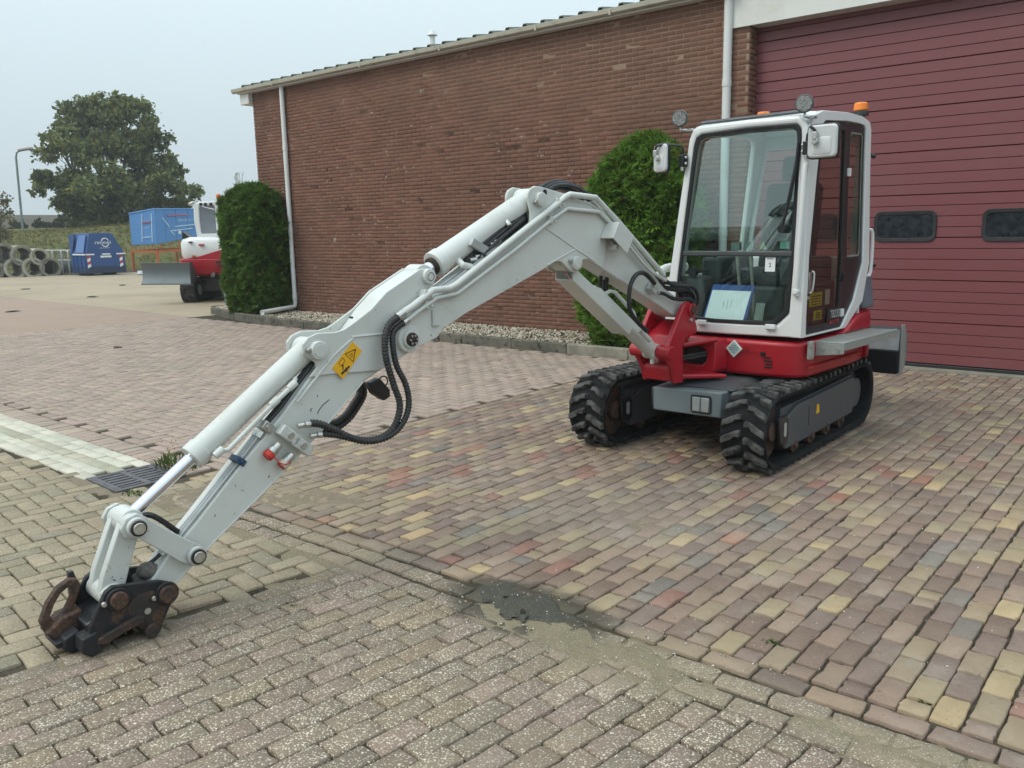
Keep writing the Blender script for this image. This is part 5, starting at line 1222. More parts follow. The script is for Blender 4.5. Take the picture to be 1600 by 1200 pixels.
for l in (-.45, -.56):
    m = MB(); m.tube([up_(.17, l, .92), up_(.16, l, 1.20), up_(.13, l-.02, 1.50)], .013, 8); m.box(up_(.125, l-.02, 1.53), (.07, .03, .06), I_); m.build('travel_lever', M['zinc'], cab)
    m = MB(); m.box(up_(.13, l, .97), (.10, .16, .02), I_@Matrix.Rotation(rad(25), 3, 'X')); m.build('pedal', M['console'], cab)
m = MB(); m.box(up_(.20, -.93, 1.12), (.22, .30, .36), I_); m.build('side_console', M['console'], cab, .03)
m = MB(); m.cyl(up_(.03, -.905, 1.335), up_(.07, -.905, 1.335), .038, None, 16); m.tube([up_(.05, -.90, 1.335), up_(.06, -.78, 1.345)], .010, 6); m.build('steering_knob', M['black_trim'], cab)
m = MB(); m.tube([up_(.36, -.17, 1.55), up_(.34, -.17, 1.62), up_(.40, -.17, 2.1), up_(.44, -.17, 2.2)], .016, 8, 4); m.build('inner_grab_bar', plain('grey_green_bar', (.22, .27, .23), .5), cab)
# document folder leaning inside the lower windscreen (a thing of its own)
fo = empty('document_folder', up_(.05, -.62, .93)); tag(fo, 'blue edged document folder with a white sheet standing inside the lower windscreen', 'folder')
def lean(l, z, o=0): return up_(.040+(z-.93)*.28+o, l, z)
m = MB(); m.prism([lean(-.815, .968), lean(-.452, .968), lean(-.418, 1.238), lean(-.77, 1.238)], [lean(-.815, .968, .008), lean(-.452, .968, .008), lean(-.418, 1.238, .008), lean(-.77, 1.238, .008)]); m.build('cover', plain('folder_blue', (.02, .07, .25), .5), fo)
m = MB(); m.prism([lean(-.795, .980, -.004), lean(-.470, .980, -.004), lean(-.440, 1.195, -.004), lean(-.765, 1.195, -.004)], [lean(-.795, .980, -.001), lean(-.470, .980, -.001), lean(-.440, 1.195, -.001), lean(-.765, 1.195, -.001)]); m.build('sheet', plain('paper_sheet', (.80, .84, .84), .6, 0, .03), fo)
for dx, dz, hh in ((-.03, .0, .05), (.0, -.01, .065), (.03, .0, .055)):
    m = MB(); m.tube([lean(-.62+dx, 1.07+dz, -.006), lean(-.618+dx*1.1, 1.07+dz+hh, -.006)], .0018, 4); m.build('faint_mark', plain('pencil_grey', (.40, .42, .42), .7), fo)
m = MB(); m.prism([lean(-.40, .985, .03), lean(-.33, .985, .03), lean(-.33, 1.11, .03), lean(-.40, 1.11, .03)], [lean(-.40, .985, .034), lean(-.33, .985, .034), lean(-.33, 1.11, .034), lean(-.40, 1.11, .034)]); m.build('inner_decal', plain('grey_green_label', (.16, .19, .16), .6), cab)
# mirrors, work lights, beacons
def mirror(bl_, side, c, yawr, w, h, bz):
    o = empty('mirror', up_(-.05, c[0], c[1])); o.parent = cab; o.location = up_(-.05, c[0], c[1])-world_loc(cab)
    R = Matrix.Rotation(-ps+yawr, 3, 'Z'); C_ = up_(c[2], c[0], c[1])
    pts = rrect(0, 0, w, h, .035, 4); pin_ = rrect(0, 0, w*.86, h*.88, .03, 4); f = lambda p, d: C_+R@Vector((p[0], d, p[1]))
    m = MB(); m.prism([f(p, .0) for p in pts], [f(p, .02) for p in pts]); m.build('rim', M['black_trim'], o, .005)
    m = MB(); m.prism([f(p, .0) for p in rrect(0, 0, w*.94, h*.95, .032, 4)], [f(p, -.022) for p in pin_]); m.build('shell', M['mirror_back'], o, .008, 3)
    m = MB(); m.prism([f(p, -.022) for p in rrect(.0, -.03, w*.62, h*.52, .02, 3)], [f(p, -.027) for p in rrect(.0, -.03, w*.54, h*.44, .02, 3)]); m.build('shell_pressing', M['mirror_back'], o, .004)
    k = -1 if side > 0 else 1
    kp = f((k*w*.18 if side > 0 else -.02, .005), -.045)
    m = MB(); m.cyl(f((k*w*.18 if side > 0 else .0, .0), -.02), f((k*w*.18 if side > 0 else .0, .0), -.055), .022, None, 12); m.box(kp+Vector((0, 0, .03)), (.03, .03, .05)); m.build('clamp', M['zinc'], o, .004)
    b0 = up_(-.035, bl_, bz)
    m = MB(); m.tube([b0, b0+Vector((0, 0, .085)), b0+Vector((0, 0, .115))+(kp-b0)*.18*Vector((1, 1, 0)).length*0+Ul*(.03*side)-Ua*.01, Vector((kp.x, kp.y, bz+.125))-Ul*(.03*side), Vector((kp.x, kp.y, bz+.095)), kp+Vector((0, 0, .04))], .0095, 8, 3); m.build('arm', M['black_trim'], o)
    m = MB(); m.box(b0+Ua*.01, (.055, .05, .09), R); m.build('bracket', M['black_trim'], o, .006)
    for dz in (.022, -.022):
        m = MB(); m.sphere(up_(-.035, bl_-.030*side, bz+dz), .0125, 10, 6); m.build('bolt', M['zinc'], o)
    m = MB(); m.cyl(b0-Vector((0, 0, .075)), b0-Vector((0, 0, .045)), .014, None, 10); m.build('nut', M['zinc'], o)
mirror(.012, 1, (.150, 2.225, -.10), rad(4), .215, .23, 2.195)
mirror(-.965, -1, (-1.135, 2.205, -.06), rad(-20), .175, .225, 2.175)
def work_light(l, z, bl_, bz):
    o = empty('work_light', up_(-.06, l, z)); o.parent = cab; o.location = up_(-.06, l, z)-world_loc(cab)
    d = (-Ua*.96-Vector((0, 0, .12))-Ul*(-.25)).normalized()
    c = up_(-.05, l, z)
    m = MB(); m.cyl(c-d*.055, c-d*.02, .045, .060, 24); m.cyl(c-d*.02, c+d*.012, .061, None, 24); m.build('housing', plain('lamp_housing', (.10, .10, .10), .4, .3), o, .004)
    m = MB(); m.cyl(c+d*.012, c+d*.016, .052, None, 24); m.build('lens', M['lens'], o)
    x = d.orthogonal().normalized(); y = d.cross(x)
    for k in range(7):
        q = c+d*.0165 if k == 0 else c+d*.0165+(x*math.cos(k*1.047)+y*math.sin(k*1.047))*.032
        m = MB(); m.cyl(q, q+d*.002, .011, None, 10); m.build('diode', plain('diode', (.45, .46, .45), .2, .4) if k == 0 else bpy.data.materials['diode'], o)
    m = MB(); m.tube([c-d*.03-Vector((0, 0, .05)), c-d*.02-Vector((0, 0, .085)), up_(.03, bl_, bz)], .012, 6); m.box(up_(.02, bl_, bz), (.05, .05, .02), I_); m.build('bracket', M['zinc'], o, .003)
work_light(-.012, 2.487, .015, 2.40); work_light(-.985, 2.485, -.93, 2.40)
def beacon(a, l, z):
    o = empty('beacon', up_(a, l, z)); o.parent = cab; o.location = up_(a, l, z)-world_loc(cab); c = up_(a, l, z)
    m = MB(); m.cyl(c, c+up*.035, .062, .058, 20); m.build('base', M['black_trim'], o, .004)
    m = MB(); m.cyl(c+up*.036, c+up*.10, .055, .050, 20); m.build('amber_lens', M['amber'], o, .012, 3)
beacon(1.06, -.06, 2.50); beacon(.80, -.735, 2.478)
# side step
stp = [(.055, .875), (.0, 0)]
A_, B_, C__, D__ = Vector((-2.245, 6.09, .845)), Vector((-2.03, 6.10, .845)), Vector((-1.955, 7.13, .845)), Vector((-2.21, 7.06, .845))
m = MB(); m.prism([A_, B_, C__, D__], [p-up*.012 for p in (A_, B_, C__, D__)]); step = m.build('side_step', M['grey_plate'], EX, .003)
m = MB(); m.prism([A_-up*.012, B_-up*.012, B_-up*.082, A_-up*.11], [p+Vector((0, .012, 0)) for p in (A_-up*.012, B_-up*.012, B_-up*.082, A_-up*.11)]); m.build('end_flange', M['grey_plate'], step, .003)
m = MB(); m.prism([B_-up*.012, C__-up*.012, C__-up*.06, B_-up*.06], [p-Vector((.012, 0, 0)) for p in (B_-up*.012, C__-up*.012, C__-up*.06, B_-up*.06)]); m.build('edge_flange', M['grey_plate'], step, .002)
for i in range(26):
    t = (i+.5)/26; p = B_.lerp(C__, t)+(A_-B_)*.06; m = MB(); m.cyl(p, p+up*.004, .008, None, 6); m.build('grip_stud', M['galv'], step)
m = MB(); m.box(up_(.10, .045, .79), (.03, .06, .13), I_); m.build('step_bracket', M['grey_plate'], step, .004)
m = MB(); m.box(up_(.95, .045, .79), (.03, .06, .10), I_); m.build('step_bracket', M['grey_plate'], step, .004)
for dz in (.04, -.03):
    m = MB(); m.cyl(up_(.075, .062, .79+dz), up_(.06, .062, .79+dz), .016, None, 6); m.build('bolt', M['zinc'], step)
for t in (.32, .82):
    p = A_.lerp(B_, t)-up*.055; m = MB(); m.cyl(p, p-Vector((0, .006, 0)), .013, None, 12); m.build('bolt', M['zinc'], step)
# ------------------------------------------------------------------ boom, arm and quick coupler: u forwards, w towards the cab side, z up
BP = Vector((-3.13, 5.75, 0)); ba = rad(4.9); Bu = Vector((-math.sin(ba), -math.cos(ba), 0)); Bw = Vector((math.cos(ba), -math.sin(ba), 0))
def bw(u, w, z): return BP+Bu*u+Bw*w+Vector((0, 0, z))
def slab(name, prof, w0, w1, mat, parent, bevel=0.0, seg=2):
    m = MB(); m.prism([bw(u, w0, z) for u, z in prof], [bw(u, w1, z) for u, z in prof]); return m.build(name, mat, parent, bevel, seg)
def bpin(name, u, z, w0, w1, r, mat, parent, n=20, bevel=.003):
    m = MB(); m.cyl(bw(u, w0, z), bw(u, w1, z), r, None, n); return m.build(name, mat, parent, bevel)
def bar(name, pts, w, r, mat, parent, n=10, rs=0):
    m = MB(); m.tube([bw(p[0], p[2] if len(p) > 2 else w, p[1]) for p in pts], r, n, rs); return m.build(name, mat, parent)
W_ = M['white_paint']
# swing bracket in front of the body
nose_o = [(-.955, .60), (-.955, .80), (-.64, .848), (-.59, .843), (-.575, .81), (-.58, .62), (-.61, .585), (-.90, .575)]
nose_i = [(-.88, .66), (-.88, .755), (-.73, .795), (-.67, .77), (-.645, .735), (-.655, .68), (-.69, .645), (-.82, .645)]
m = MB(); m.ring([up_(-.16, l, z) for l, z in nose_o], [up_(-.16, l, z) for l, z in nose_i], [up_(-.01, l+.03, z) for l, z in nose_o], [up_(-.10, l, z) for l, z in nose_i]); nb_ = m.build('swing_mount', M['red_paint'], EX, .012, 3)
m = MB(); m.prism([up_(-.099, l, z) for l, z in nose_i], [up_(-.05, l, z) for l, z in nose_i]); m.build('dark_backing', M['black_trim'], nb_)  # black plate: the dark inside the opening is shade put into its colour
m = MB(); m.prism([up_(-.40, -.93, .80), up_(-.38, -.72, .80), up_(-.16, -.55, .835), up_(-.16, -.95, .80)], [up_(-.40, -.93, .835), up_(-.38, -.72, .835), up_(-.16, -.55, .868), up_(-.16, -.95, .835)]); m.build('top_lug', M['red_paint'], nb_, .012)
m = MB(); m.prism([up_(-.40, -.93, .565), up_(-.38, -.72, .565), up_(-.16, -.47, .565), up_(-.10, -.95, .565)], [up_(-.40, -.93, .60), up_(-.38, -.72, .60), up_(-.16, -.47, .60), up_(-.10, -.95, .60)]); m.build('bottom_lug', M['red_paint'], nb_, .012)
for i, dz in enumerate((.0, .022)):
    m = MB(); m.tube([up_(-.33, -.78, .70+dz), up_(-.2, -.70, .715+dz), up_(-.10, -.62, .735+dz)], .013, 8); m.build('hose', M['hose'], nb_)
sw = empty('swing_bracket', bw(.2, 0, .8)); sw.parent = EX; sw.location = bw(.2, 0, .8)-world_loc(EX)
m = MB(); m.cyl(bw(.17, 0, .55), bw(.17, 0, .88), .085, None, 24); m.build('swing_post', M['red_paint'], sw, .006)
ear = [(.225, 1.105), (.195, 1.135), (.155, 1.142), (.105, 1.120), (.080, 1.075), (.068, 1.02), (.032, .945), (.030, .90), (.10, .885), (.175, .872), (.215, .82), (.205, .545), (.30, .55), (.325, .645), (.40, .735), (.43, .79), (.40, .845), (.345, .93)]
for w0, w1 in ((.112, .152), (-.152, -.112)): slab('ear_plate', ear, w0, w1, M['red_paint'], sw, .010, 3)
slab('web', [(.06, .96), (.10, 1.0), (.30, .90), (.33, .82), (.20, .80), (.06, .86)], -.111, .111, M['red_paint'], sw, .01)
slab('web', [(.20, .56), (.31, .56), (.345, .66), (.33, .69), (.215, .70)], -.111, .111, M['red_paint'], sw, .01)
for w0, w1 in ((.058, .175), (-.175, -.058)): bpin('cylinder_boss', .395, .790, w0, w1, .047, M['red_paint'], sw, 24, .005)
bpin('boom_pin', .118, 1.078, -.19, .178, .034, M['rust'], sw); bpin('pin_boss', .118, 1.078, .152, .170, .048, M['red_paint'], sw)
bpin('pin_bolt', .135, 1.005, .15, .172, .014, M['zinc'], sw, 8)
# boom: a box between two side plates that rise into lugs
bo_main = [(2.518, 1.118), (2.486, 1.143), (2.479, 1.16), (2.355, 1.209), (2.308, 1.23), (1.699, 1.434), (1.598, 1.468), (1.40, 1.515), (1.241, 1.493), (1.085, 1.426), (.784, 1.291), (.43, 1.134), (.326, 1.083), (.243, 1.040), (.155, 1.018), (.085, 1.035), (.055, 1.078), (.075, 1.122), (.163, 1.155), (.313, 1.228), (.489, 1.349), (.753, 1.548), (1.018, 1.725), (1.118, 1.796), (1.214, 1.841), (1.324, 1.859), (1.43, 1.868), (1.55, 1.825), (1.70, 1.742), (2.036, 1.562), (2.404, 1.363), (2.52, 1.31)]
bo_plate = [(2.735, 1.060), (2.709, 1.056), (2.685, 1.066), (2.518, 1.114), (2.486, 1.139), (2.475, 1.158), (2.355, 1.205), (2.308, 1.226), (1.699, 1.430), (1.598, 1.464), (1.545, 1.488), (1.49, 1.48), (1.447, 1.450), (1.41, 1.420), (1.361, 1.407), (1.318, 1.430), (1.312, 1.468), (1.285, 1.487), (1.241, 1.490), (1.085, 1.423), (1.018, 1.728), (1.118, 1.80), (1.214, 1.845), (1.324, 1.863), (1.43, 1.886), (1.46, 1.896), (1.675, 1.932), (1.724, 1.936), (1.766, 1.919), (1.785, 1.893), (1.788, 1.859), (1.766, 1.789), (1.771, 1.722), (2.036, 1.566), (2.404, 1.368), (2.583, 1.322), (2.689, 1.271), (2.755, 1.202), (2.783, 1.137), (2.772, 1.088)]
boom = slab('boom', bo_main, -.081, .081, W_, EX, .010, 3)
def tri_plate(name, prof, w0, w1, mat, parent): return slab(name, prof, w0, w1, mat, parent, .004, 2)
for s in (1, -1): tri_plate('side_plate', bo_plate, s*.082, s*.098, W_, boom)
def weld(name, pts, w, mat, parent, r=.0055): return bar(name, pts, w, r, mat, parent, 6)
weld('weld_seam', [(1.645, 1.695), (1.358, 1.558), (1.168, 1.471)], .0985, W_, boom); weld('weld_seam', [(1.358, 1.558), (1.628, 1.468)], .0985, W_, boom)
weld('weld_seam', [(1.10, 1.772), (1.214, 1.832), (1.324, 1.848), (1.45, 1.862), (1.55, 1.812)], .0985, W_, boom, .006)
weld('weld_seam', [(2.60, 1.315), (2.47, 1.29), (2.40, 1.235), (2.42, 1.19)], .0965, W_, boom, .003)
bpin('boss', 2.712, 1.126, -.108, .108, .072, W_, boom, 28, .006); bpin('bush', 2.712, 1.126, .108, .122, .048, W_, boom, 24)
bpin('pin', 2.712, 1.126, -.13, .136, .036, M['rust_black'], boom, 20)
for k in range(6):
    a = k*1.047; m = MB(); c = bw(2.712+.022*math.cos(a), .137, 1.126+.022*math.sin(a)); m.cyl(c, c+Bw*.008, .007, None, 6); m.build('nut', M['zinc'], boom)
bpin('top_pin', 1.690, 1.858, -.125, .125, .042, W_, boom, 24, .004); bpin('pin_cap', 1.690, 1.858, .125, .128, .030, W_, boom, 20, .001)
bpin('pin_stop', 1.735, 1.842, .098, .122, .014, M['zinc'], boom, 8)
bpin('lifting_eye', 1.640, 1.900, .0975, .0995, .018, M['black_trim'], boom, 16, 0)
bpin('lower_pin', 1.368, 1.469, -.125, .125, .043, W_, boom, 24, .004); bpin('pin_cap', 1.368, 1.469, .125, .128, .031, W_, boom, 20, .001); bpin('pin_stop', 1.42, 1.485, .098, .118, .014, M['zinc'], boom, 8)
bpin('foot_boss', .118, 1.078, -.105, .105, .062, W_, boom, 28, .006)
# steel pipes along the boom, with clamps
thick = [(2.786, 1.261), (2.697, 1.299), (2.557, 1.374), (2.444, 1.376), (2.393, 1.392), (2.051, 1.573), (1.536, 1.843), (1.492, 1.871), (1.441, 1.89), (1.194, 1.875), (.953, 1.718), (.433, 1.347)]
thin = [(2.789, 1.197), (2.67, 1.264), (2.528, 1.331), (2.382, 1.344), (1.922, 1.569), (1.61, 1.737), (1.463, 1.805), (1.152, 1.786), (1.037, 1.714), (.663, 1.433), (.572, 1.376), (.401, 1.309)]
bar('steel_pipe', thick, .122, .019, W_, boom, 12); bar('steel_pipe', thin, .118, .0125, W_, boom, 10)
for dw, dz, r in ((.07, .028, .010), (.045, .026, .010), (.02, .026, .011), (-.005, .026, .011)):
    bar('steel_pipe', [(1.15, 1.83+dz, dw), (1.02, 1.728+dz, dw), (.753, 1.548+dz, dw), (.489, 1.349+dz, dw), (.36, 1.27+dz, dw)], dw, r, W_, boom, 8)
for (u, z, w, l) in ((1.545, 1.838, .115, .05), (1.615, 1.735, .112, .035), (2.60, 1.352, .115, .05), (2.60, 1.30, .11, .035)):
    m = MB(); m.box(bw(u, w-.008, z), (.05, l, .045), Matrix.Rotation(-ba, 3, 'Z')@Matrix.Rotation(rad(-28), 3, 'X')); m.cyl(bw(u-.03, w+.012, z-.01), bw(u-.03, w+.026, z-.01), .010, None, 6); m.build('pipe_clamp', M['white_worn'], boom, .006)
m = MB(); m.box(bw(2.545, .106, 1.225), (.006, .016, .085), Matrix.Rotation(-ba, 3, 'Z')); m.box(bw(2.53, .106, 1.185), (.006, .05, .012), Matrix.Rotation(-ba, 3, 'Z')); m.build('bracket', M['white_worn'], boom, .002)
# work light guarded by a folded plate on the side of the boom
q = [(1.055, 1.722), (.900, 1.615), (.966, 1.513), (1.118, 1.620)]
m = MB(); m.prism([bw(u, .205, z) for u, z in q], [bw(u, .197, z) for u, z in q]); lg = m.build('lamp_guard', W_, boom, .004, 2)
q2 = [(1.055, 1.722), (1.118, 1.620), (1.108, 1.614), (1.046, 1.715)]
m = MB(); m.prism([bw(u, .2045, z) for u, z in q2], [bw(u, .099, z) for u, z in q2]); m.build('guard_plate', W_, lg, .003)
q2 = [(1.055, 1.722), (.900, 1.615), (.906, 1.607), (1.052, 1.710)]
m = MB(); m.prism([bw(u, .2045, z) for u, z in q2], [bw(u, .099, z) for u, z in q2]); m.build('guard_plate', W_, lg, .003)
q2 = [(1.030, 1.680), (.935, 1.612), (.970, 1.560), (1.068, 1.628)]
m = MB(); m.prism([bw(u, .188, z) for u, z in q2], [bw(u, .112, z) for u, z in q2]); m.build('lamp_body', plain('boom_lamp', (.20, .185, .17), .4, .2, .3, 30), lg, .008)
m = MB(); m.cyl(bw(1.02, .10, 1.555), bw(1.02, .15, 1.555), .014, None, 10); m.box(bw(1.02, .15, 1.56), (.03, .03, .03)); m.build('lamp_foot', W_, lg, .003)
# arm
am_main = [(2.555, 1.478), (2.602, 1.482), (2.831, 1.372), (2.932, 1.292), (3.075, 1.150), (3.20, 1.060), (3.299, 1.000), (3.468, .833), (3.696, .636), (3.919, .429), (4.063, .306), (4.137, .226), (4.155, .190), (4.150, .148), (4.115, .125), (4.079, .132), (4.05, .168), (3.913, .266), (3.832, .325), (3.63, .458), (3.489, .554), (3.207, .758), (2.997, .932), (2.952, .947), (2.81, 1.005), (2.715, 1.045), (2.63, 1.12), (2.565, 1.30), (2.515, 1.41), (2.515, 1.455)]
am_plate = [(2.545, 1.487), (2.602, 1.487), (2.831, 1.379), (2.932, 1.298), (3.044, 1.238), (3.10, 1.212), (3.152, 1.203), (3.25, 1.209), (3.304, 1.193), (3.336, 1.163), (3.336, 1.119), (3.30, 1.090), (3.272, 1.065), (3.268, 1.040), (3.31, 1.000), (3.20, 1.00), (2.9, .98), (2.81, 1.008), (2.70, 1.05), (2.62, 1.13), (2.555, 1.30), (2.508, 1.41), (2.508, 1.46)]
arm = slab('arm', am_main, -.066, .066, W_, EX, .009, 3)
for s in (1, -1): tri_plate('side_plate', am_plate, s*.067, s*.080, W_, arm)
weld('weld_seam', [(3.049, 1.166), (3.167, 1.091), (3.30, .972), (3.387, .892)], .081, W_, arm, .006); weld('weld_seam', [(3.059, 1.171), (2.81, 1.167)], .081, W_, arm, .006)
weld('edge_weld', [(2.99, .935), (3.207, .760), (3.489, .556), (3.63, .46), (3.832, .327), (4.05, .170)], .064, W_, arm, .006)
bpin('top_boss', 2.555, 1.446, -.105, .105, .040, W_, arm, 24, .004); bpin('pin_cap', 2.555, 1.446, .105, .109, .027, W_, arm, 20, .001)
m = MB()
for k in range(19): pass
m.tube([bw(2.555+.0215*math.cos(k*.349), .1095, 1.446+.0215*math.sin(k*.349)) for k in range(19)], .0018, 4); m.build('pin_groove', M['grey_steel'], arm)
bpin('back_boss', 3.262, 1.128, -.112, .112, .045, W_, arm, 24, .004); bpin('pin_cap', 3.262, 1.128, .112, .115, .032, W_, arm, 20, .001); bpin('pin_stop', 3.315, 1.135, .08, .108, .012, M['zinc'], arm, 8)
bpin('slot', 3.02, 1.262, .02, .04, .006, M['black_trim'], arm, 8, 0)
sk = [(3.055, 1.146), (3.002, 1.094), (3.124, .966), (3.183, 1.029)]
m = MB(); m.prism([bw(u, .0835, z) for u, z in sk], [bw(u, .0805, z) for u, z in sk]); stk = m.build('warning_sticker', M['yellow_label'], arm)
def sp_(s, t, w=.0845):           # s along the sticker's length (top to bottom), t across
    a = Vector(sk[0]).lerp(Vector(sk[3]), s); b = Vector(sk[1]).lerp(Vector(sk[2]), s); c = a.lerp(b, t); return bw(c.x, w, c.y)
m = MB(); tri = [sp_(.10, .5), sp_(.42, .10), sp_(.42, .90), sp_(.10, .5)]; m.tube(tri, .0026, 4); m.tube([sp_(.25, .5), sp_(.36, .42)], .002, 4); m.tube([sp_(.30, .62), sp_(.36, .58)], .002, 4); m.build('warning_triangle', M['black_print'], stk)
m = MB(); m.tube([sp_(.56, .12), sp_(.56, .38), sp_(.76, .38), sp_(.76, .12), sp_(.56, .12)], .0015, 4); m.tube([sp_(.70, .42), sp_(.80, .62)], .0028, 4); m.tube([sp_(.74, .42), sp_(.70, .42), sp_(.70, .47)], .0022, 4)
m.sphere(sp_(.62, .84), .006, 8, 6, (.3, 1, 1)); m.tube([sp_(.66, .82), sp_(.92, .70)], .0055, 5); m.tube([sp_(.70, .70), sp_(.76, .92)], .003, 4); m.build('pictogram', M['black_print'], stk)
for pts in ([(3.262, .905), (3.268, .898)], [(3.300, .845), (3.31, .838), (3.305, .83)], [(3.20, .872), (3.24, .85), (3.262, .828), (3.27, .812)], [(3.19, 1.035), (3.205, 1.03)], [(3.55, .56), (3.558, .552)], [(3.83, .44), (3.836, .43)], [(3.02, 1.02), (3.026, 1.01)]):
    m = MB(); m.tube([bw(u, .0663, z) for u, z in pts], .0022, 4); m.build('scuff_mark', M['black_trim'], arm)
# arm cylinder: boom lug to arm lug
def cylinder(name, p0, p1, t_b, rb, rr, parent, w=0.0, mat=None, head=.0):
    P, Q = Vector(p0), Vector(p1); X_ = P.lerp(Q, t_b); d = (Q-P).normalized()
    f = lambda v: bw(v.x, w, v.y)
    m = MB(); m.cyl(f(P), f(X_), rb, None, 28); o = m.build(name, mat or W_, parent, .006)
    m = MB(); m.cyl(f(X_-d*.05), f(X_+d*.012), rb*1.10, None, 28); m.build('gland', mat or W_, o, .004)
    m = MB(); m.cyl(f(X_), f(Q), rr, None, 20); m.build('rod', M['chrome'], o)
    m = MB(); m.cyl(bw(P.x, w-.06, P.y), bw(P.x, w+.06, P.y), rb*1.02, None, 24); m.cyl(bw(Q.x, w-.055, Q.y), bw(Q.x, w+.055, Q.y), rr*1.75, None, 24); m.build('eye', mat or W_, o, .004)
    return o, f, d, X_
ac, f_, d_, x_ = cylinder('arm_cylinder', (1.690, 1.856), (2.555, 1.446), .86, .068, .036, EX)
m = MB(); m.cyl(f_(x_+d_*.012), f_(x_+d_*.03), .05, None, 20); m.build('scraper_ring', M['rust'], ac)
m = MB(); a = bw(2.31, .045, 1.525); m.tube([a, a+Bw*.045-up*.03, a+Bw*.05-up*.045-Bu*.06], .021, 8); m.build('port', W_, ac, .003)
m = MB(); a = bw(1.93, .055, 1.735); m.cyl(a, a+Bw*.03-up*.03, .016, None, 10); m.build('port', M['zinc'], ac, .002)
m = MB(); R_ = Matrix.Rotation(-ba, 3, 'Z')@Matrix.Rotation(rad(-27), 3, 'X'); m.box(bw(2.16, .07, 1.585), (.05, .17, .05), R_); m.build('valve_block', M['galv'], ac, .005)
for u, z in ((2.24, 1.52), (2.20, 1.535), (2.12, 1.575), (2.08, 1.60), (2.05, 1.615)):
    m = MB(); m.cyl(bw(u, .075, z), bw(u-.04, .085, z+.005), .013, None, 8); m.build('fitting', M['zinc'], ac, .001)
for i, (dw, dz) in enumerate(((.03, .0), (.055, .012), (.075, -.006), (.045, .03), (.01, .02))):
    bar('hose', [(1.80, 1.75+dz*.6, dw), (1.95, 1.672+dz, dw+.01), (2.12, 1.575+dz, dw+.012), (2.25, 1.50+dz*.6, dw)], dw, .0115, M['hose'], ac, 8, 4)
for dw in (.015, .045): bar('steel_pipe', [(2.02, 1.605, dw), (2.3, 1.455, dw), (2.52, 1.35, dw)], dw, .0105, M['galv'], boom, 8)
for i, (dz, dw) in enumerate(((.0, .04), (.012, .015), (-.012, .06), (-.024, -.02), (-.004, -.045), (-.03, .03))):
    bar('hose', [(1.62, 1.890+dz, dw), (1.541, 1.940+dz, dw), (1.435, 1.962+dz, dw), (1.301, 1.948+dz, dw), (1.18, 1.905+dz, dw), (1.10, 1.850+dz*.5, dw)], dw, .0125, M['hose'], boom, 8, 5)
m = MB(); m.prism([bw(u, -.06, z) for u, z in ((1.77, 1.83), (1.75, 1.73), (1.9, 1.65), (1.98, 1.62), (1.92, 1.69))], [bw(u, .06, z) for u, z in ((1.77, 1.83), (1.75, 1.73), (1.9, 1.65), (1.98, 1.62), (1.92, 1.69))]); m.build('hose_tray', M['black_trim'], boom)
# bucket cylinder
bc, f_, d_, x_ = cylinder('bucket_cylinder', (3.262, 1.128), (4.190, .500), .665, .056, .029, EX)
bar('port_pipe', [(3.80, .738, .02), (3.79, .722, .06), (3.748, .728, .075), (3.501, .905, .070), (3.40, .972, .07), (3.37, 1.0, .05)], .06, .0125, W_, bc, 8)
for (u, z) in ((3.79, .722), (3.50, .905), (3.40, .972)):
    m = MB(); m.cyl(bw(u+.02, .065, z-.014), bw(u-.02, .068, z+.014), .019, None, 10); m.build('pipe_nut', W_, bc, .002)
for dw in (.025, .05): bar('hose', [(3.545, .800, dw), (3.46, .872, dw), (3.38, .952, dw), (3.30, 1.03, dw), (3.25, 1.075, dw-.01)], dw, .011, M['hose'], arm, 8, 4)
R2 = Matrix.Rotation(-ba, 3, 'Z')@Matrix.Rotation(rad(-42), 3, 'X')
m = MB(); m.box(bw(3.545, .045, .795), (.075, .06, .045), R2); m.build('pipe_block', M['zinc'], arm, .005)
m = MB(); m.cyl(bw(3.545, .08, .795), bw(3.545, .092, .795), .014, None, 6); m.cyl(bw(3.59, .02, .752), bw(3.57, .02, .775), .017, None, 6); m.cyl(bw(3.59, .06, .752), bw(3.57, .06, .775), .017, None, 6); m.build('pipe_nut', M['zinc'], arm)
for dw in (.015, .034, .055): bar('steel_pipe', [(3.58, .765, dw), (3.70, .650, dw), (3.92, .447, dw), (4.02, .36, dw)], dw, .007, M['galv'], arm, 8)
m = MB(); m.box(bw(3.69, .04, .66), (.075, .05, .03), R2); m.cyl(bw(3.69, .075, .66), bw(3.69, .085, .66), .009, None, 8); m.build('pipe_clip', M['blue_clip'], arm, .004)
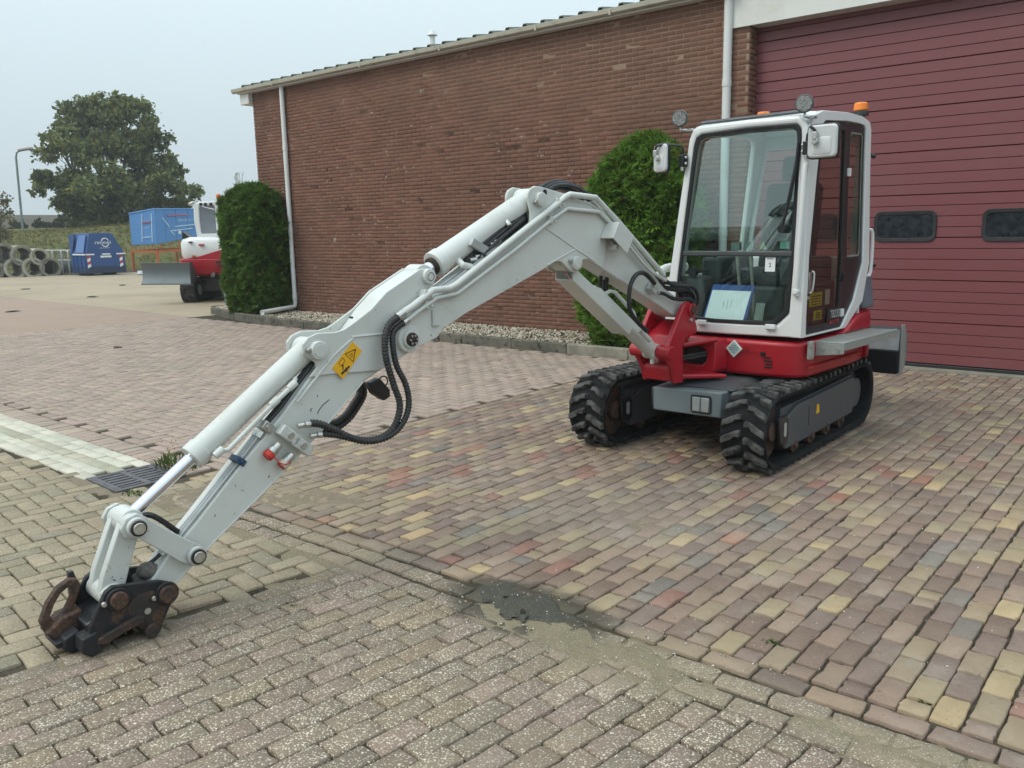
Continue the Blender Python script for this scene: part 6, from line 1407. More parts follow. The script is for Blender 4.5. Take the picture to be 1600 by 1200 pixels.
# auxiliary couplings on the side of the arm, with their hoses
for (u, z, w, c1, c2) in ((3.456, .745, .098, 'red_rubber', 'red_rubber'), (3.392, .682, .098, 'red_rubber', 'cream_cap')):
    m = MB(); m.box(bw(u, w, z), (.05, .115, .055), R2); b_ = m.build('coupling_block', M['white_worn'], arm, .006)
    m = MB(); m.cyl(bw(u, w+.025, z+.003), bw(u, w+.032, z+.003), .017, None, 12); m.build('plug', M['zinc'], b_, .002)
    dU, dZ = .062, -.044
    m = MB(); m.cyl(bw(u+dU*.8, w, z+dZ*.8), bw(u+dU*1.35, w, z+dZ*1.35), .021, None, 14); m.cyl(bw(u+dU*1.2, w, z+dZ*1.2), bw(u+dU*1.55, w, z+dZ*1.55), .026, None, 14); m.build('quick_coupling', M['zinc'], b_, .003)
    m = MB(); k = 1.55 if c2 == 'red_rubber' else 1.45; m.cyl(bw(u+dU*k, w, z+dZ*k), bw(u+dU*(k+.35), w, z+dZ*(k+.35)), .027, None, 16); m.build('dust_cap', M[c2], b_, .004)
    m = MB(); m.cyl(bw(u+dU*(k+.34), w, z+dZ*(k+.34)), bw(u+dU*(k+.40), w, z+dZ*(k+.40)), .022, None, 14); m.build('cap_ring', M['red_rubber'], b_)
    m = MB(); m.cyl(bw(u-.05, w+.005, z+.035), bw(u-.082, w+.012, z+.038), .015, None, 10); m.cyl(bw(u-.085, w+.012, z+.038), bw(u-.115, w+.02, z+.036), .018, None, 8); m.build('fitting', M['zinc'], b_, .002)
bar('cap_cord', [(3.55, .665, .12), (3.53, .63, .13), (3.49, .615, .13), (3.47, .63, .12)], .12, .003, M['red_rubber'], arm, 5, 4)
def spiral_hose(pts, r, parent, n=8):
    P = [Vector((p[0], p[1], p[2])) for p in pts]
    o = bar('hose', pts, 0, r, M['hose'], parent, 10, n)
    Q = []
    for i in range(len(P)-1):
        p0 = P[max(i-1, 0)]; p1 = P[i]; p2 = P[i+1]; p3 = P[min(i+2, len(P)-1)]
        for k in range(24):
            t = k/24; Q.append(0.5*((2*p1)+(-p0+p2)*t+(2*p0-5*p1+4*p2-p3)*t*t+(-p0+3*p1-3*p2+p3)*t*t*t))
    Q = [bw(q[0], q[2], q[1]) for q in Q]
    m = MB(); acc = 0.0; last = Q[0]; step_ = .0145
    for a, b in zip(Q[:-1], Q[1:]):
        acc += (b-a).length
        if acc >= step_:
            acc = 0; d = (b-a).normalized(); x = d.orthogonal().normalized(); y = d.cross(x); n_ = 10
            ring = lambda off, rr: [a+d*off+(x*math.cos(2*math.pi*k/n_)+y*math.sin(2*math.pi*k/n_))*rr for k in range(n_)]
            r0, r1, r2 = ring(-.0045, r*.98), ring(0, r*1.24), ring(.0045, r*.98)
            m.add(r0+r1+r2, [(k, (k+1) % n_, n_+(k+1) % n_, n_+k) for k in range(n_)]+[(n_+k, n_+(k+1) % n_, 2*n_+(k+1) % n_, 2*n_+k) for k in range(n_)], True)
    c = m.build('spiral_guard', M['spiral'], o, sharp=0, fix=False); tag(c, kind='stuff'); return o
M['spiral'] = plain('spiral_guard_plastic', (.030, .030, .030), .55, 0, .35, 30)
spiral_hose([(2.786, 1.255, .122), (2.861, 1.215, .130), (2.897, 1.146, .14), (2.903, 1.048, .15), (2.874, .91, .165), (2.852, .806, .18), (2.889, .71, .185), (2.957, .660, .18), (3.057, .650, .165), (3.151, .685, .15), (3.223, .733, .14), (3.30, .775, .125), (3.345, .785, .12)], .0165, boom)
spiral_hose([(2.752, 1.222, .120), (2.834, 1.18, .130), (2.854, 1.109, .145), (2.847, 1.008, .16), (2.808, .903, .18), (2.802, .8, .19), (2.846, .715, .195), (2.924, .660, .19), (3.025, .645, .175), (3.121, .670, .155), (3.213, .705, .14), (3.285, .722, .12)], .0150, boom)
spiral_hose([(2.78, 1.24, -.12), (2.89, 1.14, -.14), (2.90, .95, -.15), (2.86, .84, -.16), (2.91, .77, -.16), (2.98, .715, -.15), (3.08, .70, -.13), (3.25, .75, -.12), (3.33, .77, -.11)], .0165, boom)
spiral_hose([(2.75, 1.21, -.12), (2.86, 1.10, -.14), (2.87, .95, -.15), (2.83, .83, -.16), (2.88, .75, -.16), (2.96, .69, -.15), (3.07, .67, -.13), (3.22, .72, -.12)], .0150, boom)
m = MB(); m.cyl(bw(2.80, .122, 1.25), bw(2.76, .122, 1.272), .023, None, 10); m.cyl(bw(2.765, .12, 1.214), bw(2.73, .12, 1.232), .019, None, 10); m.build('fitting', M['zinc'], boom, .002)
# rubber stop with a ring under the arm
m = MB(); m.prism([bw(u, -.02, z) for u, z in ((2.93, .91), (2.86, .93), (2.80, .86), (2.80, .82), (2.84, .805), (2.90, .85))], [bw(u, .035, z) for u, z in ((2.93, .91), (2.86, .93), (2.80, .86), (2.80, .82), (2.84, .805), (2.90, .85))]); kk = m.build('hook', M['black_trim'], arm, .008)
m = MB(); m.tube([bw(2.825+.028*math.cos(t*.45), .01, .905+.028*math.sin(t*.45)) for t in range(15)], .004, 6); m.build('ring', M['black_trim'], kk)
# boom cylinder under the boom, with its guard
P, Q = Vector((.395, .790)), Vector((1.368, 1.469)); d = (Q-P).normalized(); nrm = Vector((-d.y, d.x))
f2d = lambda v, w=0.0: bw(v.x, w, v.y)
m = MB(); m.cyl(f2d(P), f2d(P+d*.80), .058, None, 28); cy = m.build('boom_cylinder', W_, EX, .006)
m = MB(); m.cyl(f2d(P+d*.77), f2d(P+d*.845), .052, .046, 24); m.build('gland', W_, cy, .004)
m = MB(); m.cyl(f2d(P+d*.84), f2d(Q), .030, None, 20); m.build('rod', M['chrome'], cy)
m = MB(); m.cyl(f2d(P, -.052), f2d(P, .052), .056, None, 24); m.cyl(f2d(Q, -.05), f2d(Q, .05), .052, None, 24); m.build('eye', W_, cy, .004)
m = MB(); m.cyl(f2d(P-d*.03-nrm*.02), f2d(P-d*.06-nrm*.075), .022, .016, 10); m.build('grease_lug', W_, cy)
gp = [P+d*.40-nrm*.082, P+d*.40-nrm*.010, P+d*.43+nrm*.008, P+d*1.165-nrm*.012, P+d*1.12-nrm*.085]
for w0, w1 in ((.069, .076), (-.076, -.069)):
    m = MB(); m.prism([f2d(v, w0) for v in gp], [f2d(v, w1) for v in gp]); m.build('guard', W_, cy, .002)
m = MB(); q = [P+d*.40-nrm*.083, P+d*1.12-nrm*.086, P+d*1.12-nrm*.078, P+d*.40-nrm*.075]; m.prism([f2d(v, -.076) for v in q], [f2d(v, .076) for v in q]); m.build('guard', W_, cy, .002)
bar('steel_pipe', [(.935, 1.245, .0), (.913, 1.262, .02), (.871, 1.252, .03), (.664, 1.092, .035), (.64, 1.05, .03)], .0, .0135, W_, cy, 8)
bar('hose', [(.604, 1.298), (.655, 1.337), (.717, 1.373), (.78, 1.38), (.837, 1.355), (.879, 1.299), (.894, 1.215), (.884, 1.144), (.834, 1.081), (.76, 1.025), (.686, .976)], .165, .0155, M['hose'], boom, 10, 5)
bar('hose_end', [(.70, .985), (.63, .935), (.575, .895)], .11, .019, M['white_worn'], cy, 10)
m = MB(); m.box(bw(.56, .118, 1.262), (.05, .07, .06), R2); m.cyl(bw(.60, .15, 1.295), bw(.57, .13, 1.27), .016, None, 8); m.cyl(bw(.54, .13, 1.25), bw(.49, .12, 1.225), .014, None, 8); m.build('hose_block', M['galv'], boom, .003)
for i, (du, dz, w) in enumerate(((0, 0, .105), (.0, -.03, .07), (-.01, .015, .04), (.01, -.015, .01), (-.015, .02, -.025), (.0, -.025, -.05))):
    bar('hose', [(.42+du, 1.33+dz, w), (.33+du, 1.275+dz, w+.015), (.22, 1.258+dz, w+.03), (.10, 1.245+dz, w+.035), (.025, 1.20+dz*.6, w+.03), (.0, 1.12, w+.02), (.03, 1.02, w*.6), (.06, .93, w*.4)], w, .0135, M['hose'], boom, 8, 5)
bar('hose', [(.49, 1.225, .12), (.422, 1.214, .12), (.334, 1.178, .13), (.228, 1.160, .14), (.128, 1.158, .14), (.05, 1.12, .12), (.03, 1.03, .08)], .12, .0135, M['hose'], boom, 8, 5)
for w in (.105, .07, .04):
    m = MB(); m.cyl(bw(.44, w, 1.352), bw(.39, w, 1.315), .018, None, 8); m.build('fitting', M['zinc'], boom, .002)
for i, (u, w) in enumerate(((.95, -.03), (.92, .0), (.88, -.05))):
    bar('hose', [(u, 1.36, w), (u-.02, 1.28, w-.02), (u-.03, 1.22, w-.02), (u-.08, 1.16, w-.01)], w, .013, M['hose'], boom, 8, 4)
# linkage: two guide links to the arm, a tipping link to the coupler
LP, LA, C1, C2 = (4.198, .492), (3.957, .296), (4.306, .212), (4.106, .172)
gl = [(4.235, .535), (4.190, .548), (4.150, .52), (4.09, .462), (3.99, .378), (3.925, .330), (3.912, .29), (3.935, .252), (3.975, .248), (4.03, .288), (4.117, .372), (4.19, .436), (4.245, .455), (4.26, .495)]
for w0, w1 in ((.090, .112), (-.112, -.090)): slab('guide_link', gl, w0, w1, M['white_worn'], EX, .004)
for (u, z) in (LP, LA):
    bpin('link_pin', u, z, -.155, .155, .026, M['zinc'], arm, 16)
    for s in (1, -1): bpin('link_boss', u, z, s*.113, s*.138, .043, M['white_worn'], arm, 20, .004); bpin('washer', u, z, s*.139, s*.149, .034, M['rust_black'], arm, 18, .002)
tl = MB()
bl_ = [(4.165, .50), (4.20, .535), (4.245, .505), (4.335, .30), (4.355, .225), (4.315, .165), (4.265, .190), (4.225, .31), (4.175, .44)]
for w0, w1 in ((.030, .072), (-.072, -.030)): slab('tipping_link', bl_, w0, w1, M['white_worn'], EX, .006, 3)
slab('tipping_link_web', [(4.215, .42), (4.25, .42), (4.312, .262), (4.28, .25)], -.031, .031, M['white_worn'], EX, .004)
bpin('link_tube', LP[0], LP[1], -.085, .085, .048, M['white_worn'], EX, 24, .004); bpin('link_tube', C1[0], C1[1], -.088, .088, .052, M['white_worn'], EX, 24, .004)
# quick coupler resting on the paving
qc = empty('quick_coupler', bw(4.25, 0, .0)); qc.parent = EX; qc.location = bw(4.25, 0, 0)-world_loc(EX)
cp = [(4.425, .118), (4.36, .236), (4.348, .255), (4.318, .270), (4.22, .252), (4.128, .234), (4.088, .215), (4.065, .18), (4.068, .150), (4.105, .085), (4.145, .012), (4.172, .000), (4.205, .024), (4.235, .062), (4.292, .076), (4.361, .052), (4.39, .03), (4.43, .045)]
for w0, w1 in ((.100, .124), (-.124, -.100)): slab('cheek_plate', cp, w0, w1, M['rust_black'], qc, .004)
for (u, z), r in ((C1, .036), (C2, .038)):
    bpin('pin', u, z, -.16, .16, r, M['rust'], qc, 22, .004)
    for s in (1, -1): bpin('pin_collar', u, z, s*.125, s*.140, r*1.35, M['rust_black'], qc, 22, .003)
    bpin('pin_bolt', u+.055, z-.005, .124, .138, .012, M['zinc'], qc, 8)
bpin('hook_pin', 4.185, .032, -.145, .15, .031, M['rust'], qc, 20, .004)
slab('side_rail', [(4.40, .075), (4.36, .085), (4.25, .115), (4.21, .108), (4.22, .082), (4.29, .068), (4.37, .042), (4.41, .05)], .124, .146, M['rust'], qc, .004)
slab('patch_plate', [(4.27, .165), (4.22, .205), (4.16, .20), (4.10, .165), (4.10, .12), (4.15, .045), (4.19, .06), (4.225, .10), (4.27, .13)], .1242, .1262, M['rust'], qc, .002)
slab('wedge_block', [(4.46, .09), (4.40, .105), (4.385, .02), (4.43, .004), (4.465, .03)], .05, .138, M['rust_black'], qc, .006)
slab('wedge_block', [(4.50, .075), (4.44, .10), (4.42, .02), (4.47, .0), (4.505, .03)], -.06, .045, M['rust_black'], qc, .008)
slab('lock_bar', [(4.53, .055), (4.46, .07), (4.45, .04), (4.52, .03)], -.12, .02, M['rust_black'], qc, .006)
slab('body_block', [(4.43, .13), (4.30, .18), (4.14, .16), (4.16, .11), (4.28, .10), (4.42, .05)], -.099, .099, M['black_paint'], qc, .008)
bpin('pilot_hole', 4.19, .118, .1262, .1275, .014, plain('seen_through_hole', (.30, .27, .22), .9), qc, 14, 0)
# front horn plate with a long slot, on the far side
ho = [(4.555, .135), (4.52, .21), (4.475, .262), (4.425, .285), (4.395, .275), (4.385, .245), (4.40, .205), (4.43, .150), (4.46, .10), (4.50, .065), (4.535, .07)]
hi_ = [(4.515, .150), (4.495, .195), (4.465, .235), (4.435, .252), (4.420, .248), (4.418, .235), (4.428, .208), (4.445, .175), (4.465, .145), (4.49, .128), (4.508, .132)]
m = MB(); m.ring([bw(u, -.05, z) for u, z in ho], [bw(u, -.05, z) for u, z in hi_], [bw(u, -.085, z) for u, z in ho], [bw(u, -.085, z) for u, z in hi_]); m.build('horn_plate', M['rust'], qc, .005)
slab('horn_base', [(4.545, .09), (4.48, .14), (4.40, .155), (4.40, .07), (4.50, .045)], -.12, -.02, M['rust'], qc, .008)
slab('front_plate', [(4.415, .30), (4.395, .30), (4.37, .20), (4.39, .15), (4.42, .20)], -.124, -.095, M['black_paint'], qc, .004)
bar('hose', [(4.02, .36, .02), (4.09, .30, .02), (4.14, .27, .01), (4.17, .22, .0)], .02, .009, M['hose'], qc, 8, 4)
bar('hose', [(4.00, .40, .05), (4.10, .50, .055), (4.15, .50, .04), (4.20, .42, .02), (4.215, .30, .0), (4.20, .20, .0)], .02, .0125, M['hose'], qc, 8, 5)
m = MB(); m.sphere(bw(4.135, .02, .255), .045, 12, 8, (1, 1, .8)); m.sphere(bw(4.165, -.01, .21), .035, 12, 8); m.build('dirt_lump', plain('dried_dirt', (.15, .14, .125), .95, 0, .4, 25, .8), qc)
for w in (.015, .04):
    m = MB(); m.cyl(bw(4.03, w, .35), bw(4.075, w, .31), .014, None, 8); m.build('fitting', M['zinc'], qc, .002)

# ------------------------------------------------------------------ second excavator, half hidden behind the conifer
e0 = sight(300, 467, 23.5); vx = Vector((e0.y, -e0.x, 0)).normalized()      # along the picture plane to the right
vx = Vector((cr.x, cr.y, 0)).normalized(); vy = Vector((-vx.y, vx.x, 0))      # vx to the right of the view, vy away
def ex(a, b, z): return Vector((e0.x, e0.y, 0))+vx*a+vy*b+up*z
E2 = empty('mini_excavator', ex(.8, .6, 0)); tag(E2, 'rear of another white and red excavator with raised grey blade partly hidden by the conifer', 'excavator')
sc_ = 23.5/1320
def track2(a0):
    o = None; path = [(y, z) for y, z in []]
    m = MB(); pts = []
    for k in range(28):
        t = 2*math.pi*k/28; y = (.85 if math.cos(t) > 0 else -.85)+.30*math.cos(t); z = .31+.30*math.sin(t); pts.append((y, z))
    m.prism([ex(a0-.2, .95+y, z) for y, z in pts], [ex(a0+.2, .95+y, z) for y, z in pts]); o = m.build('crawler_track', M['black_rubber'], E2, .02)
    for y, z in pts[::1]:
        mm = MB(); n_ = Vector((0, z-.31)) if abs(y) < .85 else Vector((y-math.copysign(.85, y), z-.31)); n_.normalize()
        mm.box(ex(a0, .95+y+n_.x*.012, z+n_.y*.012), (.36, .06, .05), Matrix.Rotation(math.atan2(vx.y, vx.x), 3, 'Z')@Matrix.Rotation(math.atan2(n_.y, n_.x)-math.pi/2, 3, 'X')); mm.build('tread_lug', M['lug_rubber'], o)
track2(-.02); track2(1.05)
for a0 in (-.02,):
    m = MB(); m.cyl(ex(a0-.21, .12, .31), ex(a0+.21, .12, .31), .14, None, 16); m.build('idler_wheel', M['galv'], E2)
m = MB(); m.prism([ex(.2, .2, .25), ex(1.4, .2, .25), ex(1.4, 1.8, .25), ex(.2, 1.8, .25)], [ex(.2, .2, .62), ex(1.4, .2, .62), ex(1.4, 1.8, .62), ex(.2, 1.8, .62)]); m.build('undercarriage_frame', M['black_paint'], E2, .03)
bl2 = [(-.62, 1.05), (-.52, 1.05), (-.44, .90), (-.44, .70), (-.52, .55), (-.64, .50), (-.645, .53), (-.56, .60), (-.50, .75), (-.51, .90)]
m = MB(); m.prism([ex(-1.00, b, z) for b, z in bl2], [ex(.22, b+.05, z-.02) for b, z in bl2]); b2_ = m.build('dozer_blade', M['grey_box'], E2)
m = MB(); q = [(-.64, 1.05), (-.50, 1.05), (-.28, .82), (-.30, .62), (-.45, .50), (-.64, .46)]; m.prism([ex(.22, b+.05, z) for b, z in q], [ex(.245, b+.05, z) for b, z in q]); m.build('end_plate', M['grey_steel'], b2_, .004)
for a0 in (.3, .9):
    m = MB(); m.tube([ex(a0-.2, -.3, .70), ex(a0, .3, .45)], .07, 6); m.build('blade_arm', M['black_paint'], b2_)
def body2(prof, b0, b1, name, mat, bev=.05, ins=0.12):
    m = MB(); m.prism([ex(a+(ins if a < .3 else 0), b0, z) for a, z in prof], [ex(a, b0+.35, z) for a, z in prof]); m.prism([ex(a, b0+.35, z) for a, z in prof], [ex(a, b1, z) for a, z in prof]); return m.build(name, mat, E2, bev, 3)
def loft(name, rows, mat, bev=.0):
    m = MB(); n = len(rows[0]); m.add([p for r in rows for p in r], [(i*n+k, i*n+(k+1) % n, (i+1)*n+(k+1) % n, (i+1)*n+k) for i in range(len(rows)-1) for k in range(n)]+[tuple(range(n))[::-1], tuple(range((len(rows)-1)*n, len(rows)*n))]); return m.build(name, mat, E2, bev, 3, sharp=50)
def rbox(z, a0, a1, b0, b1, r=.3):
    pts = []
    for qx, qy, t0 in ((a1-r, b1-r, 0), (a0+r, b1-r, 90), (a0+r, b0+r, 180), (a1-r, b0+r, 270)):
        for k in range(6): t = rad(t0+90*k/5); pts.append(ex(qx+r*math.cos(t), qy+r*math.sin(t), z))
    return pts
loft('red_body', [rbox(.66, -.10, 1.75, .06, 2.0, .35), rbox(.72, -.22, 1.78, -.06, 2.0, .35), rbox(.98, -.28, 1.8, -.14, 2.0, .35), rbox(1.10, -.29, 1.8, -.14, 2.0, .35)], M['red_paint'], .02)
loft('counterweight', [rbox(1.10, -.20, 1.8, -.06, 2.0, .35), rbox(1.22, -.24, 1.8, -.10, 2.0, .35), rbox(1.50, -.24, 1.8, -.10, 2.0, .35), rbox(1.60, -.20, 1.78, -.06, 2.0, .33), rbox(1.66, -.10, 1.7, .05, 1.9, .3)], M['cab_white'], .015)
q = [(-.12, 1.102), (.35, 1.18), (1.0, 1.36), (1.82, 1.5), (1.82, 1.102)]
m = MB(); m.prism([ex(a, -.115, z) for a, z in q], [ex(a, -.09, z) for a, z in q]); m.build('red_sweep', M['red_paint'], E2, .008)
for (a0, a1, z0, z1, mt) in ((.08, .18, 1.52, 1.55, 'black_trim'), (.34, .47, 1.44, 1.48, 'red_print'), (.15, .21, 1.15, 1.20, 'orange'), (.75, .95, .99, 1.04, 'black_trim'), (.78, 1.0, .90, .95, 'black_trim')):
    m = MB(); m.prism([ex(a0, -.155, z0), ex(a1, -.155, z0), ex(a1, -.155, z1), ex(a0, -.155, z1)], [ex(a0, -.10, z0), ex(a1, -.10, z0), ex(a1, -.10, z1), ex(a0, -.10, z1)]); m.build('body_mark', M[mt], E2)
m = MB(); m.prism([ex(-.16, .1, 1.62), ex(.08, .1, 1.62), ex(-.14, .1, 1.80)], [ex(-.16, .4, 1.62), ex(.08, .4, 1.62), ex(-.14, .4, 1.80)]); m.build('air_intake', M['black_trim'], E2)
co = [(.08, 1.64), (.03, 2.1), (.05, 2.46), (.16, 2.56), (.78, 2.56), (.85, 1.64)]; ci = [(.20, 1.74), (.185, 2.1), (.20, 2.42), (.25, 2.46), (.60, 2.46), (.60, 1.74)]
m = MB(); m.ring([ex(a, .5, z) for a, z in co], [ex(a, .49, z) for a, z in ci], [ex(a, .62, z) for a, z in co], [ex(a, .6, z) for a, z in ci]); m.build('cab_frame', M['cab_white'], E2, .03, 3)
m = MB(); m.prism([ex(a, .52, z) for a, z in ci], [ex(a, .53, z) for a, z in ci]); m.build('cab_window', plain('rear_cab_window', (.20, .22, .245), .15, 0, .1, 2, .02), E2)
m = MB(); m.prism([ex(.06, .6, 1.64), ex(1.3, .6, 1.64), ex(1.3, 1.8, 1.64), ex(.06, 1.8, 1.64)], [ex(.06, .6, 2.54), ex(1.3, .6, 2.54), ex(1.3, 1.8, 2.54), ex(.06, 1.8, 2.54)]); m.build('cab_shell', M['cab_white'], E2, .05)
m = MB(); m.box(ex(.0, .55, 2.52), (.16, .16, .07), Matrix.Rotation(math.atan2(vx.y, vx.x), 3, 'Z')@Matrix.Rotation(rad(-25), 3, 'Y')); m.build('work_light', M['zinc'], E2, .02)
for a in (.26, .38, .52):
    m = MB(); m.sphere(ex(a, .47, 2.495), .045, 10, 6); m.build('roof_lamp', M['black_trim'], E2)
m = MB(); m.tube([ex(.20, .46, 2.52), ex(.33, .46, 2.43), ex(.60, .46, 2.36)], .012, 6, 4); m.build('cable', M['white_print'], E2)
m = MB(); m.tube([ex(.74, .45, 2.40), ex(.74, .45, 2.60)], .02, 6); m.cyl(ex(.74, .45, 2.62), ex(.74, .45, 2.67), .05, None, 12); bcn = m.build('beacon', M['black_trim'], E2)
m = MB(); m.sphere(ex(.74, .45, 2.69), .058, 12, 8, (1, 1, 1.15)); m.build('amber_lens', plain('red_amber', (.75, .13, .02), .25), bcn)
# ------------------------------------------------------------------ drain grate, weeds, sand, mud, post
GX, GY = (GR[0]+GR[1])/2, (GR[2]+GR[3])/2
G = empty('drain_grate', (GX, GY, 0)); tag(G, 'dark cast iron slotted drain grate at the end of the white paved strip', 'drain grate')
M['cast'] = plain('cast_iron', (.105, .098, .105), .55, .3, .25, 12, .3)
# plate with slots: bars between openings
xs_ = []
R_g = Matrix.Rotation(rad(-2), 3, 'Z')
def gp_(x, y, z): v = R_g@Vector((x, y, z)); return Vector((GX, GY, 0))+v
m = MB(); m.ring([gp_(x, y, .004) for x, y in ((-.245, -.245), (.245, -.245), (.245, .245), (-.245, .245))], [gp_(x, y, .004) for x, y in ((-.225, -.225), (.225, -.225), (.225, .225), (-.225, .225))], [gp_(x, y, -.05) for x, y in ((-.245, -.245), (.245, -.245), (.245, .245), (-.245, .245))], [gp_(x, y, -.05) for x, y in ((-.225, -.225), (.225, -.225), (.225, .225), (-.225, .225))]); m.build('frame', M['cast'], G, .003)
m = MB(); m.box2((GX-.24, GY-.24, -.16), (GX+.24, GY+.24, -.15)); m.build('sump', M['black_trim'], G)
bx_ = [-.222, -.135, -.115, -.028, -.008, .008]   # slots run along y in two rows of columns
cols = [(-.20, -.175), (-.135, -.11), (-.07, -.045), (-.005, .02), (.06, .085), (.125, .15), (.175, .195)]
def gbox(x0, x1, y0, y1): 
    m = MB(); m.prism([gp_(x0, y0, .003), gp_(x1, y0, .003), gp_(x1, y1, .003), gp_(x0, y1, .003)], [gp_(x0, y0, -.03), gp_(x1, y0, -.03), gp_(x1, y1, -.03), gp_(x0, y1, -.03)]); return m.build('grate_bar', M['cast'], G, .003)
gbox(-.222, .222, -.222, -.185); gbox(-.222, .222, .185, .222); gbox(-.222, .222, -.02, .02)
e_ = [-.222]+[c for ab in cols for c in ab]+[.222]
for a, b in zip(e_[0::2], e_[1::2]): gbox(a, b, -.184, -.021); gbox(a, b, .021, .184)
# weeds
def weed(label, x, y, r, n, h, hue, seed, flower=0):
    rw = np.random.default_rng(seed); root = empty('weed', (x, y, 0)); tag(root, label, 'weed', 'weeds between the paving stones'); V = []; F = []; T = []
    for i in range(n):
        a = rw.random()*6.28; rr = r*rw.random()**.6; px, py = x+rr*math.cos(a), y+rr*math.sin(a)*.6; hh = h*(.3+.7*rw.random())*(1-.6*rr/r); d = np.array([math.cos(a)*.6+rw.normal(0, .4), math.sin(a)*.6+rw.normal(0, .4), 0]); w = .004+.004*rw.random()
        nn = np.array([-d[1], d[0], 0]); nn /= np.linalg.norm(nn)+1e-6; b = np.array([px, py, -.008]); md = b+d*hh*.35+np.array([0, 0, hh*.7]); tp = b+d*hh*.9+np.array([0, 0, hh*(.6+.4*rw.random())])
        V.append(np.array([b-nn*w*.5, b+nn*w*.5, md+nn*w, tp, md-nn*w])); F.append([[0, 1, 2, 4], [4, 2, 3]]); c = np.array(hue)*(.6+.8*rw.random()); T.append(tuple(c))
    for i in range(flower):
        a = rw.random()*6.28; rr = r*.8*rw.random(); b = np.array([x+rr*math.cos(a), y+rr*math.sin(a)*.5, h*(.6+.5*rw.random())]); V.append(ICO*.006+b); F.append(ICOF); T.append((.42, .30, .10))
    o = bpy.data.objects.new('blades', fast_mesh('blades', [v-np.array([x, y, 0]) for v in V], F, T, M['leaf'])); COL.objects.link(o); o.parent = root; tag(o, kind='stuff')
weed('tall weed growing at the far edge of the drain grate', -5.80, 3.01, .20, 130, .20, (.085, .12, .03), 1, 12)
weed('low green weed at the near edge of the drain grate', -5.42, 2.50, .10, 50, .05, (.07, .13, .02), 2)
weed('small moss tuft among the clinker bricks at the right', -1.285, 3.13, .055, 80, .022, (.05, .11, .012), 3)
weed('moss tuft in a joint of the rough paving below the arm', -3.15, 2.14, .07, 60, .02, (.07, .11, .02), 4)
weed('green tuft between bricks near the right edge', -.66, 3.05, .03, 40, .02, (.06, .11, .015), 5)
weed('moss tuft beside the coupler between the grey stones', -3.72, 1.30, .06, 60, .018, (.09, .11, .02), 6)
# sand and mud lying over the stones: low mounds that the stones poke through
def mound(name, poly, hmax, mat, seed, res=.018, rough=.0055, edge=.10, base=-.016):
    rm = np.random.default_rng(seed); P = np.array(poly); x0, y0 = P.min(0)-.05; x1, y1 = P.max(0)+.05
    xs = np.arange(x0, x1, res); ys = np.arange(y0, y1, res); X, Y = np.meshgrid(xs, ys)
    inside = np.zeros(X.shape, bool); dist = np.full(X.shape, 1e9); n = len(P)
    for i in range(n):
        a, b = P[i], P[(i+1) % n]
        c = ((a[1] > Y) != (b[1] > Y)) & (X < (b[0]-a[0])*(Y-a[1])/(b[1]-a[1]+1e-12)+a[0]); inside ^= c
        ab = b-a; t = np.clip(((X-a[0])*ab[0]+(Y-a[1])*ab[1])/(ab@ab), 0, 1); dist = np.minimum(dist, np.hypot(X-a[0]-t*ab[0], Y-a[1]-t*ab[1]))
    sd = np.where(inside, dist, -dist)
    def vn(f, k):
        gx, gy = X*f+k*7.1, Y*f-k*3.7
        return (np.sin(gx*1.3+np.sin(gy*1.7)*1.9)+np.sin(gy*1.1+np.sin(gx*2.3)*1.4+k)+np.sin((gx+gy)*1.9+k*2))/3
    sd = sd+.05*vn(9, 1)+.03*vn(23, 2)
    tt = np.clip((sd+.02)/edge, 0, 1)
    Z = base+(hmax-base)*tt*tt*(3-2*tt)+rough*vn(31, 3)*tt+rough*.6*vn(67, 4)*tt+rm.normal(0, rough*.18, X.shape)*tt
    m = MB(); ny, nx = X.shape; keep = Z > base+.001
    V_ = np.stack([X, Y, Z], -1).reshape(-1, 3); f = []
    for j in range(ny-1):
        for i in range(nx-1):
            if keep[j, i] or keep[j+1, i] or keep[j, i+1] or keep[j+1, i+1]: f.append((j*nx+i, j*nx+i+1, (j+1)*nx+i+1, (j+1)*nx+i))
    m.add([tuple(v) for v in V_], f); me = m.mesh(name, mat, (0, 0, 0), 180); o = bpy.data.objects.new(name, me); COL.objects.link(o); tag(o, kind='stuff'); return o
def sand_mat(name, a, b, speck, rough=.95, sp=.1):
    t = NT(name); n = t.noise(9, 6, .7); f = t.noise(170, 3, .6); v = t.n('ShaderNodeTexVoronoi'); v.inputs['Scale'].default_value = 130; t.l(t.pos(), v.inputs['Vector'])
    s = t.n('ShaderNodeSeparateColor'); t.l(v.outputs['Color'], s.inputs[0]); c = t.mix(t.ramp(n, .3, .7), a, b); c = t.mix(t.ramp(f, .4, .7, 0, .6), c, tuple(v_*.55 for v_ in a))
    k = t.math('MULTIPLY', t.ramp(v.outputs['Distance'], .22, .34, 1, 0), t.ramp(s.outputs[0], .62, .72)); c = t.mix(t.math('MULTIPLY', k, speck), c, (.50, .46, .38))
    t.bsdf(c, rough, 0, t.bump(t.math('ADD', f, k), .7, .004), sp); return t.m
M['sand'] = sand_mat('dry_sand', (.245, .205, .138), (.195, .165, .112), .8)
M['mud'] = sand_mat('wet_grey_mud', (.066, .061, .044), (.052, .050, .038), .35, .62, .35)
M['dust'] = sand_mat('grey_brown_dust', (.24, .195, .14), (.20, .165, .118), .5)
mound('sand', [(-2.62, 2.60), (-2.3, 2.50), (-1.95, 2.47), (-1.62, 2.52), (-1.36, 2.53), (-1.30, 2.70), (-1.55, 2.83), (-1.95, 2.83), (-2.5, 2.80)], .0040, M['sand'], 1, .016, .0026, .14)
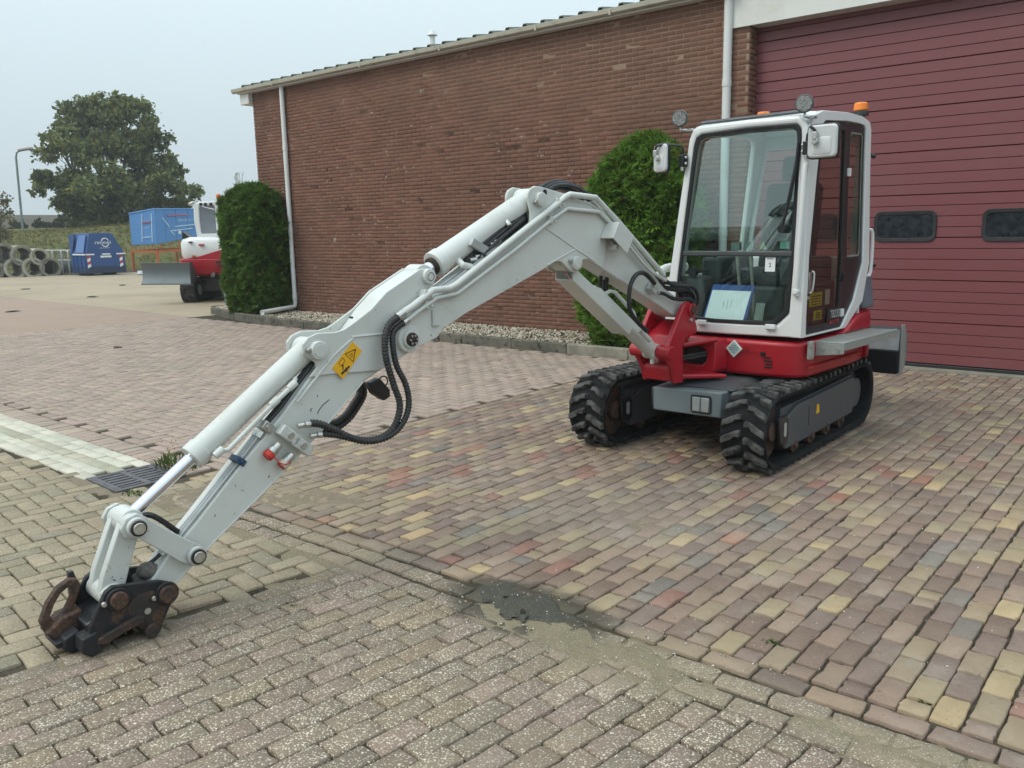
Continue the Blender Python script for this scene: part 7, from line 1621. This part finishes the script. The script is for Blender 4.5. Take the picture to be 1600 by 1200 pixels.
mound('mud', [(-2.62, 2.83), (-2.52, 2.66), (-2.30, 2.575), (-2.10, 2.585), (-1.985, 2.72), (-1.98, 2.87), (-2.12, 2.90), (-2.25, 2.95), (-2.42, 2.95), (-2.52, 2.98)], .0085, M['mud'], 2, .014, .0020, .13)
rm_ = np.random.default_rng(9)
m = MB()
for (x, y, s) in ((-2.27, 2.665, .050), (-2.235, 2.69, .036), (-2.205, 2.665, .030), (-2.30, 2.645, .026), (-2.18, 2.64, .016), (-2.40, 2.78, .013), (-2.44, 2.70, .017), (-2.46, 2.685, .012), (-2.15, 2.60, .008), (-2.10, 2.59, .007), (-2.26, 2.63, .02), (-2.245, 2.655, .022)):
    sh = ICO*(1+rm_.normal(0, .22, (12, 1)))*np.array([s*1.2, s, s*.42])@rand_rot(rm_)[:3].T*1.0; sh[:, 2] *= .5
    m.add([(x+p[0], y+p[1], .012+p[2]) for p in sh], ICOF)
o = m.build('mud_lumps', M['mud'], None, 0, sharp=25); tag(o, kind='stuff')
mound('dust', [(-5.40, 2.46), (-5.0, 2.44), (-4.55, 2.78), (-3.95, 3.15), (-3.85, 3.4), (-4.3, 3.55), (-4.65, 3.35), (-4.9, 3.05), (-5.35, 2.95)], .0012, M['dust'], 3, .018, .004, .2)
mound('dust', [(-1.05, 2.60), (-.2, 2.58), (.6, 2.6), (.6, 2.78), (-.3, 2.80), (-1.0, 2.79)], -.001, M['sand'], 5, .02, .004, .09)
mound('dust', [(-2.95, 3.9), (-2.2, 3.7), (-1.9, 4.1), (-2.3, 4.5), (-2.9, 4.4)], -.003, M['dust'], 6, .025, .003, .2)
mound('dust', [(-3.42, .1), (-3.25, .1), (-2.98, 2.6), (-3.25, 2.6)], -.0035, M['sand'], 7, .03, .003, .08) if 0 else None
mound('dust', [(-5.55, 2.38), (-5.0, 2.44), (-4.9, 2.98), (-5.4, 3.02)], -.003, M['dust'], 8, .025, .003, .08)
mound('dust', [(-6.3, 2.40), (-5.5, 2.38), (-5.5, 2.48), (-6.3, 2.50)], -.004, M['dust'], 9, .025, .003, .05)
mound('dust', [(-5.0, 2.46), (-3.2, 2.46), (-3.2, 2.63), (-5.0, 2.63)], -.004, M['sand'], 10, .03, .003, .07)
bd = [(-3.62, .1), (-3.42, .1), (-3.16, 2.5), (-3.36, 2.5)]
mound('dust', bd, -.004, M['sand'], 11, .03, .003, .07)
# loose grit over the paving
sp = []; rg = np.random.default_rng(31)
for i in range(2600):
    y = .3+9.5*rg.random()**1.7; x = -5.4+6*rg.random(); sp.append((x, y, .001))
for i in range(260):
    x = -2.7+1.6*rg.random(); y = 2.45+.5*rg.random(); sp.append((x, y, .006))
pebbles('grit', sp, .0022, .0058, [(10, (.60, .57, .50)), (6, (.42, .37, .30)), (4, (.22, .19, .16)), (3, (.5, .4, .28))], rg)
# galvanised stub post by the conifer
pp = Vector((-17.15, 10.35, 0)); p_ = sight(357, 486, 20.2)
PO = empty('stub_post', (p_.x, p_.y, 0)); tag(PO, 'short grey metal post at the left foot of the dark conifer', 'post')
m = MB(); m.cyl((p_.x, p_.y, -.05), (p_.x, p_.y, .62), .065, None, 14); m.build('post', plain('grey_post', (.26, .28, .29), .6, .2), PO, .01)
m = MB(); m.cyl((p_.x, p_.y, .0), (p_.x, p_.y, .10), .085, None, 14); m.build('collar', M['black_trim'], PO, .01)
# dark litter on the yard
for i, (px, py) in enumerate(((185, 543), (40, 452), (145, 464), (190, 446), (20, 487))):
    d_ = cr*((px-800)/1320)-cu*((py-600)/1320)+cf; t_ = -1.68/d_.z; q = EYE+d_*t_
    m = MB()
    for k in range(5):
        s = (.03 if i == 0 else .05)*(.5+rm_.random()); sh = ICO*(1+rm_.normal(0, .2, (12, 1)))*np.array([s*1.6, s, s*.3]); m.add([(q.x+p[0]+rm_.normal(0, s), q.y+p[1]+rm_.normal(0, s), .01+p[2]) for p in sh], ICOF)
    o = m.build('dirt_clods', M['mud'], None, 0, sharp=25); tag(o, kind='stuff')
# a low shed across the yard, behind the photographer: seen only as a dark reflection with a corrugated roof edge in the windscreen
SH = empty('shed', (-10, -15, 0)); tag(SH, 'long low shed across the yard reflected in the windscreen', 'shed')
m = MB(); m.box2((-30, -22, -.05), (12, -15, 2.52)); m.build('wall', plain('dark_shed_cladding', (.05, .055, .055), .8), SH)
m = MB(); prof = []; x = -30.5
while x < 12.5: prof += [(x, .0), (x+.22, .0), (x+.33, .20), (x+.55, .20)]; x += .66
a = [(p[0], -14.6, 2.53+p[1]) for p in prof]; b = [(p[0], -22.2, 3.2+p[1]) for p in prof]; n = len(a)
m.add(a+b, [(i, i+1, n+i+1, n+i) for i in range(n-1)]); m.add(a+[(p[0], p[1], 2.47) for p in a], [(i, i+1, n+i+1, n+i) for i in range(n-1)]); m.build('roof', M['roof'], SH, fix=False)

# ------------------------------------------------------------------ thin haze over the whole place
hz = bpy.data.materials.new('haze'); hz.use_nodes = True; t = hz.node_tree; t.nodes.clear()
ho_ = t.nodes.new('ShaderNodeOutputMaterial'); pv = t.nodes.new('ShaderNodeVolumePrincipled'); pv.inputs['Density'].default_value = HAZE
pv.inputs['Color'].default_value = (.86, .93, .97, 1); pv.inputs['Anisotropy'].default_value = .2; pv.inputs['Density Attribute'].default_value = ''
t.links.new(pv.outputs[0], ho_.inputs['Volume'])
if HAZE > 0:
    m = MB(); m.box2((-440, -90, -1.0), (40, 320, 14.5)); o = m.build('haze', hz); tag(o, kind='stuff')

# lettering becomes plain meshes
dg = bpy.context.evaluated_depsgraph_get()
for o in TEXTS:
    me = bpy.data.meshes.new_from_object(o.evaluated_get(dg)); nm = o.name
    n_ = bpy.data.objects.new(nm, me); COL.objects.link(n_); n_.parent = o.parent; n_.matrix_parent_inverse = Matrix(); n_.matrix_local = o.matrix_local.copy()
    if not me.materials: me.materials.append(o.data.materials[0])
    bpy.data.objects.remove(o); n_.name = nm
